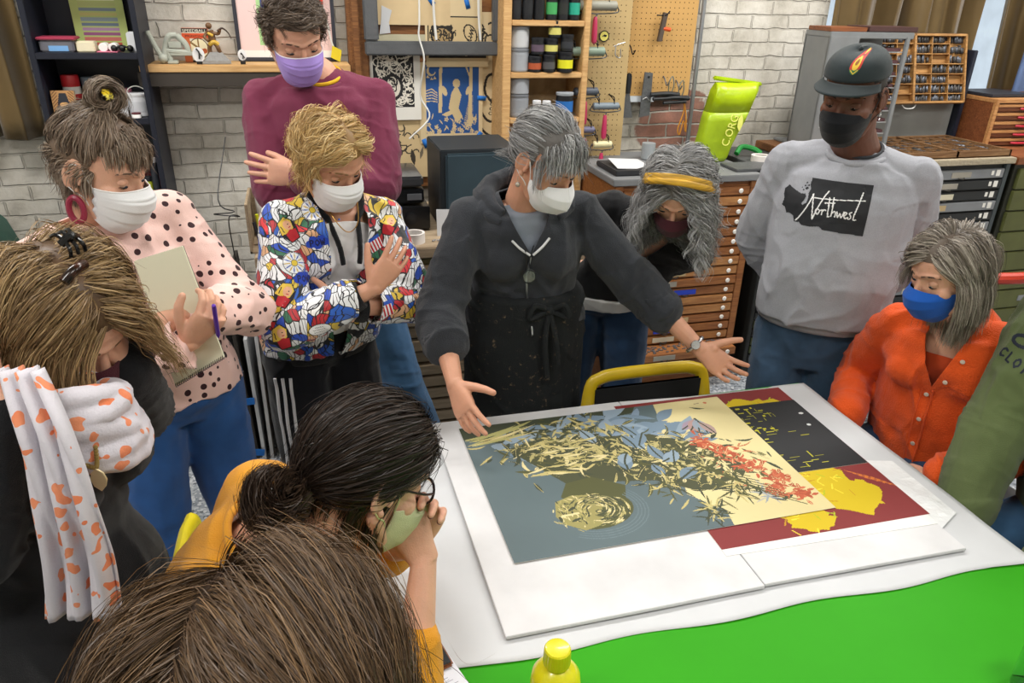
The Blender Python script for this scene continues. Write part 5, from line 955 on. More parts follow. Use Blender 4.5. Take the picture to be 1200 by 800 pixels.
m = M(); m.prism([(.0, .0), (.014, .03), (.012, .06), (.002, .085), (-.014, .06), (-.015, .025)], (.085, -.066, .15), (1, 0, .1), (0, 0, 1), .001); m.build('leaf_print', MATS['bag_print'], t)
t = thing('tape_roll', 'white and green tape roll beside the lime bag', 'tape', (2.24, 3.32, 1.10)); m = M(); m.lathe((0, 0, 0), [(.03, 0), (.048, 0), (.048, .03), (.03, .03), (.03, 0)], n=26); m.build('ring', mat('tape_white', '#ddd7d2', .7), t)
m = M(); m.tube([(2.16, 3.42, 1.12), (2.2, 3.44, 1.15), (2.26, 3.42, 1.14), (2.29, 3.40, 1.12)], .014, 8); tag(m.build('green_ribbon', mat('ribbon_green', '#1f8a3c', .5)), 'bunched bright green ribbon behind the white tape roll', 'ribbon')
m = M(); m.prism([(0, 0), (.2, .02), (.17, .16), (.01, .15)], (1.40, 3.18, 1.12), (1, 0, -.08), (0, 1, .12), .002); tag(m.build('loose_paper', WHP), 'white paper sheet lying on the wooden type cabinet', 'paper'); crate('ledger', 'dark flat ledger under the loose white paper', 'book', (1.38, 3.15, 1.092), (1.60, 3.40, 1.115), mat('ledger_dark', '#2a2b2e', .6)); jar('glass_jar', 'clear glass jar near the wall under the putty knife', 1.70, 3.5, 1.092, .035, .08, '#9aa0a4', None, cat='jar')
m = M(); m.b2((2.0, 3.14, 1.092), (2.30, 3.3, 1.104)); tag(m.build('steel_ruler_tray', ST, bevel=.002), 'flat steel tray along the front of the wooden cabinet top', 'tray')
# dark green platen machine at the far left
t = thing('press_machine', 'dark green machine with black ball lever at the left edge', 'machine', (-1.25, 3.3, 0)); GRN = mat('machine_green', '#2c4a40', .4, bump=.1)
m = M(); m.prism([(-.3, .0), (.12, .0), (.13, .5), (.1, .75), (.04, .95), (-.02, 1.02), (-.3, 1.05)], (0, -.15, 0), (1, 0, 0), (0, 0, 1), -.3); m.build('body', GRN, t, bevel=.015); m = M(); m.tube([(0, -.1, 1.0), (.03, -.12, 1.03), (.075, -.12, 1.04)], .007, 8); m.build('lever', HK, t); m = M(); m.ball((.09, -.12, 1.045), .018, 14); m.build('ball_knob', MATS['gloss_black'], t)
m = M(); m.b2((.10, -.16, .86), (.2, -.06, .89)); m.b2((.16, -.14, .84), (.2, -.08, .92)); m.build('steel_clamp', ST, t, bevel=.004); m = M(); m.b2((-.1, -.17, .55), (.1, -.15, .68)); m.build('purple_guard', mat('guard_purple', '#7a3c64', .5), t, bevel=.01)
# ---- red chair arm, yellow chairs
def seat(name, label, x, y, rz, col, h=.80, back='yellow'):
    t = thing(name, label, 'chair', (x, y, 0), rz); mc = mat('chair_'+col, col, .35, coat=.2); bkm = mat('chair_pad', '#141518', .7)
    m = M(); P = [(-.2, .2, .45), (-.205, .23, .62), (-.19, .25, h-.035), (-.16, .255, h-.008), (-.1, .258, h), (.1, .258, h), (.16, .255, h-.008), (.19, .25, h-.035), (.205, .23, .62), (.2, .2, .45)]
    P = crom(P, 4); rs = []
    for i, p_ in enumerate(P):
        d = (P[min(i+1, len(P)-1)]-P[max(i-1, 0)]).normalized(); n_ = Vector((0, 1, 0)); s = d.cross(n_).normalized(); rs.append([p_+s*(.022*cos(a))+n_*(.014*sin(a)) for a in np.linspace(0, 2*pi, 12, endpoint=False)])
    m.rings(rs); m.build('back_frame', mc, t); m = M(); m.b2((-.185, .235, .52), (.185, .247, h-.03)); m.build('backrest', bkm, t, bevel=.006)
    m = M(); m.b2((-.21, -.21, .435), (.21, .21, .47)); m.build('seat', mc, t, bevel=.014)
    for sx in (-1, 1):
        for sy in (-1, 1): m = M(); m.tube([(.18*sx, .18*sy, .44), (.21*sx, .22*sy, 0)], .012, 10, smooth=False); m.build('leg', mat('chair_steel', '#a7a9ac', .3, .8), t)
    return t
YC = '#c9ab1c'
seat('chair', 'yellow framed chair with black back behind the table', .975, 1.60, 0, YC, .79)
seat('chair', 'yellow framed chair under the woman in mustard', -.03, 1.13, radians(90), '#dccb1e', .88)
seat('chair', 'grey chair under the woman in the orange shirt', 1.86, 1.50, radians(-85), '#4a4d52', .78); seat('chair', 'grey chair under the person in olive', 1.96, 1.04, radians(-85), '#4a4d52', .78)
t = thing('armchair', 'wooden armchair with curved glossy red arm behind the orange shirt', 'chair', (2.55, 2.2, 0), 0); RD = mat('arm_red', '#b8331c', .3, coat=.4)
m = M(); m.tube([(-.02, .18, .80), (.06, .02, .84), (.22, -.06, .86), (.45, -.02, .86)], .024, 10); m.tube([(-.02, .18, .80), (-.03, .2, .70), (.0, .2, .6), (-.05, .2, .46)], .022, 10); m.tube([(.45, -.02, .86), (.45, .0, .46)], .022, 10); m.build('arm', RD, t)
m = M(); m.b2((-.1, -.05, .42), (.5, .5, .46)); m.build('seat', mat('seat_black', '#17181a', .6), t, bevel=.02)
for x, y in ((-.05, .0), (.45, .0), (-.05, .45), (.45, .45)): m = M(); m.tube([(x, y, .42), (x, y, 0)], .02, 10, smooth=False); m.build('leg', WRED, t)
# ---- big work table with green top
TG = mat('table_green', '#2e950a', .6, spec=.22, var=.06, vscale=2.5, bump=.03, bscale=8)
TX0, TX1, TY0, TY1, TZ = .02, 1.455, .14, 1.752, .75
t = thing('work_table', 'large work table with bright green top and white steel legs', 'table', (.75, .95, 0)); m = M(); m.b2((TX0-.75, TY0-.95, TZ-.032), (TX1-.75+.25*0, TY1-.95, TZ-.004)); m.build('table_top', TG, t, bevel=.003)
for x in (TX0-.66, TX1-.84):
    for y in (TY0-.86, TY1-1.04): m = M(); m.b2((x-.025, y-.025, 0), (x+.025, y+.025, TZ-.032)); m.build('leg', mat('leg_white', '#cfd0d2', .5), t, bevel=.004)
# wrinkled white cover paper, foam board, prints
m = M(); nx, ny = 90, 60; PV = lambda x, y: .0012+.0016*(noise.noise(Vector((x*6, y*6, 1)))+.6)*(1+2*(x > 1.34))
poly = None; rs = []
for k in range(ny+1):
    v = k/ny; row = []
    for i in range(nx+1):
        u = i/nx; xl = .04; yb = .905+.03*(1-u)+.006*sin(u*23)-.0*u; xr = 1.462-.0*v; x = xl+(xr-xl)*u; y = yb+(1.757-.02*u-yb)*v; row.append((x, y, TZ-.004+PV(x, y)))
    rs.append(row)
m.rings(rs, closed=False, cap=False); o = m.build('cover_paper', WHP, sharp=0); sd = o.modifiers.new('thickness', 'SOLIDIFY'); sd.thickness = .0008; sd.offset = 1; tag(o, 'wide sheet of white paper covering the far part of the green table', 'paper')
FB_ = mat('foam_board', '#cfcfd1', .7)
m = M(); m.prism([(.282, .973), (.832, .972), (.832, 1.745), (.276, 1.75)], (0, 0, TZ+.0028), (1, 0, 0), (0, 1, 0), .008); tag(m.build('foam_board', FB_, bevel=.001), 'white foam board under the blue part of the flower print', 'board')
m = M(); m.prism([(.834, .976), (1.335, .965), (1.35, 1.70), (.834, 1.745)], (0, 0, TZ+.0028), (1, 0, 0), (0, 1, 0), .008); tag(m.build('foam_board', FB_, bevel=.001), 'second white foam board, under the red and yellow print', 'board')
ZP = TZ+.0112
# the red and yellow print
p = Paint(.545, .63, .0022, '#7d2c2c'); w, h = p.w, p.h; Y_ = '#c9af10'; g = random.Random(5)
def blob(cx, cy, a, b, c, n=26, jag=.25, seed=0): q = random.Random(seed); p.poly([(cx+a*(1+q.uniform(-jag, jag))*cos(2*pi*k/n), cy+b*(1+q.uniform(-jag, jag))*sin(2*pi*k/n)) for k in range(n)], c)
blob(.40, .53, .11, .055, Y_, seed=1); blob(.34, .49, .07, .05, Y_, seed=2); blob(.46, .47, .05, .035, Y_, seed=3); blob(.36, .18, .10, .10, Y_, seed=4); blob(.42, .10, .07, .06, Y_, seed=5); blob(.30, .26, .09, .05, Y_, seed=6); blob(.25, .05, .06, .045, Y_, seed=7); blob(.46, .14, .025, .018, Y_, seed=8)
for k in range(60): a = g.uniform(0, 6.3); x, y = g.choice([(.40, .52), (.36, .17), (.27, .06)]); x += g.uniform(-.08, .08); y += g.uniform(-.05, .05); p.stroke([(x, y), (x+.02*cos(a), y+.02*sin(a))], .0016, g.choice(['#b98a14', '#a8b41c', '#e8d23a']))
for k in range(5): p.stroke([(.46+.012*k, .20-.01*k), (.50+.012*k, .15-.01*k)], .0012, '#c8702c')
p.sheet('printed_sheet', PAINT, (.80, 1.09, ZP), (1, -.012, 0), (.012, 1, 0), .0008); tag(bpy.data.objects['printed_sheet'], 'deep red print with bright yellow shapes under the flower print', 'print'); bpy.data.objects['printed_sheet'].name = 'art_print'
# narrow black print laid across it
p = Paint(.36, .335, .002, '#1e2023'); g = random.Random(11)
for k in range(150):
    x = g.betavariate(1.1, 2.6)*.3; y = g.uniform(.01, .32); a = .012+.02*g.random()
    if g.random() < .5: p.rect(x, y, x+a, y+.0025, g.choice(['#a6a21a', '#8f8c1a', '#c9c43a']))
    else: p.rect(x, y, x+.0025, y+a, g.choice(['#a6a21a', '#8f8c1a']))
for k in range(34): x, y = g.uniform(.0, .22), g.uniform(.15, .33); p.rect(x, y, x+g.uniform(.006, .018), y+g.uniform(.003, .008), '#b3ad1c')
for x, y in ((.335, .26), (.32, .2)): p.ell(x, y, .007, .005, '#cfd2d2')
o = p.sheet('art_print', PAINT, (.985, 1.305, ZP+.0012), (1, -.02, 0), (.02, 1, 0), .0008); tag(o, 'black print with small yellow window marks laid over the red print', 'print')
# the large flower and head print
W_, H_ = .79, .545; p = Paint(W_, H_, .0016, '#57666a'); g = random.Random(21)
CR = '#d2c592'; DG = '#3b4130'; OL = '#4d4f2c'; STB = '#6f8394'; LB_ = '#8799a8'; RU = '#b5583a'; YE = '#b8ab70'
p.poly([(.52, 0), (.53, .05), (.47, .13), (.50, .22), (.60, .30), (.55, .42), (.58, H_), (W_, H_), (W_, 0)], CR)
p.poly([(0, H_), (0, H_-.06), (.10, H_-.1), (.2, H_-.08), (.5, H_-.03), (.52, H_)], DG)
# slate petals along the upper left
for k in range(80): x, y = g.uniform(.06, .60), H_-g.uniform(.02, .2); p.leaf(x, y, g.uniform(.05, .11), g.uniform(.010, .02), g.uniform(-.6, .9), g.choice([STB, LB_, STB, '#7d90a3']), g.uniform(-.6, .6))
p.poly([(.10, H_-.13), (.2, .45), (.35, .42), (.5, .40), (.62, .32), (.68, .2), (.60, .12), (.50, .14), (.42, .2), (.32, .22), (.27, .19), (.2, .24), (.16, .31)], '#454830')
# dense dark foliage through the middle
for k in range(760):
    t_ = g.random(); cx = .16+.5*t_; cy = .36-.10*t_+.06*sin(t_*6); x = cx+g.gauss(0, .06); y = cy+.02+g.gauss(0, .066); a = g.uniform(0, 6.3)
    c = g.choice([DG, OL, DG, DG, OL, YE, '#a9a06a', YE, CR]) if x < .6 else g.choice([OL, DG, RU, CR]); p.leaf(x, y, g.uniform(.018, .06), g.uniform(.0022, .006), a, c, g.uniform(-1.2, 1.2), None if g.random() < .6 else (DG if c in (YE, CR) else YE))
for k in range(12): x, y = g.uniform(.30, .55), g.uniform(.22, .4); p.leaf(x, y, g.uniform(.05, .08), g.uniform(.014, .022), g.uniform(0, 6), g.choice([STB, LB_]), g.uniform(-.5, .5), DG)
# star burst blossoms low down
for cx, cy, R_, n, cs_ in ((.50, .06, .055, 40, (DG, OL, YE)), (.60, .12, .06, 46, (DG, OL, YE)), (.66, .09, .055, 30, ('#8f98a0', '#b5afa0', DG)), (.44, .17, .05, 34, (DG, YE, OL)), (.56, .2, .05, 34, (OL, YE, DG))):
    for k in range(n): a = 2*pi*k/n+g.uniform(-.1, .1); p.leaf(cx+g.gauss(0, .012), cy+g.gauss(0, .012), R_*g.uniform(.4, 1.0), .0026, a, g.choice(cs_), g.uniform(-.4, .4))
for cx, cy, R_ in ((.655, .27, .05), (.69, .20, .055), (.735, .14, .05), (.70, .1, .04), (.745, .065, .035), (.62, .33, .04)):
    for k in range(40): a = g.uniform(0, 6.3); r_ = g.uniform(0, R_*.7); p.leaf(cx+r_*cos(a), cy+r_*sin(a), .022, .0045, g.uniform(0, 6.3), g.choice([RU, '#c26a48', '#a34c30', RU]), g.uniform(-1, 1), CR if g.random() < .3 else None)
for k in range(5): p.leaf(.60+.02*k, .40-.01*k, .07, .016, .5+.3*k, ['#9a8a9a', '#a88a86', '#8f98a4', LB_, '#a78f8a'][k], .3, DG)
for k in range(7): p.stroke([(.55, .24), (.60+.012*k, .2-.02*k), (.66+.012*k, .16-.022*k)], .0016, OL)
# long pale blades at the upper left corner
for k in range(12): p.leaf(.0+g.uniform(0, .02), H_-.075+g.uniform(-.02, .02), g.uniform(.14, .22), .004, g.uniform(.02, .32), g.choice([YE, CR, '#a8a468']), .2)
for k in range(30): p.leaf(g.uniform(.12, .3), g.uniform(.28, .42), .06, .004, g.uniform(-.5, .3), g.choice([YE, CR, DG]), .3)
# the bowed head in profile, generic
hx, hy = .235, .125; p.ell(hx, hy, .092, .064, OL, .15); p.poly([(.17, .19), (.20, .24), (.27, .25), (.34, .2), (.32, .15), (.2, .14)], OL)
p.poly([(hx-.1, hy+.0), (hx-.085, hy+.05), (hx-.04, hy+.066), (hx+.03, hy+.055), (hx+.0, hy-.05), (hx-.05, hy-.062), (hx-.09, hy-.03)], '#8f8852')
for k in range(230): a = g.uniform(-2.0, 2.1); r_ = .25+.75*g.random(); x = hx+.085*r_*cos(a); y = hy+.06*r_*sin(a); p.leaf(x, y, g.uniform(.012, .032), .0018, a+1.57+g.uniform(-.25, .25), g.choice([YE, DG, DG, CR, '#8b8656', OL]), .6)
for k in range(90): x = hx-.05+g.gauss(0, .025); y = hy+g.gauss(0, .028); p.leaf(x, y, g.uniform(.008, .02), .0016, g.uniform(.6, 2.4), g.choice([CR, YE, DG, '#a39a60']), .5)
p.ell(hx-.055, hy+.018, .012, .004, DG, .5); p.ell(hx-.058, hy-.022, .013, .004, DG, .3); p.stroke([(hx-.045, hy), (hx-.085, hy-.002)], .003, CR); p.ell(hx-.092, hy-.012, .004, .01, DG); p.ell(hx+.005, hy-.005, .010, .006, DG); p.ell(hx+.005, hy-.005, .006, .003, YE)
for q in range(4): p.stroke([(hx+(.1+.008*q)*cos(a), hy+(.074+.008*q)*sin(a)) for a in np.linspace(-2.2, .6, 14)], .0012, '#64747a')
p.stroke([(.70, .52), (.715, .522)], .002, '#9a8a6a'); p.ell(.735, .52, .006, .005, '#c26a48')
# shape of the sheet: blue edge on the left, right edge runs slantwise in the photo only by perspective
o = p.sheet('art_print', PAINT, (.349, 1.155, ZP+.0024), (1, .0, 0), (-.012, 1, 0), .0008); tag(o, 'large print of a bowed head among leaves and rust coloured flowers', 'print')
m = M(); m.prism([(.80, 1.07), (1.335, 1.05), (1.34, 1.10), (.80, 1.12)], (0, 0, ZP-.0002), (1, 0, 0), (0, 1, 0), .0008); tag(m.build('tissue_sheet', mat('tissue', '#e2e2e0', .7, bump=.5, bscale=30)), 'white tissue sheet peeking out under the red print', 'paper')
m = M(); m.prism([(1.34, 1.04), (1.42, 1.08), (1.425, 1.30), (1.35, 1.32)], (0, 0, TZ+.0032), (1, 0, 0), (0, 1, 0), .0008); tag(m.build('tissue_sheet', mat('glassine', '#dfe1e2', .25, bump=.6, bscale=25)), 'creased glassine sheet at the right edge of the boards', 'paper')
# yellow bottle
t = thing('glue_bottle', 'bright yellow plastic bottle with yellow screw cap at the front', 'bottle', (.318, .80, .7465)); YB = mat('bottle_yellow', '#d9d31a', .3, coat=.3); m = M(); H0 = .105; t.scale = (1.15, 1.15, 1.15)
m.lathe((0, 0, 0), [(.028, 0), (.034, .004), (.036, .02), (.036, H0-.03), (.034, H0-.014), (.026, H0-.002), (.017, H0+.004), (.0165, H0+.012)], n=32); m.build('bottle_body', YB, t)
m = M(); rs = [[((r_+(.0006 if q % 2 else 0))*cos(2*pi*q/56), (r_+(.0006 if q % 2 else 0))*sin(2*pi*q/56), H0+zz) for q in range(56)] for r_, zz in ((.0185, .008), (.019, .010), (.0182, .034), (.0165, .036), (.0145, .0355), (.001, .035))]; m.rings(rs); m.build('screw_cap', YB, t)
# phone, notes
t = thing('smartphone', 'black smartphone in wood grain case at the front table edge', 'phone', (.095, .955, .7535), radians(14)); m = M(); m.b2((-.075, -.037, 0), (.075, .037, .009)); m.build('wood_case', WRED, t, bevel=.004); m = M(); m.b2((-.071, -.033, .0092), (.071, .033, .0102)); m.build('screen', mat('screen_dark', '#23282e', .08, coat=.5), t, bevel=.0004); m = M(); m.b2((.064, -.006, .0103), (.066, .006, .0105)); m.build('speaker_slot', ST, t)
p = Paint(.11, .15, .0012, '#dfe2ec'); g = random.Random(2)
for k in range(16):
    x = .012
    while x < .085: L_ = g.uniform(.005, .015); p.stroke([(x, .138-k*.0085), (x+L_, .138-k*.0085+g.uniform(-.0008, .0008))], .0007, '#8e93a6'); x += L_+.004
o = p.sheet('handwritten_note', PAINT, (.11, .80, .7535), (.86, .28, 0), (-.28, .86, 0), .0006); tag(o, 'small sheet of handwritten notes next to the smartphone', 'paper')
m = M(); m.lathe((0, 0, 0), [(.032, 0), (.034, .006), (.035, .11), (.033, .11), (.032, .008), (.001, .007)], n=30); o = m.build('drinking_glass', mat('clear_glass', '#eaf6f6', .02, trans=1)); o.location = (1.16, .64, .7465); tag(o, 'clear drinking glass at the right front corner', 'glass')
# ================================================================ people
D_ = radians
def person(label, j, group=None):
    return thing('person', label, 'person', (j.pel.x, j.pel.y, 0))
def body(j, root, fr, skin, hands=(), nr=.05, vox=.0028, fem=None, skinleg=True, earr=True, torso_off=-.014, chestvox=.007, mouth=True):
    """one continuous body: head and neck, trunk and legs, arms with their hands"""
    parts = []
    parts.append(headmesh(fr, j.nck-j.ax*.01, nr, j.fem if fem is None else fem, earr, mouth))
    m = M(); torso(m, j, torso_off, bust=.02, sh=.048); legs(m, j, -.012); parts.append(fuse(m, chestvox, 4))
    tips = {}
    for s in 'LR':
        if not hasattr(j, 'w'+s): continue
        m = M(); armskin(m, j, s); hh = [h for h in hands if h[0] == s]
        for h in hh: tips[s] = hand(m, *h[1], **h[2])
        parts.append(fuse(m, vox if hh else .006, 2))
    me = merge(parts); return finish('body', me, skin, root), tips
def H(s, W, d, n, th, k=1.0, **kw):
    d = Vector(d).normalized(); n = Vector(n); n = (n-d*n.dot(d)).normalized(); sg = 1 if d.cross(n).dot(Vector(th)) > 0 else -1
    return (s, (W, d, n, sg), dict(k=k, **kw))
def jeans(j, root, m_, off=.006, top=.2, fold=.004, name='jeans', belly=0, tab=None, seed=1):
    m = M(); torso(m, j, off, t1=top, bust=0, belly=belly, tab=tab); legs(m, j, off+.004, r=(.088, .082, .062, .06, .058)); me = fuse(m, .008, 4)
    ex = []
    for s in 'LR':
        k = getattr(j, 'k'+s); h = getattr(j, 'h'+s); ex += [(k, .11, (0, 0, 1), 110, .004), (h, .13, (j.hf*.3+Vector((0, 0, 1))+j.hr*(.8 if s == 'L' else -.8)), 80, .005)]
    shift(me, folds(fold, 8, 3, (0, 0, 1), ex, seed=seed)); return finish(name, me, m_, root)
def top(j, root, name, m_, off=.012, arms='LR', upto=1.0, srad=(.06, .056, .054, .052, .044), bottom=-.05, belly=0, fold=.005, vox=.006, seed=1, tab=None, bust=.03, neckcut=.03, cuts=None, solid=0, f=8, st=3, armam=.005, shoulder=.05, d=(0, 0, 1), extra=(), smooth=4, hem=None):
    m = M(); torso(m, j, off, t0=bottom, belly=belly, bust=bust, tab=tab, sh=shoulder)
    ex = list(extra)
    for s in arms: sleeve(m, j, s, off=off*.8, r=srad, upto=upto if not isinstance(upto, dict) else upto[s]); ex += armfold(j, s, armam)
    me = fuse(m, vox, smooth)
    shift(me, folds(fold, f, st, d, ex, seed=seed))
    nc = j.nck+j.ax*neckcut
    if cuts is None: trim(me, lambda c, n: (c-nc).dot(j.ax) > 0 and (c-nc-j.ax*(c-nc).dot(j.ax)).length < .088, [(nc, j.ax)])
    else: cuts(me)
    return finish(name, me, m_, root, solid=solid or .003), me
def ring(root, name, m_, c, d, r, t, wob=.003, n=28, a=1.0, b=1.0, X=None, seed=0, turns=1):
    x, y, d = axes(d) if X is None else (Vector(X).normalized(), Vector(d).normalized().cross(Vector(X)).normalized(), Vector(d).normalized()); c = Vector(c); m = M(); P = []
    for i in range(n*turns+1): q = 2*pi*i/n; w = 1+wob/r*math.sin(q*3+seed)+wob/r*math.sin(q*5+seed*2); P.append(c+(x*cos(q)*a+y*sin(q)*b)*r*w+d*(wob*math.sin(q*2+seed)+t*.8*i/n*(turns > 1)))
    m.tube(P, t, 10, smooth=False); return mfin(m, name, m_, root)
def cuffroll(j, s, root, m_, up, rad, thick=.016, n=3, name='rolled_cuff'):
    E, W = getattr(j, 'e'+s), getattr(j, 'w'+s); d = (W-E).normalized(); m = M(); x, y, d = axes(d); c = E.lerp(W, up)
    for q in range(n):
        P = []; cc = c-d*(q*thick*1.25)
        for i in range(29): a = 2*pi*i/28; r_ = rad*(1+.06*math.sin(a*2+q)+.04*math.sin(a*5+q*2)); P.append(cc+(x*cos(a)+y*sin(a))*r_+d*(.006*math.sin(a*2+q*1.7)))
        m.tube(P, thick*(1-.08*q), 10, smooth=False)
    me = fuse(m, .004, 2); shift(me, folds(.002, 30, 1, d)); return finish(name, me, m_, root)
SK1 = skinmat('skin_fair', '#dba88e'); SK2 = skinmat('skin_rosy', '#d5a188'); SK3 = skinmat('skin_tan', '#cb967b'); SK4 = skinmat('skin_brown', '#6b4535')
DEN = cloth('denim_blue', '#3f6187', .85, .35, 900, .16, vs=14); DEN2 = cloth('denim_dark', '#27405f', .85, .35, 900, .16, vs=14); DEN3 = cloth('denim_mid', '#456b92', .85, .35, 900, .15, vs=12); DEN4 = cloth('denim_bright', '#2f5c9c', .85, .35, 900, .14, vs=12)
BLK = cloth('black_knit', '#16171a', .9, .4, 700); SHOE = mat('shoe_leather', '#22201f', .5, bump=.1); WHC = cloth('white_jersey', '#e9e9ea', .85, .2)
LOOPW = mat('white_elastic', '#ececec', .7); LOOPK = mat('black_elastic', '#121214', .7)
MASKW = cloth('mask_white', '#e6e7ea', .8, .15, 900, .02)

FB = [((0, .115, -.05), .072), ((0, .11, .0), .05)]
# ---- presenter in the charcoal hooded sweatshirt
if want('presenter'):
    nck = Vector((.585, 1.945, 1.335)); j = skel((.62, 2.03, .90), nck, D_(188), 1.0, True, bow=.02)
    j.nck = nck; wR = spotY(533, 450, 1.66); wL = spotY(820, 409, 1.72)
    arm(j, 'R', wR, (-.6, .1, -.7), .28, .235); arm(j, 'L', wL, (.3, .4, -.6), .285, .235)
    root = person('woman in charcoal zip hoodie and dark apron reaching both bare forearms over the prints', j)
    fr = Frame(spotY(641, 186, 1.85), D_(150), D_(34), D_(4), 1.0)
    hR = H('R', wR, spotY(553, 500, 1.56)-wR, (.75, .1, -.45), (.45, -.9, .5), curl=(.16, .2, .28, .34), spread=.2, tcurl=.2, tout=1.0)
    hL = H('L', wL, spotY(862, 440, 1.67)-wL, (-.15, -.75, .45), (.1, .2, .9), curl=(.32, .36, .42, .5), spread=.16, tcurl=.15, tout=.95)
    b, tips = body(j, root, fr, SK3, (hR, hL), .05)
    HD = cloth('hoodie_charcoal', '#34373d', .95, .5, 420, .12)
    up = {'R': .42, 'L': .36}
    def vcut(me):
        c = j.nck+j.ax*.04; trim(me, lambda p, n: (p-c).dot(j.ax) > 0 and (p-c-j.ax*(p-c).dot(j.ax)).length < .088, [(c, j.ax)])
        v0 = j.sp(.74)+j.f*.1; a = (j.ax+j.r*.55).normalized(); bb = (j.ax-j.r*.55).normalized(); n1 = a.cross(j.f).normalized(); n2 = bb.cross(j.f).normalized()
        if n1.dot(j.r) < 0: n1 = -n1
        if n2.dot(j.r) > 0: n2 = -n2
        trim(me, lambda p, n: (p-v0).dot(n1) < 0 and (p-v0).dot(n2) < 0 and (p-v0).dot(j.ax) > 0 and (p-j.nck).dot(j.f) > -.01, [(v0, n1), (v0, n2)])
    hood_t = [(t, a+.012, b_+.012) for t, a, b_ in TABF]
    o, hm = top(j, root, 'hooded_sweatshirt', HD, .016, upto=up, srad=(.056, .062, .064, .064, .062), bottom=-.02, tab=hood_t, cuts=vcut, seed=4, armam=.006, fold=.007, extra=[(j.sp(.3), .16, j.ax+j.r*.2, 90, .006)])
    for s in 'RL': cuffroll(j, s, root, HD, up[s]+.02, .05, .014, 4)
    # tee shirt under it
    m = M(); torso(m, j, -.001, bust=.02, t0=.3, sh=.045); me = fuse(m, .006, 3); c = j.nck-j.ax*.005+j.f*.03
    trim(me, lambda p, n: (p-c).dot(j.ax-j.f*.9) > 0, [(c, (j.ax-j.f*.9))]); finish('tee_shirt', me, cloth('tee_grey', '#8b93a0', .9, .3, 600), root, solid=.002)
    # hood lying round the neck
    m = M()
    for q, (rr, up_, t) in enumerate(((.088, .028, .024), (.106, .008, .026), (.11, -.016, .024), (.09, -.045, .03))):
        P = []
        for i in range(25):
            a = -2.45+4.9*i/24; back = (cos(a)+1)/2; P.append(j.nck+j.r*(rr*sin(a)*(1.12+.1*back))-j.f*(rr*cos(a)*(1.0 if cos(a) > 0 else .9)-.0)+j.ax*(up_-.05*(1-back)**1.2-(.03*back if q > 1 else 0)))
        m.tube(P, lambda u, t=t: t*(.45+.75*math.sin(pi*u)), 10, smooth=False)
    me = fuse(m, .005, 4); shift(me, folds(.004, 12, 2, seed=5)); finish('hood', me, HD, root)
    # zip and its tape
    bv = surf(hm); ZP = mat('zip_metal', '#b9bbc0', .3, .9); TP = mat('zip_tape', '#cfd1d4', .8)
    A = np.array(root.matrix_basis)
    bv = worldmesh(o, root)
    def onf(t, x, off=.003, up=0):
        p = j.sp(t)+j.r*x; h = bv.ray_cast(p+j.f*.4, -j.f, .6); return (h[0] if h[0] else p+j.f*.12)+j.f*off
    m = M(); m.tube([onf(t, .004-.006*math.sin(t*9), .002) for t in np.linspace(.73, .12, 16)], .0032, 6); mfin(m, 'zip', ZP, root)
    for s in (-1, 1):
        m = M(); m.tube([onf(.735+.012, .004*s, .004), onf(.79, .03*s, .004), onf(.84, .052*s, .004)], .0035, 6); mfin(m, 'zip_tape', TP, root)
    # half apron with a tied bow and paint specks
    AP = mat('apron_canvas', '#15191b', .9, bump=.4, bscale=500, var=.1)
    nt = AP.node_tree; bs = nt.nodes['Principled BSDF']; tc = nt.nodes.new('ShaderNodeTexCoord'); vo = nt.nodes.new('ShaderNodeTexNoise'); vo.inputs['Scale'].default_value = 42; vo.inputs['Detail'].default_value = 8; vo.inputs['Roughness'].default_value = .75
    nt.links.new(tc.outputs['Object'], vo.inputs[0]); rp = nt.nodes.new('ShaderNodeValToRGB'); rp.color_ramp.elements[0].position = .60; rp.color_ramp.elements[1].position = .68
    rp.color_ramp.elements[0].color = (*lin('#15191b'), 1); rp.color_ramp.elements[1].color = (*lin('#7d6a52'), 1); nt.links.new(vo.outputs[0], rp.inputs[0]); nt.links.new(rp.outputs[0], bs.inputs['Base Color'])
    jeans(j, root, cloth('trousers_navy', '#1d2b40', .9, .3), .004)
    for s in 'LR': shoe(j, s, root, SHOE)
    m = M(); ring_ = []
    for t, a, b_ in ((.34, .160, .128), (.2, .178, .137), (.05, .19, .143), (-.12, .194, .147), (-.35, .192, .15), (-.6, .195, .155)):
        c = j.pel.lerp(j.nck, max(t, 0)) if t > 0 else j.pel+Vector((0, 0, t*.5)); ring_.append((c, a, b_, j.hr, j.hf))
    loft(m, ring_, 36, .9); me = fuse(m, .007, 3); shift(me, folds(.006, 7, 4, (0, 0, 1), seed=8)); finish('apron', me, AP, root)
    ring(root, 'apron_band', AP, j.sp(.27), j.ax, .168, .02, .002, a=1.0, b=.82, X=j.hr)
    m = M(); k0 = j.sp(.27)+j.hf*.148-j.hr*.055
    for q in ((-.04, .02), (.045, .012)): m.tube([k0, k0+j.hr*q[0]+Vector((0, 0, .02))+j.hf*.015, k0+j.hr*q[0]*1.3+Vector((0, 0, -.02))+j.hf*.012, k0], .008, 8)
    m.tube([k0, k0+j.hr*.012-Vector((0, 0, .1))+j.hf*.012, k0-Vector((0, 0, .22))+j.hf*.01], .009, 8); m.tube([k0, k0-j.hr*.02-Vector((0, 0, .09))+j.hf*.014, k0-j.hr*.03-Vector((0, 0, .17))+j.hf*.012], .008, 8); m.ball(k0, .016); mfin(m, 'apron_tie', AP, root)
    # folded reading glasses hanging in the neckline
    g = onf(.70, .006, .006); m = M(); up_ = j.ax; rr_ = j.r
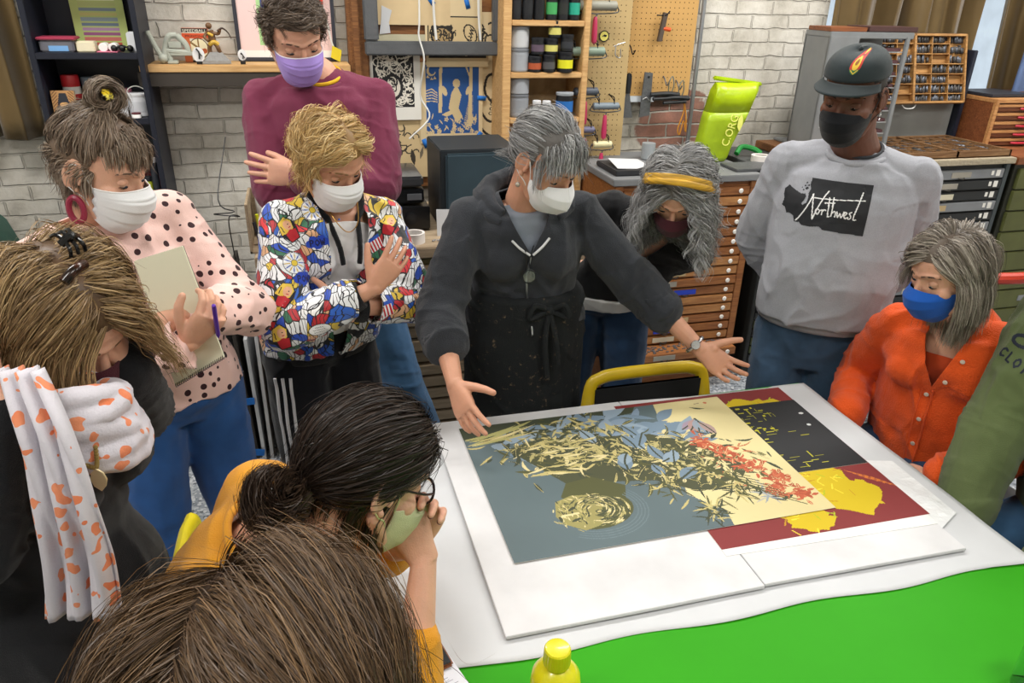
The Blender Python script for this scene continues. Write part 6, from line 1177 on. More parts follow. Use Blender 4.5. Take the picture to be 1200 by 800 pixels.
    m.tube([g+up_*.05-rr_*.012, g+up_*.0, g-up_*.05-rr_*.01], .0018, 6); m.tube([g+up_*.045+rr_*.012, g+up_*.0+rr_*.008, g-up_*.05+rr_*.012], .0018, 6)
    lens = [g-up_*.045+j.f*.004+rr_*(.018*cos(a))+up_*(.022*sin(a)) for a in np.linspace(0, 2*pi, 17)]; m.tube(lens, .0016, 6, smooth=False)
    mfin(m, 'glasses_frame', mat('glasses_dark', '#1c1f22', .3), root)
    m = M(); m.lathe(g-up_*.045+j.f*.004, [(.001, 0), (.018, .001), (.001, .002)], j.f, 20); mfin(m, 'glasses_lens', mat('lens_glass', '#dfe8e4', .05, trans=.9), root)
    mask(fr, root, 'kn95', MASKW, LOOPW); eyes(fr, root, hairmat2('brow_grey', '#6d625a'))
    # ear drop
    m = M(); e = fr.w((.078, -.004, -.045)); m.tube([e, e-Vector((0, 0, .014))], .0009, 6); m.ball(e-Vector((0, 0, .022)), .007); mfin(m, 'earring', mat('pearl', '#b9b0a4', .25, .5), root)
    m = M(); e = fr.w((-.078, -.004, -.045)); m.tube([e, e-Vector((0, 0, .014))], .0009, 6); m.ball(e-Vector((0, 0, .022)), .007); mfin(m, 'earring', MATS['pearl'], root)
    # wrist watch
    Wd = (j.wL-j.eL).normalized(); cw = j.wL-Wd*.02; SV = mat('watch_steel', '#c7c9cc', .25, .9)
    ring(root, 'watch_band', SV, cw, Wd, .029, .0055, .0005, b=.95); x, y, _ = axes(Wd); m = M(); q = (fr.c-cw); q = (EYE-cw); q = (q-Wd*q.dot(Wd)).normalized(); m.lathe(cw+q*.026, [(.013, 0), (.014, .004), (.012, .008), (.0005, .009)], q, 20); mfin(m, 'watch_face', SV, root)
    rg = np.random.default_rng(11); rt = scalp(520, rg, hl=.066)
    g_ = ['#8d8f92', '#a9abad', '#6b6a69', '#c2c3c3', '#57534f', '#7a7978']
    def fl(p, r):
        back = np.array([0, -1.0, -.12]); f = np.tile(back, (len(p), 1)); fringe = (r[:, 1] > .03-.3*np.abs(r[:, 0])+.3*.0) & (r[:, 1] > .022) & (np.abs(r[:, 0]) < .075)
        f[fringe] = np.array([0, .75, -.75]); f[:, 0] += np.where(fringe, r[:, 0]*7, np.sign(p[:, 0])*.25); return f
    groom(fr, root, rt, fl, lambda r: np.where((r[:, 1] > .022) & (np.abs(r[:, 0]) < .075), .05+.3*np.clip(.07-r[:, 1], 0, .05), np.clip(.08+r[:, 1]+.09, .03, .2)), g_, hairmat('hair'), n_child=13, rad=.0009, grav=.15, gf=.1, ff=1, balls=[((0, .115, -.055), .06)], thick=(.02, .13), wob=.12, clump=.35, seed=3, capcol='#5a5653')
    m = M(); rtb = np.array([0, -.105, .0])+rg.normal(size=(60, 3))*.012
    groom(fr, root, rtb, lambda p, r: np.tile([0, -.3, -1.0], (len(p), 1)), .13, g_, hairmat('hair'), name='ponytail', n_child=20, rad=.0009, grav=.3, wob=.12, clump=.2, cap=False, seed=4)

# ---- tall man in the burgundy sweatshirt, arms crossed
if want('maroon'):
    nck = spotY(372, 88, 2.62); j = skel(spotY(392, 300, 2.62), nck, D_(184), 1.02, False, shdrop=.075, feet={'R': (.05, 2.6, 0), 'L': (.42, 2.42, 0)}, bow=.01)
    wL = spotY(352, 207, 2.38); wR = spotY(420, 225, 2.42)
    arm(j, 'L', wL, (.5, -.2, -.9), .3, .27); arm(j, 'R', wR, (-.6, -.2, -.8), .3, .27)
    root = person('tall man in burgundy sweatshirt and lilac mask with folded arms by the wall shelf', j)
    fr = Frame(spotY(345, 41, 2.53), D_(164), D_(30), D_(7), 1.05)
    hL = H('L', wL, spotY(312, 200, 2.40)-wL, (.0, .75, -.1), (0, 0, 1), curl=(.12, .14, .18, .24), spread=.15, tcurl=.2, tout=.3, k=1.08)
    body(j, root, fr, SK2, (hL,), .058)
    BU = cloth('sweatshirt_burgundy', '#74324a', .9, .3, 600, .06)
    # arms sit on top of the chest
    tb = [(t, a+.016, b_+.01) for t, a, b_ in TABM]
    top(j, root, 'sweatshirt', BU, .014, srad=(.052, .058, .058, .056, .046), upto=.93, tab=tb, bottom=-.1, seed=7, fold=.006, extra=[(j.sp(.75), .15, j.r+j.ax*.4, 70, .004)], neckcut=.02)
    nn = j.nck+j.ax*.0+j.f*.018; dd = (j.ax+j.f*.42).normalized()
    ring(root, 'collar', mat('rib_yellow', '#e0b022', .85, bump=.3), nn+dd*.006, dd, .076, .006, 0, a=1.0, b=.9, X=j.r)
    ring(root, 'neckband', BU, nn-dd*.006, dd, .086, .009, 0, a=1.0, b=.9, X=j.r)
    jeans(j, root, DEN3, .01, seed=3)
    for s in 'LR': shoe(j, s, root, SHOE)
    mask(fr, root, 'surg', cloth('mask_lilac', '#a98fdc', .8, .15, 900, .03), LOOPW, mat('mask_binding', '#ece8f4', .8)); eyes(fr, root, hairmat2('brow_brown', '#4b3a2e'))
    rg = np.random.default_rng(21); rt = scalp(620, rg, hl=.07, nape=-.05)
    def fl(p, r):
        f = np.zeros((len(p), 3)); frt = r[:, 2] > .06
        f[:] = [0, -.35, -.8]; f[frt] = [-.75, .15, .12]; return f
    groom(fr, root, rt, fl, lambda r: np.where(r[:, 2] > .06, .085, .022+.02*np.clip(r[:, 2]/.06, 0, 1)), ['#4a3d33', '#5d4e42', '#6b5c50', '#3b3029', '#7a6a5c'], hairmat('hair'), n_child=13, rad=.0009, grav=.05, thick=(.02, .24), wob=.25, clump=.5, curl=.005, curlk=1.2, seed=6, capcol='#3b3029', lift=.3)

# ---- blonde woman in the comic print bomber jacket
if want('blonde'):
    nck = Vector((.075, 2.055, 1.325)); j = skel((-.0, 2.12, .90), nck, D_(158), .97, True, bow=.015)
    wL = spotY(404, 361, 1.87); wR = spotY(438, 338, 1.84)
    arm(j, 'L', wL, (.8, -.1, -.7), .275, .23); arm(j, 'R', wR, (-.7, -.2, -.7), .29, .25)
    root = person('blonde woman in multicoloured comic print bomber jacket with folded arms and white mask', j)
    fr = Frame(spotY(386, 185, 1.99), D_(142), D_(32), D_(6), .98)
    hR = H('R', wR, spotY(463, 303, 1.86)-wR, (.0, .8, .15), (-.6, 0, .7), curl=(.14, .18, .2, .25), spread=.15, tcurl=.2, k=.95)
    hL = H('L', wL, spotY(375, 360, 1.9)-wL, (.0, .8, .1), (0, 0, 1), curl=.2, k=.95)
    b, tips = body(j, root, fr, SK3, (hR, hL), .047)
    m = M()
    for p, t, n, s_ in tips['R'][:4]: m.ball(p-n*.0045-t*.002, (.0045, .0045, .0045), 10)
    mfin(m, 'fingernails', mat('nail_black', '#0c0c10', .2), root)
    # comic print: colour cells with black ink lines
    CM = mat('comic_print', '#ffffff', .5, bump=.1, bscale=300, sheen=.2); nt = CM.node_tree; L = nt.links.new; bs = nt.nodes['Principled BSDF']
    tc = nt.nodes.new('ShaderNodeTexCoord'); nz = nt.nodes.new('ShaderNodeTexNoise'); nz.inputs['Scale'].default_value = 7; nz.inputs['Detail'].default_value = 2; L(tc.outputs['Object'], nz.inputs[0])
    mx = nt.nodes.new('ShaderNodeVectorMath'); mx.operation = 'MULTIPLY_ADD'; mx.inputs[1].default_value = (.16, .16, .16); L(nz.outputs['Color'], mx.inputs[0]); L(tc.outputs['Object'], mx.inputs[2])
    v1 = nt.nodes.new('ShaderNodeTexVoronoi'); v1.inputs['Scale'].default_value = 34; L(mx.outputs[0], v1.inputs['Vector'])
    v2 = nt.nodes.new('ShaderNodeTexVoronoi'); v2.feature = 'DISTANCE_TO_EDGE'; v2.inputs['Scale'].default_value = 34; L(mx.outputs[0], v2.inputs['Vector'])
    sp = nt.nodes.new('ShaderNodeSeparateColor'); L(v1.outputs['Color'], sp.inputs[0]); rp = nt.nodes.new('ShaderNodeValToRGB'); rp.color_ramp.interpolation = 'CONSTANT'
    cs = [(0, '#e4e6ea'), (.34, '#1f49b4'), (.46, '#dfe1e5'), (.56, '#b3262f'), (.64, '#d8b93c'), (.70, '#e6e6e6'), (.80, '#2a5fc0'), (.86, '#2c6a4c'), (.90, '#d7a880'), (.955, '#17181c'), (.965, '#d6303a')]
    while len(rp.color_ramp.elements) < len(cs): rp.color_ramp.elements.new(.5)
    for e, (p_, c_) in zip(rp.color_ramp.elements, cs): e.position = p_; e.color = (*lin(c_), 1)
    L(sp.outputs[0], rp.inputs[0]); lt = nt.nodes.new('ShaderNodeMath'); lt.operation = 'GREATER_THAN'; lt.inputs[1].default_value = .035; L(v2.outputs['Distance'], lt.inputs[0])
    # fine inner hatching on some cells
    wv = nt.nodes.new('ShaderNodeTexWave'); wv.inputs['Scale'].default_value = 28; wv.inputs['Distortion'].default_value = 6; L(mx.outputs[0], wv.inputs[0]); g1 = nt.nodes.new('ShaderNodeMath'); g1.operation = 'GREATER_THAN'; g1.inputs[1].default_value = .07; L(wv.outputs['Fac'], g1.inputs[0])
    mm = nt.nodes.new('ShaderNodeMath'); mm.operation = 'MULTIPLY'; L(lt.outputs[0], mm.inputs[0]); L(g1.outputs[0], mm.inputs[1])
    mc = nt.nodes.new('ShaderNodeMix'); mc.data_type = 'RGBA'; mc.inputs[6].default_value = (*lin('#15161c'), 1); L(mm.outputs[0], mc.inputs[0]); L(rp.outputs[0], mc.inputs[7]); L(mc.outputs[2], bs.inputs['Base Color'])
    def opn(me):
        c = j.nck+j.ax*.03; trim(me, lambda p, n: (p-c).dot(j.ax) > 0 and (p-c-j.ax*(p-c).dot(j.ax)).length < .088, [(c, j.ax)])
        v0 = j.pel+j.hf*.1; w0 = .014; w1 = .068
        a = ((j.nck+j.r*w1)-(v0+j.r*w0)); b_ = ((j.nck-j.r*w1)-(v0-j.r*w0)); n1 = a.cross(j.f).normalized(); n2 = b_.cross(j.f).normalized()
        if n1.dot(j.r) < 0: n1 = -n1
        if n2.dot(j.r) > 0: n2 = -n2
        p1 = v0+j.r*w0; p2 = v0-j.r*w0
        trim(me, lambda p, n: (p-p1).dot(n1) < 0 and (p-p2).dot(n2) < 0 and (p-j.sp(.5)).dot(j.f) > .0 and n.dot(j.f) > -.2 and abs((p-j.sp(.5)).dot(j.r)) < .1, [(p1, n1), (p2, n2)])
    tb = [(t, a+.022, b_+.02) for t, a, b_ in TABF]; tb[2] = (.1, .178, .13); tb[3] = (.33, .17, .128); tb[1] = (-.05, .17, .12)
    o, jm = top(j, root, 'bomber_jacket', CM, .012, srad=(.056, .064, .066, .062, .048), upto={'L': .84, 'R': .74}, tab=tb, bottom=-.08, cuts=opn, seed=12, fold=.008, solid=.004, armam=.006)
    RIB = cloth('black_rib', '#111216', .9, .5, 700)
    for s, u in (('L', .82), ('R', .74)):
        E_, W_ = getattr(j, 'e'+s), getattr(j, 'w'+s); m = M(); x, y, d = axes(W_-E_); c = E_.lerp(W_, u); m.lathe(c-d*.01, [(.030, -.002), (.044, 0), (.041, .02), (.038, .036), (.034, .04), (.028, .038)], d, 28); mfin(m, 'cuff', RIB, root)
    # rib collar and hem band
    m = M(); P = []
    for i in range(23): a = -2.5+5.0*i/22; bk = (cos(a)+1)/2; P.append(j.nck+j.r*(.072*sin(a))-j.f*(.066*cos(a)-.004)+j.ax*(.018+.022*bk-.06*(1-bk)**1.5))
    m.tube(P, lambda u: .015*(.6+.4*sin(pi*u)), 10, smooth=False); m.tube([P[0], j.sp(.8)+j.f*.125+j.r*-.03, j.sp(.7)+j.f*.15-j.r*.024], .008, 8); m.tube([P[-1], j.sp(.8)+j.f*.125+j.r*.03, j.sp(.7)+j.f*.15+j.r*.024], .008, 8)
    me = fuse(m, .004, 2); finish('jacket_collar', me, RIB, root)
    m = M(); loft(m, [(j.sp(-.14), .150, .104, j.hr, j.hf), (j.sp(-.11), .170, .122, j.hr, j.hf), (j.sp(.0)+j.hf*0, .178, .128, j.hr, j.hf), (j.sp(.02), .160, .11, j.hr, j.hf)], 36, .88); me = fuse(m, .006, 2)
    c0 = j.sp(0); trim(me, lambda p, n: abs((p-c0).dot(j.hr)) < .03 and (p-c0).dot(j.hf) > 0, [(c0+j.hr*.03, j.hr), (c0-j.hr*.03, j.hr)]); finish('hem_band', me, RIB, root, solid=.004)
    m = M(); torso(m, j, .0, t0=-.1, bust=.028, sh=.044); me = fuse(m, .006, 3); shift(me, folds(.005, 10, 3, seed=2)); c = j.sp(.9)+j.f*.07
    nv = (j.ax-j.f*1.3).normalized(); trim(me, lambda p, n: (p-c).dot(nv) > 0, [(c, nv)]); finish('tee_shirt', me, WHC, root, solid=.003)
    jb = worldmesh(o, root)
    def patch(px, py, w, h, fn, rot=0, bg='#e4e6ea'):
        hh = jb.ray_cast(EYE, (spot(px, py, 1)-EYE).normalized(), 4)
        if not hh[0]: return
        n = (hh[1]*.5+(EYE-hh[0]).normalized()).normalized(); ux = Vector((0, 0, 1)).cross(n).normalized(); uy = n.cross(ux); ux, uy = ux*cos(rot)+uy*sin(rot), uy*cos(rot)-ux*sin(rot)
        p = Paint(w, h, .0012, bg); q = Paint(w, h, .0012, '#000000'); fn(p, q); decal('comic_patch', p, q.a[:, :, 0] > .5, jb, hh[0]-ux*w/2-uy*h/2, ux, uy, PAINT, root, off=.0008, back=.08)
    GP = {'P': [[(.1, 0), (.1, 1), (.7, 1), (.85, .75), (.7, .5), (.1, .5)]], 'O': [[(.5, 1), (.1, .7), (.1, .3), (.5, 0), (.9, .3), (.9, .7), (.5, 1)]], 'W': [[(0, 1), (.25, 0), (.5, .7), (.75, 0), (1, 1)]]}
    def pow_(p, q):
        for x_, y_, a_ in ((.012, .018, .013), (.03, .02, .015), (.048, .02, .013), (.02, .03, .010), (.042, .03, .010), (.03, .012, .012)): q.ell(x_, y_, a_, a_*.8, '#ffffff')
        p.rect(0, 0, .06, .04, '#1c3fae')
        for i, ch in enumerate('POW'):
            for P in GP[ch]: p.stroke([(.010+.014*i+a*.011, .012+b*.015) for a, b in P], .0017, '#0e1540')
    def sun(p, q):
        q.ell(.03, .03, .03, .03, '#ffffff'); p.ell(.03, .03, .0295, .0295, '#1b1c22'); p.ell(.03, .03, .028, .028, '#e4e6ea')
        for i in range(14): a = i*.449; p.leaf(.03+.009*cos(a), .03+.009*sin(a), .02, .0016, a, '#c9a93a' if i % 2 else '#2350b0')
        p.ell(.03, .03, .009, .009, '#1b1c22'); p.ell(.03, .03, .0078, .0078, '#dcc040')
    def lady(p, q):
        q.poly([(.0, .03), (.012, .062), (.035, .068), (.05, .05), (.05, .028), (.04, 0), (.012, 0)], '#ffffff'); p.rect(0, 0, .06, .08, '#1b1c22'); p.poly([(.002, .03), (.013, .06), (.034, .066), (.046, .05), (.04, .03), (.02, .026)], '#dcbc4a'); p.ell(.031, .044, .011, .013, '#dca888'); p.poly([(.013, .002), (.012, .026), (.028, .032), (.044, .026), (.038, .002)], '#b3202c'); p.stroke([(.014, .05), (.012, .034)], .0012, '#1b1c22'); p.ell(.034, .046, .002, .0015, '#1b1c22'); p.stroke([(.03, .038), (.035, .038)], .0012, '#b3202c')
    def stripes(p, q):
        q.rect(0, 0, .04, .04, '#ffffff'); p.rect(0, 0, .04, .04, '#dfdfe2')
        for i in range(4): p.rect(.002+i*.01, 0, .007+i*.01, .04, '#b3202c')
        p.rect(0, .03, .04, .04, '#2350b0')
    def bubble(p, q):
        q.ell(.03, .02, .03, .017, '#ffffff'); p.ell(.03, .02, .03, .017, '#1b1c22'); p.ell(.03, .02, .028, .0152, '#e8e8ea')
        for i, ln in enumerate((.024, .034, .03)): 
            for k_ in range(int(ln/.0045)): p.stroke([(.03-ln/2+k_*.0045, .028-i*.007), (.03-ln/2+k_*.0045+.0028, .0262-i*.007)], .0006, '#1b1c22')
    for a_ in ((372, 284, .06, .04, pow_, .1), (356, 326, .06, .04, pow_, -.1), (345, 308, .06, .06, sun, 0), (366, 246, .06, .06, sun, .4), (338, 268, .055, .07, lady, .5), (334, 345, .055, .07, lady, -.4), (330, 395, .055, .07, lady, .3), (456, 262, .055, .07, lady, -.2), (440, 285, .04, .04, stripes, .4), (452, 362, .04, .04, stripes, .2), (375, 386, .06, .04, bubble, .1), (392, 318, .055, .07, lady, 0)): patch(*a_)
    tr = jeans(j, root, cloth('track_pants', '#111319', .8, .2), .008, name='track_pants')
    bt = worldmesh(tr, root)
    for s, sd in (('R', 1),):
        for q in (-.022, 0, .022):
            m = M(); P = []
            for t in np.linspace(.08, .95, 14):
                h = getattr(j, 'h'+s).lerp(getattr(j, 'k'+s), t)+Vector((0, 0, 0)); dr = (j.hr*.72+j.hf*.7).normalized(); pr_ = dr.cross(Vector((0, 0, 1))).normalized(); hh = bt.ray_cast(h+dr*.3+pr_*q, -dr, .4); P.append((hh[0] if hh[0] else h+dr*.1)+dr*.002)
            m.tube(P, .0048, 6); mfin(m, 'side_stripe', mat('stripe_white', '#d9d9dd', .8), root)
    for s in 'LR': shoe(j, s, root, SHOE)
    # bracelets and necklace
    d = (j.wL-j.eL).normalized(); BE = mat('bracelet_brass', '#b98f4a', .35, .8)
    for q in range(5): ring(root, 'bracelet', BE if q % 2 else mat('beads_tan', '#a97b58', .5), j.wL-d*(.004+q*.0085), d, .0285, .0026, .0012, seed=q)
    m = M(); m.tube([j.nck+j.r*-.05+j.f*.03+j.ax*.01, j.sp(.93)+j.f*.09-j.r*.03, j.sp(.88)+j.f*.105, j.sp(.93)+j.f*.09+j.r*.03, j.nck+j.r*.05+j.f*.03+j.ax*.01], .0014, 6); mfin(m, 'necklace', BE, root)
    mask(fr, root, 'surg', MASKW, LOOPW, mat('mask_binding2', '#eceded', .8)); eyes(fr, root, hairmat2('brow_blond', '#8a6a44'))
    rg = np.random.default_rng(31); rt = scalp(560, rg, hl=.066, nape=-.07)
    def fl(p, r):
        f = np.zeros((len(p), 3)); f[:] = [0, -.5, -.7]; t = r[:, 2] > .05; s = np.sign(r[:, 0]+.012); f[t] = np.stack([s[t]*1.0, -.15+0*r[t, 1], np.full(t.sum(), -.2)], 1); f[:, 0] += s*.12; return f
    groom(fr, root, rt, fl, lambda r: np.where(r[:, 2] > .045, .155, .08), ['#c8a468', '#dcc08a', '#b58f55', '#e6cf9c', '#8f6c3e', '#a98349'], hairmat('hair'), n_child=14, rad=.00095, grav=.2, gf=.7, balls=FB, thick=(.03, .24), wob=.3, clump=.45, curl=.008, curlk=1.3, seed=8, capcol='#8a6a3e', lift=.2, spread=.007)

# ---- woman in the pink polka dot blouse
if want('dotted'):
    nck = Vector((-.46, 1.80, 1.375)); j = skel((-.38, 1.83, .93), nck, D_(150), .98, True, bow=.01)
    wL = spotY(196, 375, 1.60); wR = spotY(222, 400, 1.58)
    arm(j, 'L', wL, (.8, .3, -.7), .28, .24); arm(j, 'R', wR, (-.5, -.4, -.8), .28, .245)
    root = person('woman in pink polka dot blouse with hair bun holding notebook and purple pen', j)
    fr = Frame(spotY(118, 196, 1.74), D_(112), D_(20), D_(0), .98)
    hL = H('L', wL, spotY(172, 402, 1.56)-wL, (.1, .9, -.2), (.2, 0, .9), curl=(.35, .4, .45, .5), spread=.08, tcurl=.3, k=1.0)
    hR = H('R', wR, spotY(250, 368, 1.56)-wR, (-.35, .85, .3), (-.6, -.2, .8), curl=(.75, .85, .9, .95), spread=.05, tcurl=.6, k=1.0)
    b, tips = body(j, root, fr, SK1, (hL, hR), .048)
    PD = cloth('polka_blouse', '#ecc7bf', .75, .2, 400, .03); nt = PD.node_tree; L = nt.links.new; bs = nt.nodes['Principled BSDF']
    tc = nt.nodes.new('ShaderNodeTexCoord'); vo = nt.nodes.new('ShaderNodeTexVoronoi'); vo.inputs['Scale'].default_value = 36; vo.inputs['Randomness'].default_value = .35; L(tc.outputs['Object'], vo.inputs['Vector'])
    lt = nt.nodes.new('ShaderNodeMath'); lt.operation = 'LESS_THAN'; lt.inputs[1].default_value = .30; L(vo.outputs['Distance'], lt.inputs[0]); mc = nt.nodes.new('ShaderNodeMix'); mc.data_type = 'RGBA'
    mc.inputs[6].default_value = (*lin('#ecc7bf'), 1); mc.inputs[7].default_value = (*lin('#3a2226'), 1); L(lt.outputs[0], mc.inputs[0]); L(mc.outputs[2], bs.inputs['Base Color'])
    tb = [(t, a+.008, b_+.008) for t, a, b_ in TABF]; tb[3] = (.33, .155, .115)
    top(j, root, 'blouse', PD, .010, srad=(.054, .058, .062, .064, .05), upto={'L': .62, 'R': .8}, tab=tb, bottom=-.08, seed=15, fold=.009, armam=.006, neckcut=.004, shoulder=.056)
    for s, u in (('L', .62), ('R', .8)):
        E_, W_ = getattr(j, 'e'+s), getattr(j, 'w'+s); x, y, d = axes(W_-E_); c = E_.lerp(W_, u); m = M(); rs = []
        for t, r_ in ((-.012, .044), (.0, .05), (.012, .042), (.022, .052), (.036, .058), (.034, .05), (.02, .034)):
            rs.append([c+d*t+(x*cos(a)+y*sin(a))*(r_*(1+.06*math.sin(a*9+t*40))) for a in np.linspace(0, 2*pi, 54, endpoint=False)])
        m.rings(rs, cap=False); mfin(m, 'cuff_frill', PD, root, sharp=0)
    jeans(j, root, DEN4, .006, top=.12, seed=5)
    a, b_, c, d = spotY(157, 306, 1.66), spotY(214, 288, 1.64), spotY(263, 418, 1.60), spotY(206, 452, 1.62); n = (b_-a).cross(d-a).normalized()
    if n.dot(EYE-a) < 0: n = -n
    nb = thing('notebook', 'open spiral notebook with blank cream pages held by the woman in polka dots', 'notebook', a); P = [v-a for v in (a, b_, c, d)]
    for nm_, o0, t, mt in (('cover', -.006, .002, mat('notebook_cover', '#3a3a3c', .6)), ('pages', -.0035, .006, mat('notebook_page', '#dcdac2', .8, var=.01))):
        m = M(); vs = [p+n*o0 for p in P]+[p+n*(o0+t) for p in P]; m.add(vs, [(3, 2, 1, 0), (4, 5, 6, 7), (0, 1, 5, 4), (1, 2, 6, 5), (2, 3, 7, 6), (3, 0, 4, 7)]); m.build(nm_, mt, nb, bevel=.0006)
    m = M(); e0, e1 = P[3], P[2]; N_ = 26; up = (P[0]-P[3]).normalized()
    for q in range(N_): cc = e0.lerp(e1, (q+.5)/N_); m.tube([cc+n*(.005*cos(t))+up*(.005*sin(t)+.001) for t in np.linspace(0, 2*pi, 9)], .0008, 5, smooth=False)
    m.build('spiral_wire', mat('wire_dark', '#3a3a3e', .4, .6), nb)
    q0, q1 = spotY(254, 382, 1.555), spotY(248, 341, 1.50); dd = (q1-q0).normalized(); pn = thing('pen', 'purple pen gripped in her fist', 'pen', q0); pn['label'] = 'purple pen gripped in the fist of the woman in polka dots'; PP = mat('pen_purple', '#5a2aa8', .3)
    m = M(); m.lathe(-dd*.03, [(.001, -.012), (.0045, 0), (.0048, .09), (.004, .1), (.001, .101)], dd, 14); m.build('barrel', PP, pn); m = M(); m.tube([dd*.068+n*.005, dd*.05+n*.0065, dd*.03+n*.006], .0012, 6); m.build('clip', PP, pn)
    for s in 'LR': shoe(j, s, root, SHOE)
    m = M(); e = fr.w((.079, -.004, -.045)); ce = e-Vector((0, 0, .032)); xx = (RT*.8+FW*.1).normalized()
    m.tube([ce+xx*(.014*cos(a))+Vector((0, 0, 1))*(.026*sin(a)) for a in np.linspace(0, 2*pi, 25)], .0062, 8, smooth=False); mfin(m, 'earring', mat('earring_raspberry', '#8f2740', .35), root)
    m = M(); e = fr.w((-.079, -.004, -.045)); ce = e-Vector((0, 0, .032)); m.tube([ce+xx*(.014*cos(a))+Vector((0, 0, 1))*(.026*sin(a)) for a in np.linspace(0, 2*pi, 25)], .0062, 8, smooth=False); mfin(m, 'earring', MATS['earring_raspberry'], root)
    mask(fr, root, 'surg', MASKW, LOOPW, MATS.get('mask_binding2') or mat('mask_binding2', '#eceded', .8)); eyes(fr, root, hairmat2('brow_ash', '#7a6250'))
    rg = np.random.default_rng(41); rt = scalp(760, rg, hl=.062, nape=-.06); bun = np.array([0, -.01, .125]); hc = ['#6a5646', '#7d6a5a', '#94826f', '#584739', '#a89a8a', '#4d3d31']
    def fl(p, r):
        fr_ = (r[:, 1] > .052) | ((r[:, 1] > .03) & (r[:, 2] > .07)); f = bun-p; f /= np.linalg.norm(f, axis=1)[:, None]; lo = (r[:, 2] < .025)
        f[lo] = [0, -.7, -.7]; f[fr_] = np.stack([r[fr_, 0]*7, np.full(fr_.sum(), .6), np.full(fr_.sum(), -.8)], 1); return f
    groom(fr, root, rt, fl, lambda r: np.where((r[:, 1] > .052) | ((r[:, 1] > .03) & (r[:, 2] > .07)), .052, np.where(r[:, 2] < .025, .06, np.linalg.norm(r-bun, axis=1)*1.02)), hc, hairmat('hair'), n_child=13, rad=.0009, grav=.05, thick=(.02, .1), wob=.12, clump=.3, seed=9, capcol='#6a5646')
    m = M(); rs = []; NB = 260; ang = rg.random(NB)*6.28
    Rb = np.stack([.016*np.cos(ang), -.01+.016*np.sin(ang), .128+.02*rg.random(NB)], 1)
    def flb(p, r):
        q = p-np.array([0, -.01, .15]); f = np.cross(q, np.array([.75, .55, .1])); f /= np.linalg.norm(f, axis=1)[:, None]+1e-6; ql = np.linalg.norm(q, axis=1)[:, None]; return f-q/ql*(ql-.022)*90
    groom(fr, root, Rb, flb, .17, hc, hairmat('hair'), name='hair_bun', n_child=6, rad=.001, grav=-.1, thick=(0, .01), adh=0, wob=.1, clump=.3, cap=False, seed=10, spread=.004, inert=.5)

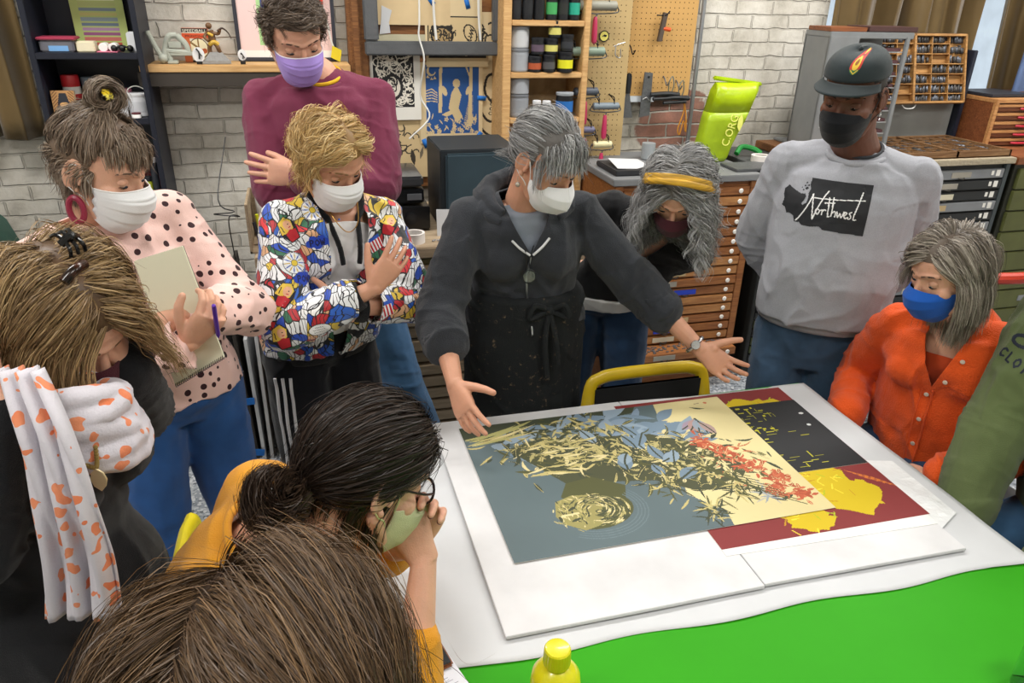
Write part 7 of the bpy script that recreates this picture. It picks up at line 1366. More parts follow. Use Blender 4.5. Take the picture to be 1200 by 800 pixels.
# ---- woman at the far left, bent forward with a fox print scarf
if want('left'):
    nck = Vector((-.40, 1.14, 1.30)); j = skel((-.43, 1.10, .87), nck, D_(112), .97, True, bow=.05)
    wL = spotY(143, 428, 1.17); wR = spotY(2, 474, 1.0)
    j.eL, j.wL = spotY(162, 482, 1.23), wL; j.eR, j.wR = spotY(-22, 640, .99), wR
    root = person('woman in black cardigan and fox print scarf bending forward, hands at her face', j)
    fr = Frame(spotY(74, 371, 1.17), D_(128), D_(38), D_(8), 1.0)
    hL = H('L', wL, spotY(136, 398, 1.18)-wL, (-.3, .2, .9), (-.5, -.5, .6), curl=(.4, .45, .5, .55), spread=.1, k=.95)
    hR = H('R', wR, spotY(-12, 415, 1.12)-wR, (.5, .5, .2), (.4, -.4, .4), curl=(.3, .3, .35, .4), spread=.1, k=.95)
    b, tips = body(j, root, fr, SK1, (hL, hR), .048)
    top(j, root, 'cardigan', BLK, .008, srad=(.052, .054, .056, .054, .05), upto=.86, bottom=-.3, seed=18, fold=.007, tab=[(-.5, .19, .14)]+TABF, neckcut=.0)
    jeans(j, root, cloth('trousers_black', '#15161b', .9, .2), .006)
    for s in 'LR': shoe(j, s, root, SHOE)
    # scarf: a loop round the neck and one long tail
    SCF = cloth('fox_scarf', '#cfcbd3', .85, .15, 300, .03); nt = SCF.node_tree; L = nt.links.new; bs = nt.nodes['Principled BSDF']; tc = nt.nodes.new('ShaderNodeTexCoord')
    nz = nt.nodes.new('ShaderNodeTexNoise'); nz.inputs['Scale'].default_value = 22; L(tc.outputs['Object'], nz.inputs[0]); mx = nt.nodes.new('ShaderNodeVectorMath'); mx.operation = 'MULTIPLY_ADD'; mx.inputs[1].default_value = (.06, .06, .06); L(nz.outputs['Color'], mx.inputs[0]); L(tc.outputs['Object'], mx.inputs[2])
    vo = nt.nodes.new('ShaderNodeTexVoronoi'); vo.inputs['Scale'].default_value = 30; vo.inputs['Randomness'].default_value = .6; L(mx.outputs[0], vo.inputs['Vector']); lt = nt.nodes.new('ShaderNodeMath'); lt.operation = 'LESS_THAN'; lt.inputs[1].default_value = .33; L(vo.outputs['Distance'], lt.inputs[0])
    rp = nt.nodes.new('ShaderNodeValToRGB'); rp.color_ramp.elements[0].color = (*lin('#d9683a'), 1); rp.color_ramp.elements[1].color = (*lin('#e8a27c'), 1); L(nz.outputs[0], rp.inputs[0])
    mc = nt.nodes.new('ShaderNodeMix'); mc.data_type = 'RGBA'; mc.inputs[6].default_value = (*lin('#cfcbd3'), 1); L(rp.outputs[0], mc.inputs[7]); L(lt.outputs[0], mc.inputs[0]); L(mc.outputs[2], bs.inputs['Base Color'])
    m = M(); cc = spotY(88, 496, 1.07)
    for q in range(8):
        c = cc+Vector((0, 0, -.022+.012*q)); rr_ = 1+.05*math.sin(q*2.3)-.03*q; m.tube([c+Vector((.084*cos(a)*rr_, .078*sin(a)*rr_, .010*sin(a*2+q*1.3)-.022*cos(a-.4))) for a in np.linspace(0, 2*pi, 25)], .0165, 10, smooth=False)
    me = fuse(m, .004, 2); shift(me, folds(.004, 14, 4, (1, .5, 0), seed=22)); finish('scarf_loop', me, SCF, root)
    P = crom([spotY(24, 432, 1.0), spotY(48, 500, .95), spotY(72, 580, .93), spotY(90, 650, .93), spotY(98, 722, .93)], 10); N = len(P); m = M(); rs = []; w0 = [.05, .05, .06, .075, .085]
    for i, p in enumerate(P):
        t = i/(N-1); w = .03+.024*t; x = Vector((cos(YAW)*.93, -sin(YAW), .06)).normalized(); y = Vector((-.25, -.95, .1)); row = []
        for q in range(29): u = q/28*2-1; row.append(p+x*(w*u)+y*(.011*math.sin(u*9+t*3)+.006*math.sin(u*17-t*5)))
        rs.append(row)
    m.rings(rs, closed=False, cap=False); o = mfin(m, 'scarf_tail', SCF, root, sharp=0); sd = o.modifiers.new('thickness', 'SOLIDIFY'); sd.thickness = .003
    # bead chain with a leaf pendant
    a0, a1, pe = spotY(84, 532, .985), spotY(112, 524, .985), spotY(113, 548, .975); BD = mat('beads_brass', '#a08a50', .4, .6); m = M()
    for A_, B_ in ((a0, pe), (a1, pe)):
        for q in range(9): m.ball(A_.lerp(B_, q/9)-Vector((0, 0, .006*sin(pi*q/9))), .0035, 8)
    mfin(m, 'bead_chain', BD, root); m = M(); x = RT; y = Vector((0, 0, 1)); lf = [(0, 0), (.009, -.007), (.012, -.018), (.008, -.03), (.001, -.038), (-.008, -.03), (-.011, -.018), (-.008, -.007)]
    m.prism(lf, pe, x, y, .003); m.tube([pe+FW*-.002, pe-y*.036-FW*.002], .0008, 6); mfin(m, 'leaf_pendant', mat('pendant_cream', '#d9c79a', .35, .3), root, bevel=.0008)
    mask(fr, root, 'cloth', cloth('mask_maroon', '#4a1f28', .9, .4, 700), LOOPK); eyes(fr, root, hairmat2('brow_tan', '#7a5a3a'))
    rg = np.random.default_rng(51); rt = scalp(900, rg, hl=.066, nape=-.07); hc = ['#7b6142', '#93774f', '#6a5136', '#a58a62', '#584330', '#b59a70']
    def fl(p, r):
        s = np.where(r[:, 0] > .0, 1, -1.); f = np.zeros((len(p), 3)); f[:] = [0, -.1, -.6]; f[:, 0] = s*.6; up = r[:, 2] > .07; f[up, 1] = -.15; bk = r[:, 1] < -.01; f[bk] = [0, .05, -.02]; f[bk, 0] = s[bk]; fm = (r[:, 1] > .05); f[fm, 0] = s[fm]*1.1; f[fm, 1] = .12; return f
    groom(fr, root, rt, fl, .19, hc, hairmat('hair'), n_child=13, rad=.0008, grav=.42, gf=1.0, balls=[((0, .125, -.06), .095), ((0, .11, .0), .06)], thick=(.05, .3), wob=.08, clump=.25, seed=12, capcol='#5a4430', spread=.008, stray=.012, steps=16)
    # claw clip and barrette
    m = M(); c = fr.w((-.012, -.03, .142)); m.tube([c+fr.x*-.012, c+fr.z*.012, c+fr.x*.012], .006, 8)
    for q in (-1, 0, 1): m.tube([c+fr.x*.007*q+fr.z*.006, c+fr.x*.01*q+fr.y*.014+fr.z*.004, c+fr.x*.011*q+fr.y*.02-fr.z*.006], .0028, 6)
    for q in (-1, 0, 1): m.tube([c+fr.x*.007*q+fr.z*.006, c+fr.x*.01*q-fr.y*.014+fr.z*.004, c+fr.x*.011*q-fr.y*.02-fr.z*.006], .0028, 6)
    mfin(m, 'claw_clip', mat('clip_black', '#0e0e10', .2), root)
    m = M(); c = fr.w((.018, .018, .146)); rs = []
    m.tube([c-fr.x*.02-fr.y*.006-fr.z*.003, c+fr.z*.004, c+fr.x*.02+fr.y*.006-fr.z*.003], .0075, 10); mfin(m, 'barrette', mat('tortoiseshell', '#3a1d10', .2, var=.5, vscale=60), root)
# ---- woman with long grey waves and a maroon mask
if want('wavy'):
    nck = spotY(782, 262, 2.03)+Vector((0, .04, 0)); j = skel((1.02, 2.36, .84), nck, D_(205), .98, True, bow=.03)
    wL = Vector((1.2, 2.45, .92)); wR = Vector((.9, 2.45, .92))
    arm(j, 'L', wL, (.8, .5, -.2), .28, .24); arm(j, 'R', wR, (-.8, .5, -.2), .28, .24)
    root = person('woman with long wavy grey hair, mustard headband and black V-neck sweater', j)
    fr = Frame(spotY(795, 222, 1.93), D_(214), D_(42), D_(-4), 1.0)
    body(j, root, fr, SK2, (H('L', wL, (-.7, .1, -.5), (0, 1, 0), (0, 0, 1)), H('R', wR, (.7, .1, -.5), (0, 1, 0), (0, 0, 1))), .048)
    def vc(me):
        c = j.nck+j.ax*.015; trim(me, lambda p, n: (p-c).dot(j.ax) > 0 and (p-c-j.ax*(p-c).dot(j.ax)).length < .088, [(c, j.ax)])
        v0 = j.sp(.72)+j.f*.1; a = (j.ax+j.r*.42).normalized(); bb = (j.ax-j.r*.42).normalized(); n1 = a.cross(j.f).normalized(); n2 = bb.cross(j.f).normalized()
        if n1.dot(j.r) < 0: n1 = -n1
        if n2.dot(j.r) > 0: n2 = -n2
        trim(me, lambda p, n: (p-v0).dot(n1) < 0 and (p-v0).dot(n2) < 0 and (p-v0).dot(j.ax) > 0 and (p-j.nck).dot(j.f) > .0, [(v0, n1), (v0, n2)])
    top(j, root, 'sweater', BLK, .010, srad=(.06, .058, .056, .054, .044), bottom=.0, cuts=vc, seed=31, fold=.005, upto=.95)
    m = M(); torso(m, j, .016, t0=-.1, t1=.3, bust=0); me = fuse(m, .006, 3); shift(me, folds(.004, 10, 3, seed=4)); finish('undershirt_hem', me, WHC, root)
    jeans(j, root, DEN2, .008, top=.12, seed=9)
    for s in 'LR': shoe(j, s, root, SHOE)
    mask(fr, root, 'cloth', cloth('mask_plum', '#4c242c', .9, .4, 700), LOOPK); eyes(fr, root, hairmat2('brow_grey', '#6d625a'))
    rg = np.random.default_rng(61); rt = scalp(760, rg, hl=.064, nape=-.07); hc = ['#8f9092', '#aaabac', '#c4c5c6', '#6d6c6b', '#7e7d7c', '#55524f']
    def fl(p, r):
        s = np.where(r[:, 0] > .01, 1, -1.); f = np.zeros((len(p), 3)); f[:, 0] = s*.5; f[:, 1] = -.25; f[:, 2] = -.4; t = r[:, 2] > .06; f[t, 1] = -.3; f[:, 0] = s*.7; low = p[:, 2] < -.02; f[low] = np.stack([s[low]*.12, np.full(low.sum(), .15), np.full(low.sum(), -.2)], 1); return f
    nl = fr.loc(j.nck-fr.c)/fr.k; shl = fr.loc(j.sL-fr.c); shr = fr.loc(j.sR-fr.c)
    groom(fr, root, rt, fl, .28, hc, hairmat('hair'), n_child=12, rad=.0009, grav=.55, thick=(.05, .22), wob=.2, clump=.55, curl=.011, curlk=3.2, seed=14, capcol='#6d6c6b', spread=.009, steps=26, balls=[(nl, .085), (shl, .06), (shr, .06), ((0, .13, -.045), .102), ((0, .16, -.13), .105), ((0, .14, -.24), .1), ((0, .11, .012), .066)])
    def hp(a, t): return (.086*sin(a), .012+.034*cos(a)*.6+.02, .035+.102*cos(a))
    pts = [(-.089, -.03, -.01), (-.089, .004, .04), (-.07, .035, .088), (-.035, .052, .118), (0, .056, .126), (.035, .052, .118), (.07, .035, .088), (.089, .004, .04), (.089, -.03, -.01)]
    HB = mat('headband_mustard', '#c79a2e', .55, var=.3, vscale=12, stretch=(1, 1, 14))
    pts = [(x*1.13, -.01+(y+.01)*1.12, .03+(z-.03)*1.13) for x, y, z in pts]; band('headband', fr, pts, .014, .003, HB, root); band('headband_fold', fr, [(x*1.0, y+.010, z-.0) for x, y, z in pts], .009, .0045, HB, root)
    m = M(); e = fr.w((-.077, -.002, -.045)); m.ball(e, .005); mfin(m, 'earring', mat('stud_silver', '#cfcfd2', .2, .9), root)

# ---- man in the dark cap and grey sweatshirt
if want('cap'):
    nck = spotY(1003, 175, 2.0)+Vector((0, 0, .0)); j = skel(spotY(945, 385, 1.97)+Vector((.03, .0, 0)), nck, D_(216), 1.03, False, bow=.0, shw=.185, shdrop=.07)
    wR = j.pel-j.f*.17+j.r*.06+Vector((0, 0, .05)); wL = j.pel-j.f*.17-j.r*.06+Vector((0, 0, .05))
    arm(j, 'R', wR, j.r*1.0-j.f*.2-j.ax*.2, .3, .28); arm(j, 'L', wL, j.r*-1.0-j.f*.2-j.ax*.2, .3, .28)
    root = person('man in dark green cap, black mask and grey Northwest sweatshirt with hands behind him', j)
    fr = Frame(spotY(1000, 112, 1.93), D_(238), D_(15), D_(-2), 1.06)
    body(j, root, fr, SK4, (H('L', wL, j.r*.8-j.ax*.5, -j.f, (0, 0, 1)), H('R', wR, -j.r*.8-j.ax*.5, -j.f, (0, 0, 1))), .062)
    GR = cloth('sweatshirt_grey', '#a3a5ad', .95, .35, 700, .05, vs=300)
    tb = [(-.2, .15, .11), (-.08, .17, .128), (.0, .188, .142), (.1, .192, .15), (.33, .188, .146), (.55, .192, .142), (.72, .198, .138), (.86, .185, .108), (.95, .105, .082)]
    o, gm = top(j, root, 'sweatshirt', GR, .014, srad=(.058, .066, .066, .062, .052), tab=tb, bottom=.06, seed=35, fold=.006, belly=.015, extra=[(j.sp(.15)+j.f*.12, .16, j.ax+j.r*.5, 70, .004), (j.sp(.6)-j.r*.2, .14, j.ax*.6+j.r, 60, .006)], neckcut=.0, upto=.95, shoulder=.056)
    nn = j.nck+j.f*.022-j.ax*.004; dd = (j.ax+j.f*.45).normalized(); ring(root, 'collar', GR, nn, dd, .088, .011, 0, a=1.0, b=.92, X=j.r)
    nn = j.nck+j.f*.02+j.ax*.012; ring(root, 'undershirt_collar', cloth('tee_charcoal', '#33353a', .9), nn, dd, .075, .005, 0, a=1.0, b=.92, X=j.r)
    ring(root, 'hem_band', GR, j.sp(.075), j.ax, .182, .02, .003, a=1.0, b=.78, X=j.hr, seed=2)
    bv = worldmesh(o, root); W_, H_ = .25, .165; pt = Paint(W_, H_, .0016, '#1b1d22')
    # outline of the state with its ragged coast
    out = [(.0, .105), (.012, .118), (.03, .108), (.05, .1), (.062, .102), (.066, .094), (.062, .082), (.056, .072), (.06, .068), (.07, .076), (.073, .09), (.071, .104), (.076, .118), (.072, .13), (.074, .15), (.25, .15), (.25, .0), (.13, .004), (.12, .012), (.09, .006), (.07, .006), (.06, .014), (.046, .012), (.04, .03), (.028, .036), (.018, .034), (.01, .05), (.0, .054), (.004, .075), (-.001, .09)]
    kp = Paint(W_, H_, .0016, '#000000'); kp.poly(out, '#ffffff')
    for x_, y_, r_ in ((.064, .118, .005), (.068, .127, .0035), (.058, .124, .003), (.062, .134, .0028), (.055, .112, .003), (.05, .118, .002)): kp.ell(x_, y_, r_, r_*.7, '#ffffff', .6)
    keep = kp.a[:, :, 0] > .5
    wc = '#e9e9ea'; sc = 1.0
    def st(P, r=.0018): pt.stroke([(v.x, v.y) for v in crom([(a, b, 0) for a, b in P], 5)], r, wc)
    st([(.05, .018), (.058, .03), (.072, .06), (.082, .088), (.086, .104)]); st([(.086, .104), (.09, .07), (.094, .04), (.096, .03)]); st([(.096, .03), (.106, .068), (.118, .1), (.128, .118)])
    st([(.106, .048), (.101, .056), (.105, .064), (.112, .058), (.109, .048), (.106, .048)]); st([(.112, .058), (.12, .062), (.12, .048)]); st([(.12, .058), (.126, .064), (.13, .063)])
    st([(.134, .1), (.136, .07), (.138, .046), (.143, .046)]); st([(.124, .084), (.15, .088)]); st([(.146, .102), (.147, .07), (.148, .048)]); st([(.148, .056), (.154, .064), (.158, .06), (.158, .048)])
    st([(.162, .064), (.166, .048), (.171, .06), (.176, .048), (.182, .066)]); st([(.184, .054), (.19, .062), (.186, .066), (.183, .056), (.188, .047), (.195, .051)]); st([(.203, .067), (.198, .063), (.204, .053), (.2, .046), (.195, .048)])
    st([(.225, .126), (.218, .09), (.212, .06), (.212, .046), (.219, .046)]); st([(.09, .094), (.13, .096), (.18, .1), (.235, .104)], .0014)
    mid = spotY(967, 240, 1.8); ux = (j.r*-1+j.ax*-.0); ux = RT-FW*0; ux = (-j.r).normalized(); uy = j.ax
    hc_ = bv.ray_cast(EYE, (spot(967, 240, 1)-EYE).normalized(), 5)[0]; oo = hc_-ux*(W_/2)-uy*(H_/2-.004)
    decal('chest_print', pt, keep, bv, oo, ux, uy, PAINT, root, label='black Washington state outline with white script')
    jeans(j, root, cloth('denim_slate', '#46607c', .85, .35, 900, .2, vs=9), .01, top=.1, seed=15)
    for s in 'LR': shoe(j, s, root, SHOE)
    pk = worldmesh(root.children[[c.name.split('.')[0] for c in root.children].index('jeans')], root)
    h = pk.ray_cast(EYE, (spot(988, 379, 1)-EYE).normalized(), 5)[0]
    if h: m = M(); m.box(h, (.05, .012, .03), rotz(D_(-30))); mfin(m, 'phone_in_pocket', mat('phone_black', '#0b0c0f', .2), root, bevel=.004)
    mask(fr, root, 'cloth', cloth('mask_black', '#15171b', .9, .3, 800), LOOPK); eyes(fr, root, hairmat2('brow_black', '#15100e'), iris='#2a1a12')
    rg = np.random.default_rng(71); rt = scalp(1500, rg, hl=.05, nape=-.05); rt = rt[rt[:, 2] < .035]
    groom(fr, root, rt, lambda p, r: np.tile([0, -.3, -.9], (len(p), 1)), .006, ['#1a1512', '#241d19'], hairmat('hair'), n_child=3, rad=.0008, thick=(.0, .03), seed=15, capcol='#1c1613', steps=4)
    for s in (-1, 1):
        m = M(); e = fr.w((.079*s, .0, -.04)); m.tube([e+Vector((0, 0, .006))+fr.y*.006*cos(a)+Vector((0, 0, .006*sin(a)-.006)) for a in np.linspace(0, 6.28, 13)], .0012, 6, smooth=False); m.ball(e-Vector((0, 0, .016)), .0035); mfin(m, 'earring', mat('stud_silver', '#cfcfd2', .2, .9), root)
    # cap: crown of six panels, brim, button, crest
    CP = cloth('cap_twill', '#2c3538', .85, .3, 900, .06); m = M(); rs = []
    for i in range(15):
        t = i/14*pi/2; ring_ = []
        for q in range(48):
            a = 2*pi*q/48; pn = 1-.012*abs(cos(a*3))**8; x = .083*cos(a)*cos(t)**.55*pn; y = -.006+.103*sin(a)*cos(t)**.55*pn; z = .060+.066*sin(t)**.95+(.008*sin(a)*(1-t)); ring_.append(fr.w((x, y, z)))
        rs.append(ring_)
    m.rings(rs, cap=False); m.ball(fr.w((0, -.006, .125)), .007*fr.k, 10); o = mfin(m, 'cap_crown', CP, root, sharp=0); sd = o.modifiers.new('thickness', 'SOLIDIFY'); sd.thickness = .002
    m = M(); rs = []
    for i in range(9):
        r_ = i/8; row = []
        for q in range(25): a = -1.22+2.44*q/24; row.append(fr.w(((.082+.012*r_)*sin(a), -.006+.1*cos(a)+.058*r_*cos(a)**.7, .066-.002-.010*r_-.012*sin(a)**2)))
        rs.append(row)
    m.rings(rs, closed=False, cap=False); o = mfin(m, 'cap_brim', CP, root, sharp=0); sd = o.modifiers.new('thickness', 'SOLIDIFY'); sd.thickness = .004
    bc = worldmesh(root.children[[c.name.split('.')[0] for c in root.children].index('cap_crown')], root); pt = Paint(.036, .046, .001, '#8a2a22'); kp = Paint(.036, .046, .001, '#000000'); kp.ell(.018, .022, .013, .02, '#ffffff'); kp.ell(.018, .041, .004, .005, '#ffffff')
    pt.ell(.018, .022, .013, .02, '#b4362c'); pt.rect(0, 0, .036, .014, '#2f6a3c'); pt.ell(.018, .024, .008, .012, '#d9b53c'); pt.ell(.018, .028, .004, .005, '#8a5a1c'); pt.stroke([(.010, .012), (.018, .004), (.026, .012)], .0012, '#d9b53c'); pt.ell(.018, .041, .003, .004, '#d9b53c')
    h = bc.ray_cast(EYE, (spot(1003, 77, 1)-EYE).normalized(), 5)[0]
    if h: n = (fr.y*.9+fr.z*.25).normalized(); ux = (-fr.x); uy = n.cross(ux)*-1; uy = fr.z; decal('cap_crest', pt, kp.a[:, :, 0] > .5, bc, h-ux*.018-uy*.022, ux, uy, PAINT, root)

# ---- seated woman in the orange linen shirt
if want('orange'):
    nck = spotY(1122, 372, 1.50); j = skel((nck.x+.06, 1.52, .60), nck, D_(240), .97, True, hipface=D_(265), sit=True, bow=.02)
    wR = Vector((1.52, 1.60, .69)); wL = Vector((1.55, 1.27, .69))
    arm(j, 'R', wR, (.1, .5, -.8), .27, .24); arm(j, 'L', wL, (.1, -.5, -.8), .27, .24)
    root = person('woman in orange button shirt and blue mask seated at the right end', j)
    fr = Frame(spotY(1112, 318, 1.47), D_(274), D_(18), D_(0), 1.0)
    body(j, root, fr, SK2, (H('R', wR, (-.5, .1, -.6), (.6, 0, -.4), (-.3, 0, .8)), H('L', wL, (-.3, .6, -.6), (.6, 0, -.4), (-.3, 0, .8))), .048)
    OR = cloth('linen_orange', '#e0561f', .85, .5, 260, .09)
    def oc(me):
        c = j.nck+j.ax*.022; trim(me, lambda p, n: (p-c).dot(j.ax) > 0 and (p-c-j.ax*(p-c).dot(j.ax)).length < .088, [(c, j.ax)])
        v0 = j.sp(.62)+j.f*.1; a = (j.ax+j.r*.34).normalized(); bb = (j.ax-j.r*.34).normalized(); n1 = a.cross(j.f).normalized(); n2 = bb.cross(j.f).normalized()
        if n1.dot(j.r) < 0: n1 = -n1
        if n2.dot(j.r) > 0: n2 = -n2
        trim(me, lambda p, n: (p-v0).dot(n1) < 0 and (p-v0).dot(n2) < 0 and (p-v0).dot(j.ax) > 0 and (p-j.nck).dot(j.f) > .0, [(v0, n1), (v0, n2)])
    tb = [(t, a+.02, b_+.022) for t, a, b_ in TABF]; tb[3] = (.33, .17, .14)
    o, om = top(j, root, 'linen_shirt', OR, .014, srad=(.054, .060, .060, .058, .05), upto=.85, tab=tb, bottom=-.2, cuts=oc, seed=41, fold=.010, f=10, st=2.5, armam=.007)
    m = M(); torso(m, j, -.002, bust=.02, t0=.3, sh=.04); me = fuse(m, .006, 3); c = j.sp(.80)+j.f*.08; nv = (j.ax-j.f*.5).normalized(); trim(me, lambda p, n: (p-c).dot(nv) > 0, [(c, nv)]); finish('camisole', me, cloth('camisole_rust', '#b5431f', .9), root, solid=.002)
    bv = worldmesh(o, root)
    def of(t, x, off=.004):
        p = j.sp(t)+j.r*x; h = bv.ray_cast(p+j.f*.4, -j.f, .6); return (h[0] if h[0] else p+j.f*.13)+j.f*off
    m = M(); P = [of(t, -.006) for t in np.linspace(.6, -.05, 12)]; m.tube(P, .003, 6); P = [of(t, .022) for t in np.linspace(.6, -.05, 12)]; m.tube(P, .0015, 6); mfin(m, 'button_placket', OR, root)
    for t, x in ((.86, -.062), (.7, -.034), (.56, .008), (.4, .008), (.22, .008), (.05, .008)):
        q = of(t, x, .003); m = M(); m.lathe(q, [(.006, 0), (.0065, .002), (.004, .003), (.0005, .0022)], j.f, 14); mfin(m, 'button', mat('button_pearl', '#d8c8b8', .3), root)
    for s in (-1, 1):   # collar leaves
        m = M(); P = []; rs = []
        for q in range(8):
            t = q/7; a = pi*(.04+.62*t); base = j.nck+j.r*(s*.07*sin(a))-j.f*(.062*cos(a))+j.ax*(.03-.05*t**1.5); outw = (j.r*(s*sin(a))-j.f*cos(a)).normalized(); wd = .03+.022*t
            rs.append([base+outw*.002+j.ax*.006, base+outw*.014+j.ax*.008, base+outw*(wd)-j.ax*(.012+.016*t)])
        m.rings(rs, closed=False, cap=False); o2 = mfin(m, 'collar_leaf', OR, root, sharp=0); sd = o2.modifiers.new('thickness', 'SOLIDIFY'); sd.thickness = .0025
    jeans(j, root, DEN2, .006)
    for s in 'LR': shoe(j, s, root, SHOE)
    mask(fr, root, 'cloth', cloth('mask_blue', '#1a55b0', .8, .3, 700), LOOPW); eyes(fr, root, hairmat2('brow_brown', '#4b3a2e'))
    rg = np.random.default_rng(81); rt = scalp(760, rg, hl=.066, nape=-.07); hc = ['#6f665c', '#857b70', '#a2998d', '#564b41', '#bdb5a9', '#4a4038']
    def fl(p, r):
        s = np.where(r[:, 0] > -.02, 1, -1.); f = np.zeros((len(p), 3)); f[:, 0] = s*.5; f[:, 1] = -.12; f[:, 2] = -.5; t = r[:, 2] > .07; f[t, 1] = -.25; fm = r[:, 1] > .05; f[fm, 0] = s[fm]*1.2; f[fm, 1] = -.1; low = p[:, 2] < -.04; f[low, 0] = -s[low]*.1; return f
    groom(fr, root, rt, fl, .19, hc, hairmat('hair'), n_child=13, rad=.0009, grav=.4, balls=FB, thick=(.04, .2), wob=.06, clump=.3, seed=16, capcol='#564b41', spread=.007, steps=16)

# ---- person in the olive hooded sweatshirt at the right edge
if want('olive'):
    nck = Vector((1.80, 1.12, 1.27)); j = skel((nck.x+.12, 1.06, .62), nck, D_(275), 1.0, False, sit=True, bow=.0)
    wR = Vector((1.54, 1.16, .69)); wL = Vector((1.55, .92, .69))
    arm(j, 'R', wR, (.3, .6, -.5), .29, .26); arm(j, 'L', wL, (.1, -.6, -.5), .29, .26)
    root = person('person in olive green hooded sweatshirt and jeans at the right edge of the photo', j)
    fr = Frame(nck+Vector((-.06, .0, .2)), D_(270), D_(25), 0, 1.04)
    body(j, root, fr, SK2, (H('R', wR, (-.2, .0, -1), (-.1, 1, 0), (-.8, 0, .1)), H('L', wL, (-.2, .0, -1), (.1, -1, 0), (-.8, 0, .1))), .058)
    OL = cloth('hoodie_olive', '#5f6c45', .95, .4, 600, .08)
    tb = [(t, a+.025, b_+.03) for t, a, b_ in TABM]; tb = [(-.2, .17, .13), (-.1, .19, .15)]+tb[2:]
    o, om = top(j, root, 'hooded_sweatshirt', OL, .014, srad=(.074, .074, .07, .066, .054), tab=tb, bottom=-.2, seed=45, fold=.007, belly=.03, armam=.007)
    ring(root, 'hood', OL, j.nck-j.f*.03+j.ax*.02, j.ax-j.f*.3, .095, .03, .006, a=1.1, b=.95, X=j.r)
    bv = worldmesh(o, root); NV = mat('embroidery_navy', '#1b2233', .7); wdt = .2; pt = Paint(.22, .12, .0016, '#1b2233'); kp = Paint(.22, .12, .0016, '#000000')
    def ks(P, r=.0032): kp.stroke([(v.x, v.y) for v in crom([(a, b, 0) for a, b in P], 6)], r, '#ffffff')
    ks([(.075, .07), (.05, .086), (.022, .084), (.008, .072), (.014, .06), (.035, .06), (.06, .074), (.085, .094), (.1, .098), (.104, .09), (.09, .066), (.085, .056), (.1, .052), (.13, .06)], .0045); ks([(.12, .098), (.11, .07), (.125, .058), (.16, .07)], .004)
    x = .004
    gl = {'C': [[(.9, .85), (.5, 1), (.1, .7), (.1, .3), (.5, 0), (.9, .15)]], 'L': [[(.1, 1), (.1, 0), (.8, 0)]], 'O': [[(.5, 1), (.1, .7), (.1, .3), (.5, 0), (.9, .3), (.9, .7), (.5, 1)]], 'T': [[(0, 1), (1, 1)], [(.5, 1), (.5, 0)]], 'H': [[(.1, 1), (.1, 0)], [(.9, 1), (.9, 0)], [(.1, .5), (.9, .5)]], 'I': [[(.5, 1), (.5, 0)]], 'N': [[(.1, 0), (.1, 1), (.9, 0), (.9, 1)]], 'G': [[(.9, .85), (.5, 1), (.1, .7), (.1, .3), (.5, 0), (.9, .2), (.9, .45), (.55, .45)]]}
    for ch in 'CLOTHING':
        for P in gl[ch]: kp.stroke([(x+a*.015, .014+b*.022) for a, b in P], .0026, '#ffffff')
        x += .022
    h = bv.ray_cast(EYE, (spot(1180, 408, 1)-EYE).normalized(), 5)
    if h[0]: n = h[1]; n.z *= .3; n = (n+(EYE-h[0]).normalized()*.6).normalized(); ux = Vector((0, 0, 1)).cross(n).normalized(); uy = n.cross(ux); ux, uy = (ux*cos(.3)-uy*sin(.3)), (uy*cos(.3)+ux*sin(.3)); decal('chest_embroidery', pt, kp.a[:, :, 0] > .5, bv, h[0]-ux*.012-uy*.036, ux, uy, NV, root)
    jeans(j, root, DEN3, .01)
    for s in 'LR': shoe(j, s, root, SHOE)
    eyes(fr, root, hairmat2('brow_brown', '#4b3a2e')); mask(fr, root, 'cloth', MATS.get('mask_black') or cloth('mask_black', '#15171b', .9, .3, 800), LOOPK)
    rg = np.random.default_rng(91); rt = scalp(500, rg); groom(fr, root, rt, lambda p, r: np.tile([0, -.4, -.7], (len(p), 1)), .05, ['#3a2e26', '#4a3c32'], hairmat('hair'), n_child=10, rad=.0009, thick=(.02, .1), seed=17, capcol='#3a2e26')

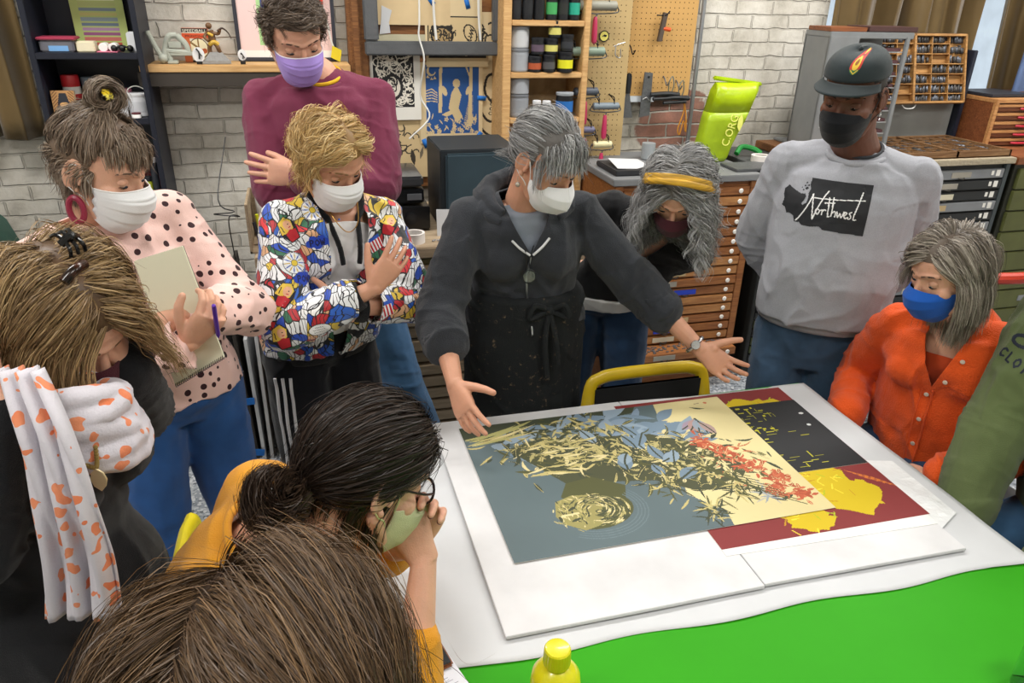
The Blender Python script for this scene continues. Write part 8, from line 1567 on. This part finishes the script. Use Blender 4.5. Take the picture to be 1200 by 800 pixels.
# ---- dark haired woman seated at the left end of the table
if want('dark'):
    nck = spotY(335, 580, .94); nck = Vector((-.095, .99, 1.08)); j = skel((-.17, 1.0, .60), nck, D_(82), .97, True, sit=True, bow=.05)
    wR = spotZ(500, 640, .98); wR = spotY(497, 655, .95); wL = spotY(484, 640, 1.0)
    arm(j, 'R', wR, (.0, -.4, -.9), .28, .24); arm(j, 'L', wL, (.3, .6, -.8), .27, .24)
    root = person('dark haired woman in mustard top seated at table, chin on clasped hands', j)
    fr = Frame(spotY(432, 552, .99), D_(72), D_(30), D_(-4), 1.02)
    hR = H('R', wR, spotY(474, 606, .98)-wR, (.1, .9, .1), (-.6, .1, .6), curl=(.35, .4, .45, .5), spread=.05, tcurl=.4, k=.98)
    hL = H('L', wL, spotY(500, 592, 1.0)-wL, (-.3, -.9, .1), (-.6, 0, .6), curl=(.6, .65, .7, .75), spread=.05, tcurl=.4, k=.98)
    b, tips = body(j, root, fr, SK1, (hR, hL), .048)
    NL = mat('nail_glitter', '#8c4f5c', .25, .4, var=.5, vscale=900)
    for s in 'RL':
        for p, t, n, s_ in tips[s][:4]:
            m = M(); m.ball(p-n*.005-t*.001, (.0052, .0052, .0052), 12); mfin(m, 'fingernail', NL, root)
    MU = cloth('knit_mustard', '#e09a28', .9, .45, 500, .07)
    tb = [(t, a+.012, b_+.014) for t, a, b_ in TABF]; tb[7] = (.95, .12, .08)
    top(j, root, 'mustard_top', MU, .014, srad=(.068, .064, .062, .058, .046), upto=.42, tab=tb, bottom=-.2, seed=51, fold=.006, shoulder=.058, neckcut=-.012)
    ring(root, 'neckline', MU, j.nck-j.ax*.02+j.f*.01, j.ax+j.f*.2, .088, .007, .002, a=1.12, b=.95, X=j.r)
    for s in (-1, 1):
        m = M(); m.tube([j.nck+j.r*.062*s-j.f*.065-j.ax*.03, j.nck+j.r*.075*s+j.ax*.012, j.nck+j.r*.07*s+j.f*.075-j.ax*.04], .006, 8); mfin(m, 'strap', WHC, root)
    jeans(j, root, DEN2, .006)
    for s in 'LR': shoe(j, s, root, SHOE)
    mask(fr, root, 'cloth', cloth('mask_citron', '#cfd0a6', .85, .3, 700, .12), mat('loop_lime', '#d3dba0', .7))
    eyes(fr, root, hairmat2('brow_black', '#15100e'))
    # spectacles
    SPC = mat('specs_dark', '#1d1013', .25); GLS = mat('lens_clear', '#f0f0f0', .03, trans=.95)
    for s in (-1, 1):
        m = M(); c = Vector((.033*s, .094, -.002)); m.tube([fr.w(c+Vector((.026*cos(a), -abs(cos(a))*.004 if cos(a)*s > 0 else 0, .019*sin(a)))) for a in np.linspace(0, 2*pi, 21)], .0022, 8, smooth=False); mfin(m, 'spectacle_rim', SPC, root)
        m = M(); m.ball(fr.w(c), (.025, .0012, .018), 16, rot=fr.m3()); mfin(m, 'spectacle_lens', GLS, root)
        m = M(); m.tube([fr.w((.058*s, .09, .004)), fr.w((.073*s, .06, .006)), fr.w((.077*s, .01, .008)), fr.w((.078*s, -.012, -.004))], .002, 6); mfin(m, 'spectacle_arm', SPC, root)
    m = M(); m.tube([fr.w((-.008, .098, .003)), fr.w((0, .1, .006)), fr.w((.008, .098, .003))], .0018, 6); mfin(m, 'spectacle_bridge', SPC, root)
    rg = np.random.default_rng(101); rt = scalp(1300, rg, hl=.066, nape=-.07, side=-.01); knot = np.array([.01, -.115, -.055]); hc = ['#1d1613', '#2a201b', '#16110f', '#33271f', '#241b17', '#3d2f26']
    def fl(p, r): f = knot-p; f /= np.linalg.norm(f, axis=1)[:, None]+1e-6; f[:, 1] -= .25; return f
    groom(fr, root, rt, fl, lambda r: np.linalg.norm(r-knot, axis=1)*1.35, hc, hairmat('hair'), n_child=13, rad=.00075, grav=.02, thick=(.04, .15), wob=.05, clump=.2, seed=18, capcol='#1d1613', spread=.006, steps=18, stray=.01)
    NB = 300; Rb = knot+rg.normal(size=(NB, 3))*np.array([.018, .012, .018])
    def flb(p, r):
        q = p-(knot+np.array([0, -.022, -.008])); f = np.cross(q, np.array([.7, .2, .5])); f /= np.linalg.norm(f, axis=1)[:, None]+1e-6; ql = np.linalg.norm(q, axis=1)[:, None]; return f-q/ql*(ql-.03)*70
    groom(fr, root, Rb, flb, .17, ['#2a201b', '#3d2f26', '#4d3c2f', '#33271f'], hairmat('hair'), name='hair_knot', n_child=14, rad=.0008, grav=.05, thick=(0, .01), wob=.12, clump=.2, cap=False, adh=0, seed=19, spread=.005, inert=.6)
    m = M(); c = fr.w(tuple(knot+np.array([-.02, .012, .04])))
    for q in range(4): m.tube([c+fr.x*(.0035*q-.01)+fr.z*.018, c+fr.x*(.0035*q-.01)-fr.y*.014, c+fr.x*(.0035*q-.01)-fr.z*.02-fr.y*.008], .0014, 6)
    mfin(m, 'hair_comb', mat('clip_black', '#0e0e10', .2), root)

# ---- woman in the foreground seen from behind and above
if want('front'):
    fr = Frame(spot(300, 850, .56), D_(12), D_(32), D_(3), 1.04); nck = fr.c+Vector((-.015, -.05, -.2)); j = skel((nck.x-.05, nck.y-.02, nck.z-.5), nck, D_(15), 1.0, True, sit=True)
    for s, q in (('L', -1), ('R', 1)): arm(j, s, j.pel+j.r*(.24*q)+j.f*.15+Vector((0, 0, .05)), j.r*q-j.f*.6)
    root = person('long haired brunette woman in the foreground seen from behind, mustard sleeve beside her', j); root['label'] = 'brunette woman with loose highlighted hair seen from behind in the near foreground'
    body(j, root, fr, SK1, (), .048)
    top(j, root, 'sweater', cloth('knit_navy', '#1f2733', .9, .4, 600), .012, seed=61, bottom=-.1)
    jeans(j, root, DEN2, .006)
    for s in 'LR': shoe(j, s, root, SHOE)
    mask(fr, root, 'cloth', MATS.get('mask_black') or cloth('mask_black', '#15171b', .9, .3, 800), LOOPK); eyes(fr, root, hairmat2('brow_brown', '#4b3a2e'))
    st_ = thing('stool', 'round stool under the brunette woman in the near foreground', 'stool', (j.pel.x, j.pel.y, 0)); sz_ = j.pel.z-.145; m = M(); m.lathe((0, 0, sz_-.04), [(.001, 0), (.16, 0), (.17, .012), (.17, .03), (.16, .04), (.001, .04)], n=32); m.build('seat', mat('seat_black', '#17181a', .6), st_)
    for a in (.8, 2.37, 3.94, 5.51): m = M(); m.tube([(.1*cos(a), .1*sin(a), sz_-.04), (.17*cos(a), .17*sin(a), 0)], .012, 10, smooth=False); m.build('leg', mat('chair_steel', '#a7a9ac', .3, .8), st_)
    m = M(); m.tube([(.135*cos(a), .135*sin(a), .22) for a in np.linspace(0, 2*pi, 25)], .008, 8, smooth=False); m.build('foot_ring', MATS['chair_steel'], st_)
    rg = np.random.default_rng(111); rt = scalp(1900, rg, hl=.066, nape=-.07); hc = ['#4a3829', '#5d4833', '#3a2c21', '#6e573d', '#332720', '#86694a', '#4f3c2c']
    def fl(p, r):
        s = np.where(r[:, 0] > -.03, 1, -1.); f = np.zeros((len(p), 3)); f[:, 0] = s*.62; f[:, 1] = -.3; f[:, 2] = -.25; t = r[:, 2] > .085; f[t, 1] = -.55; low = p[:, 2] < 0; f[low, 0] = s[low]*.2; return f
    groom(fr, root, rt, fl, .36, hc, hairmat('hair'), n_child=20, rad=.00036, grav=.4, thick=(.08, .33), wob=.1, clump=.25, seed=20, capcol='#33271e', spread=.008, steps=22, stray=.03, curl=.004, curlk=1.2, balls=FB)
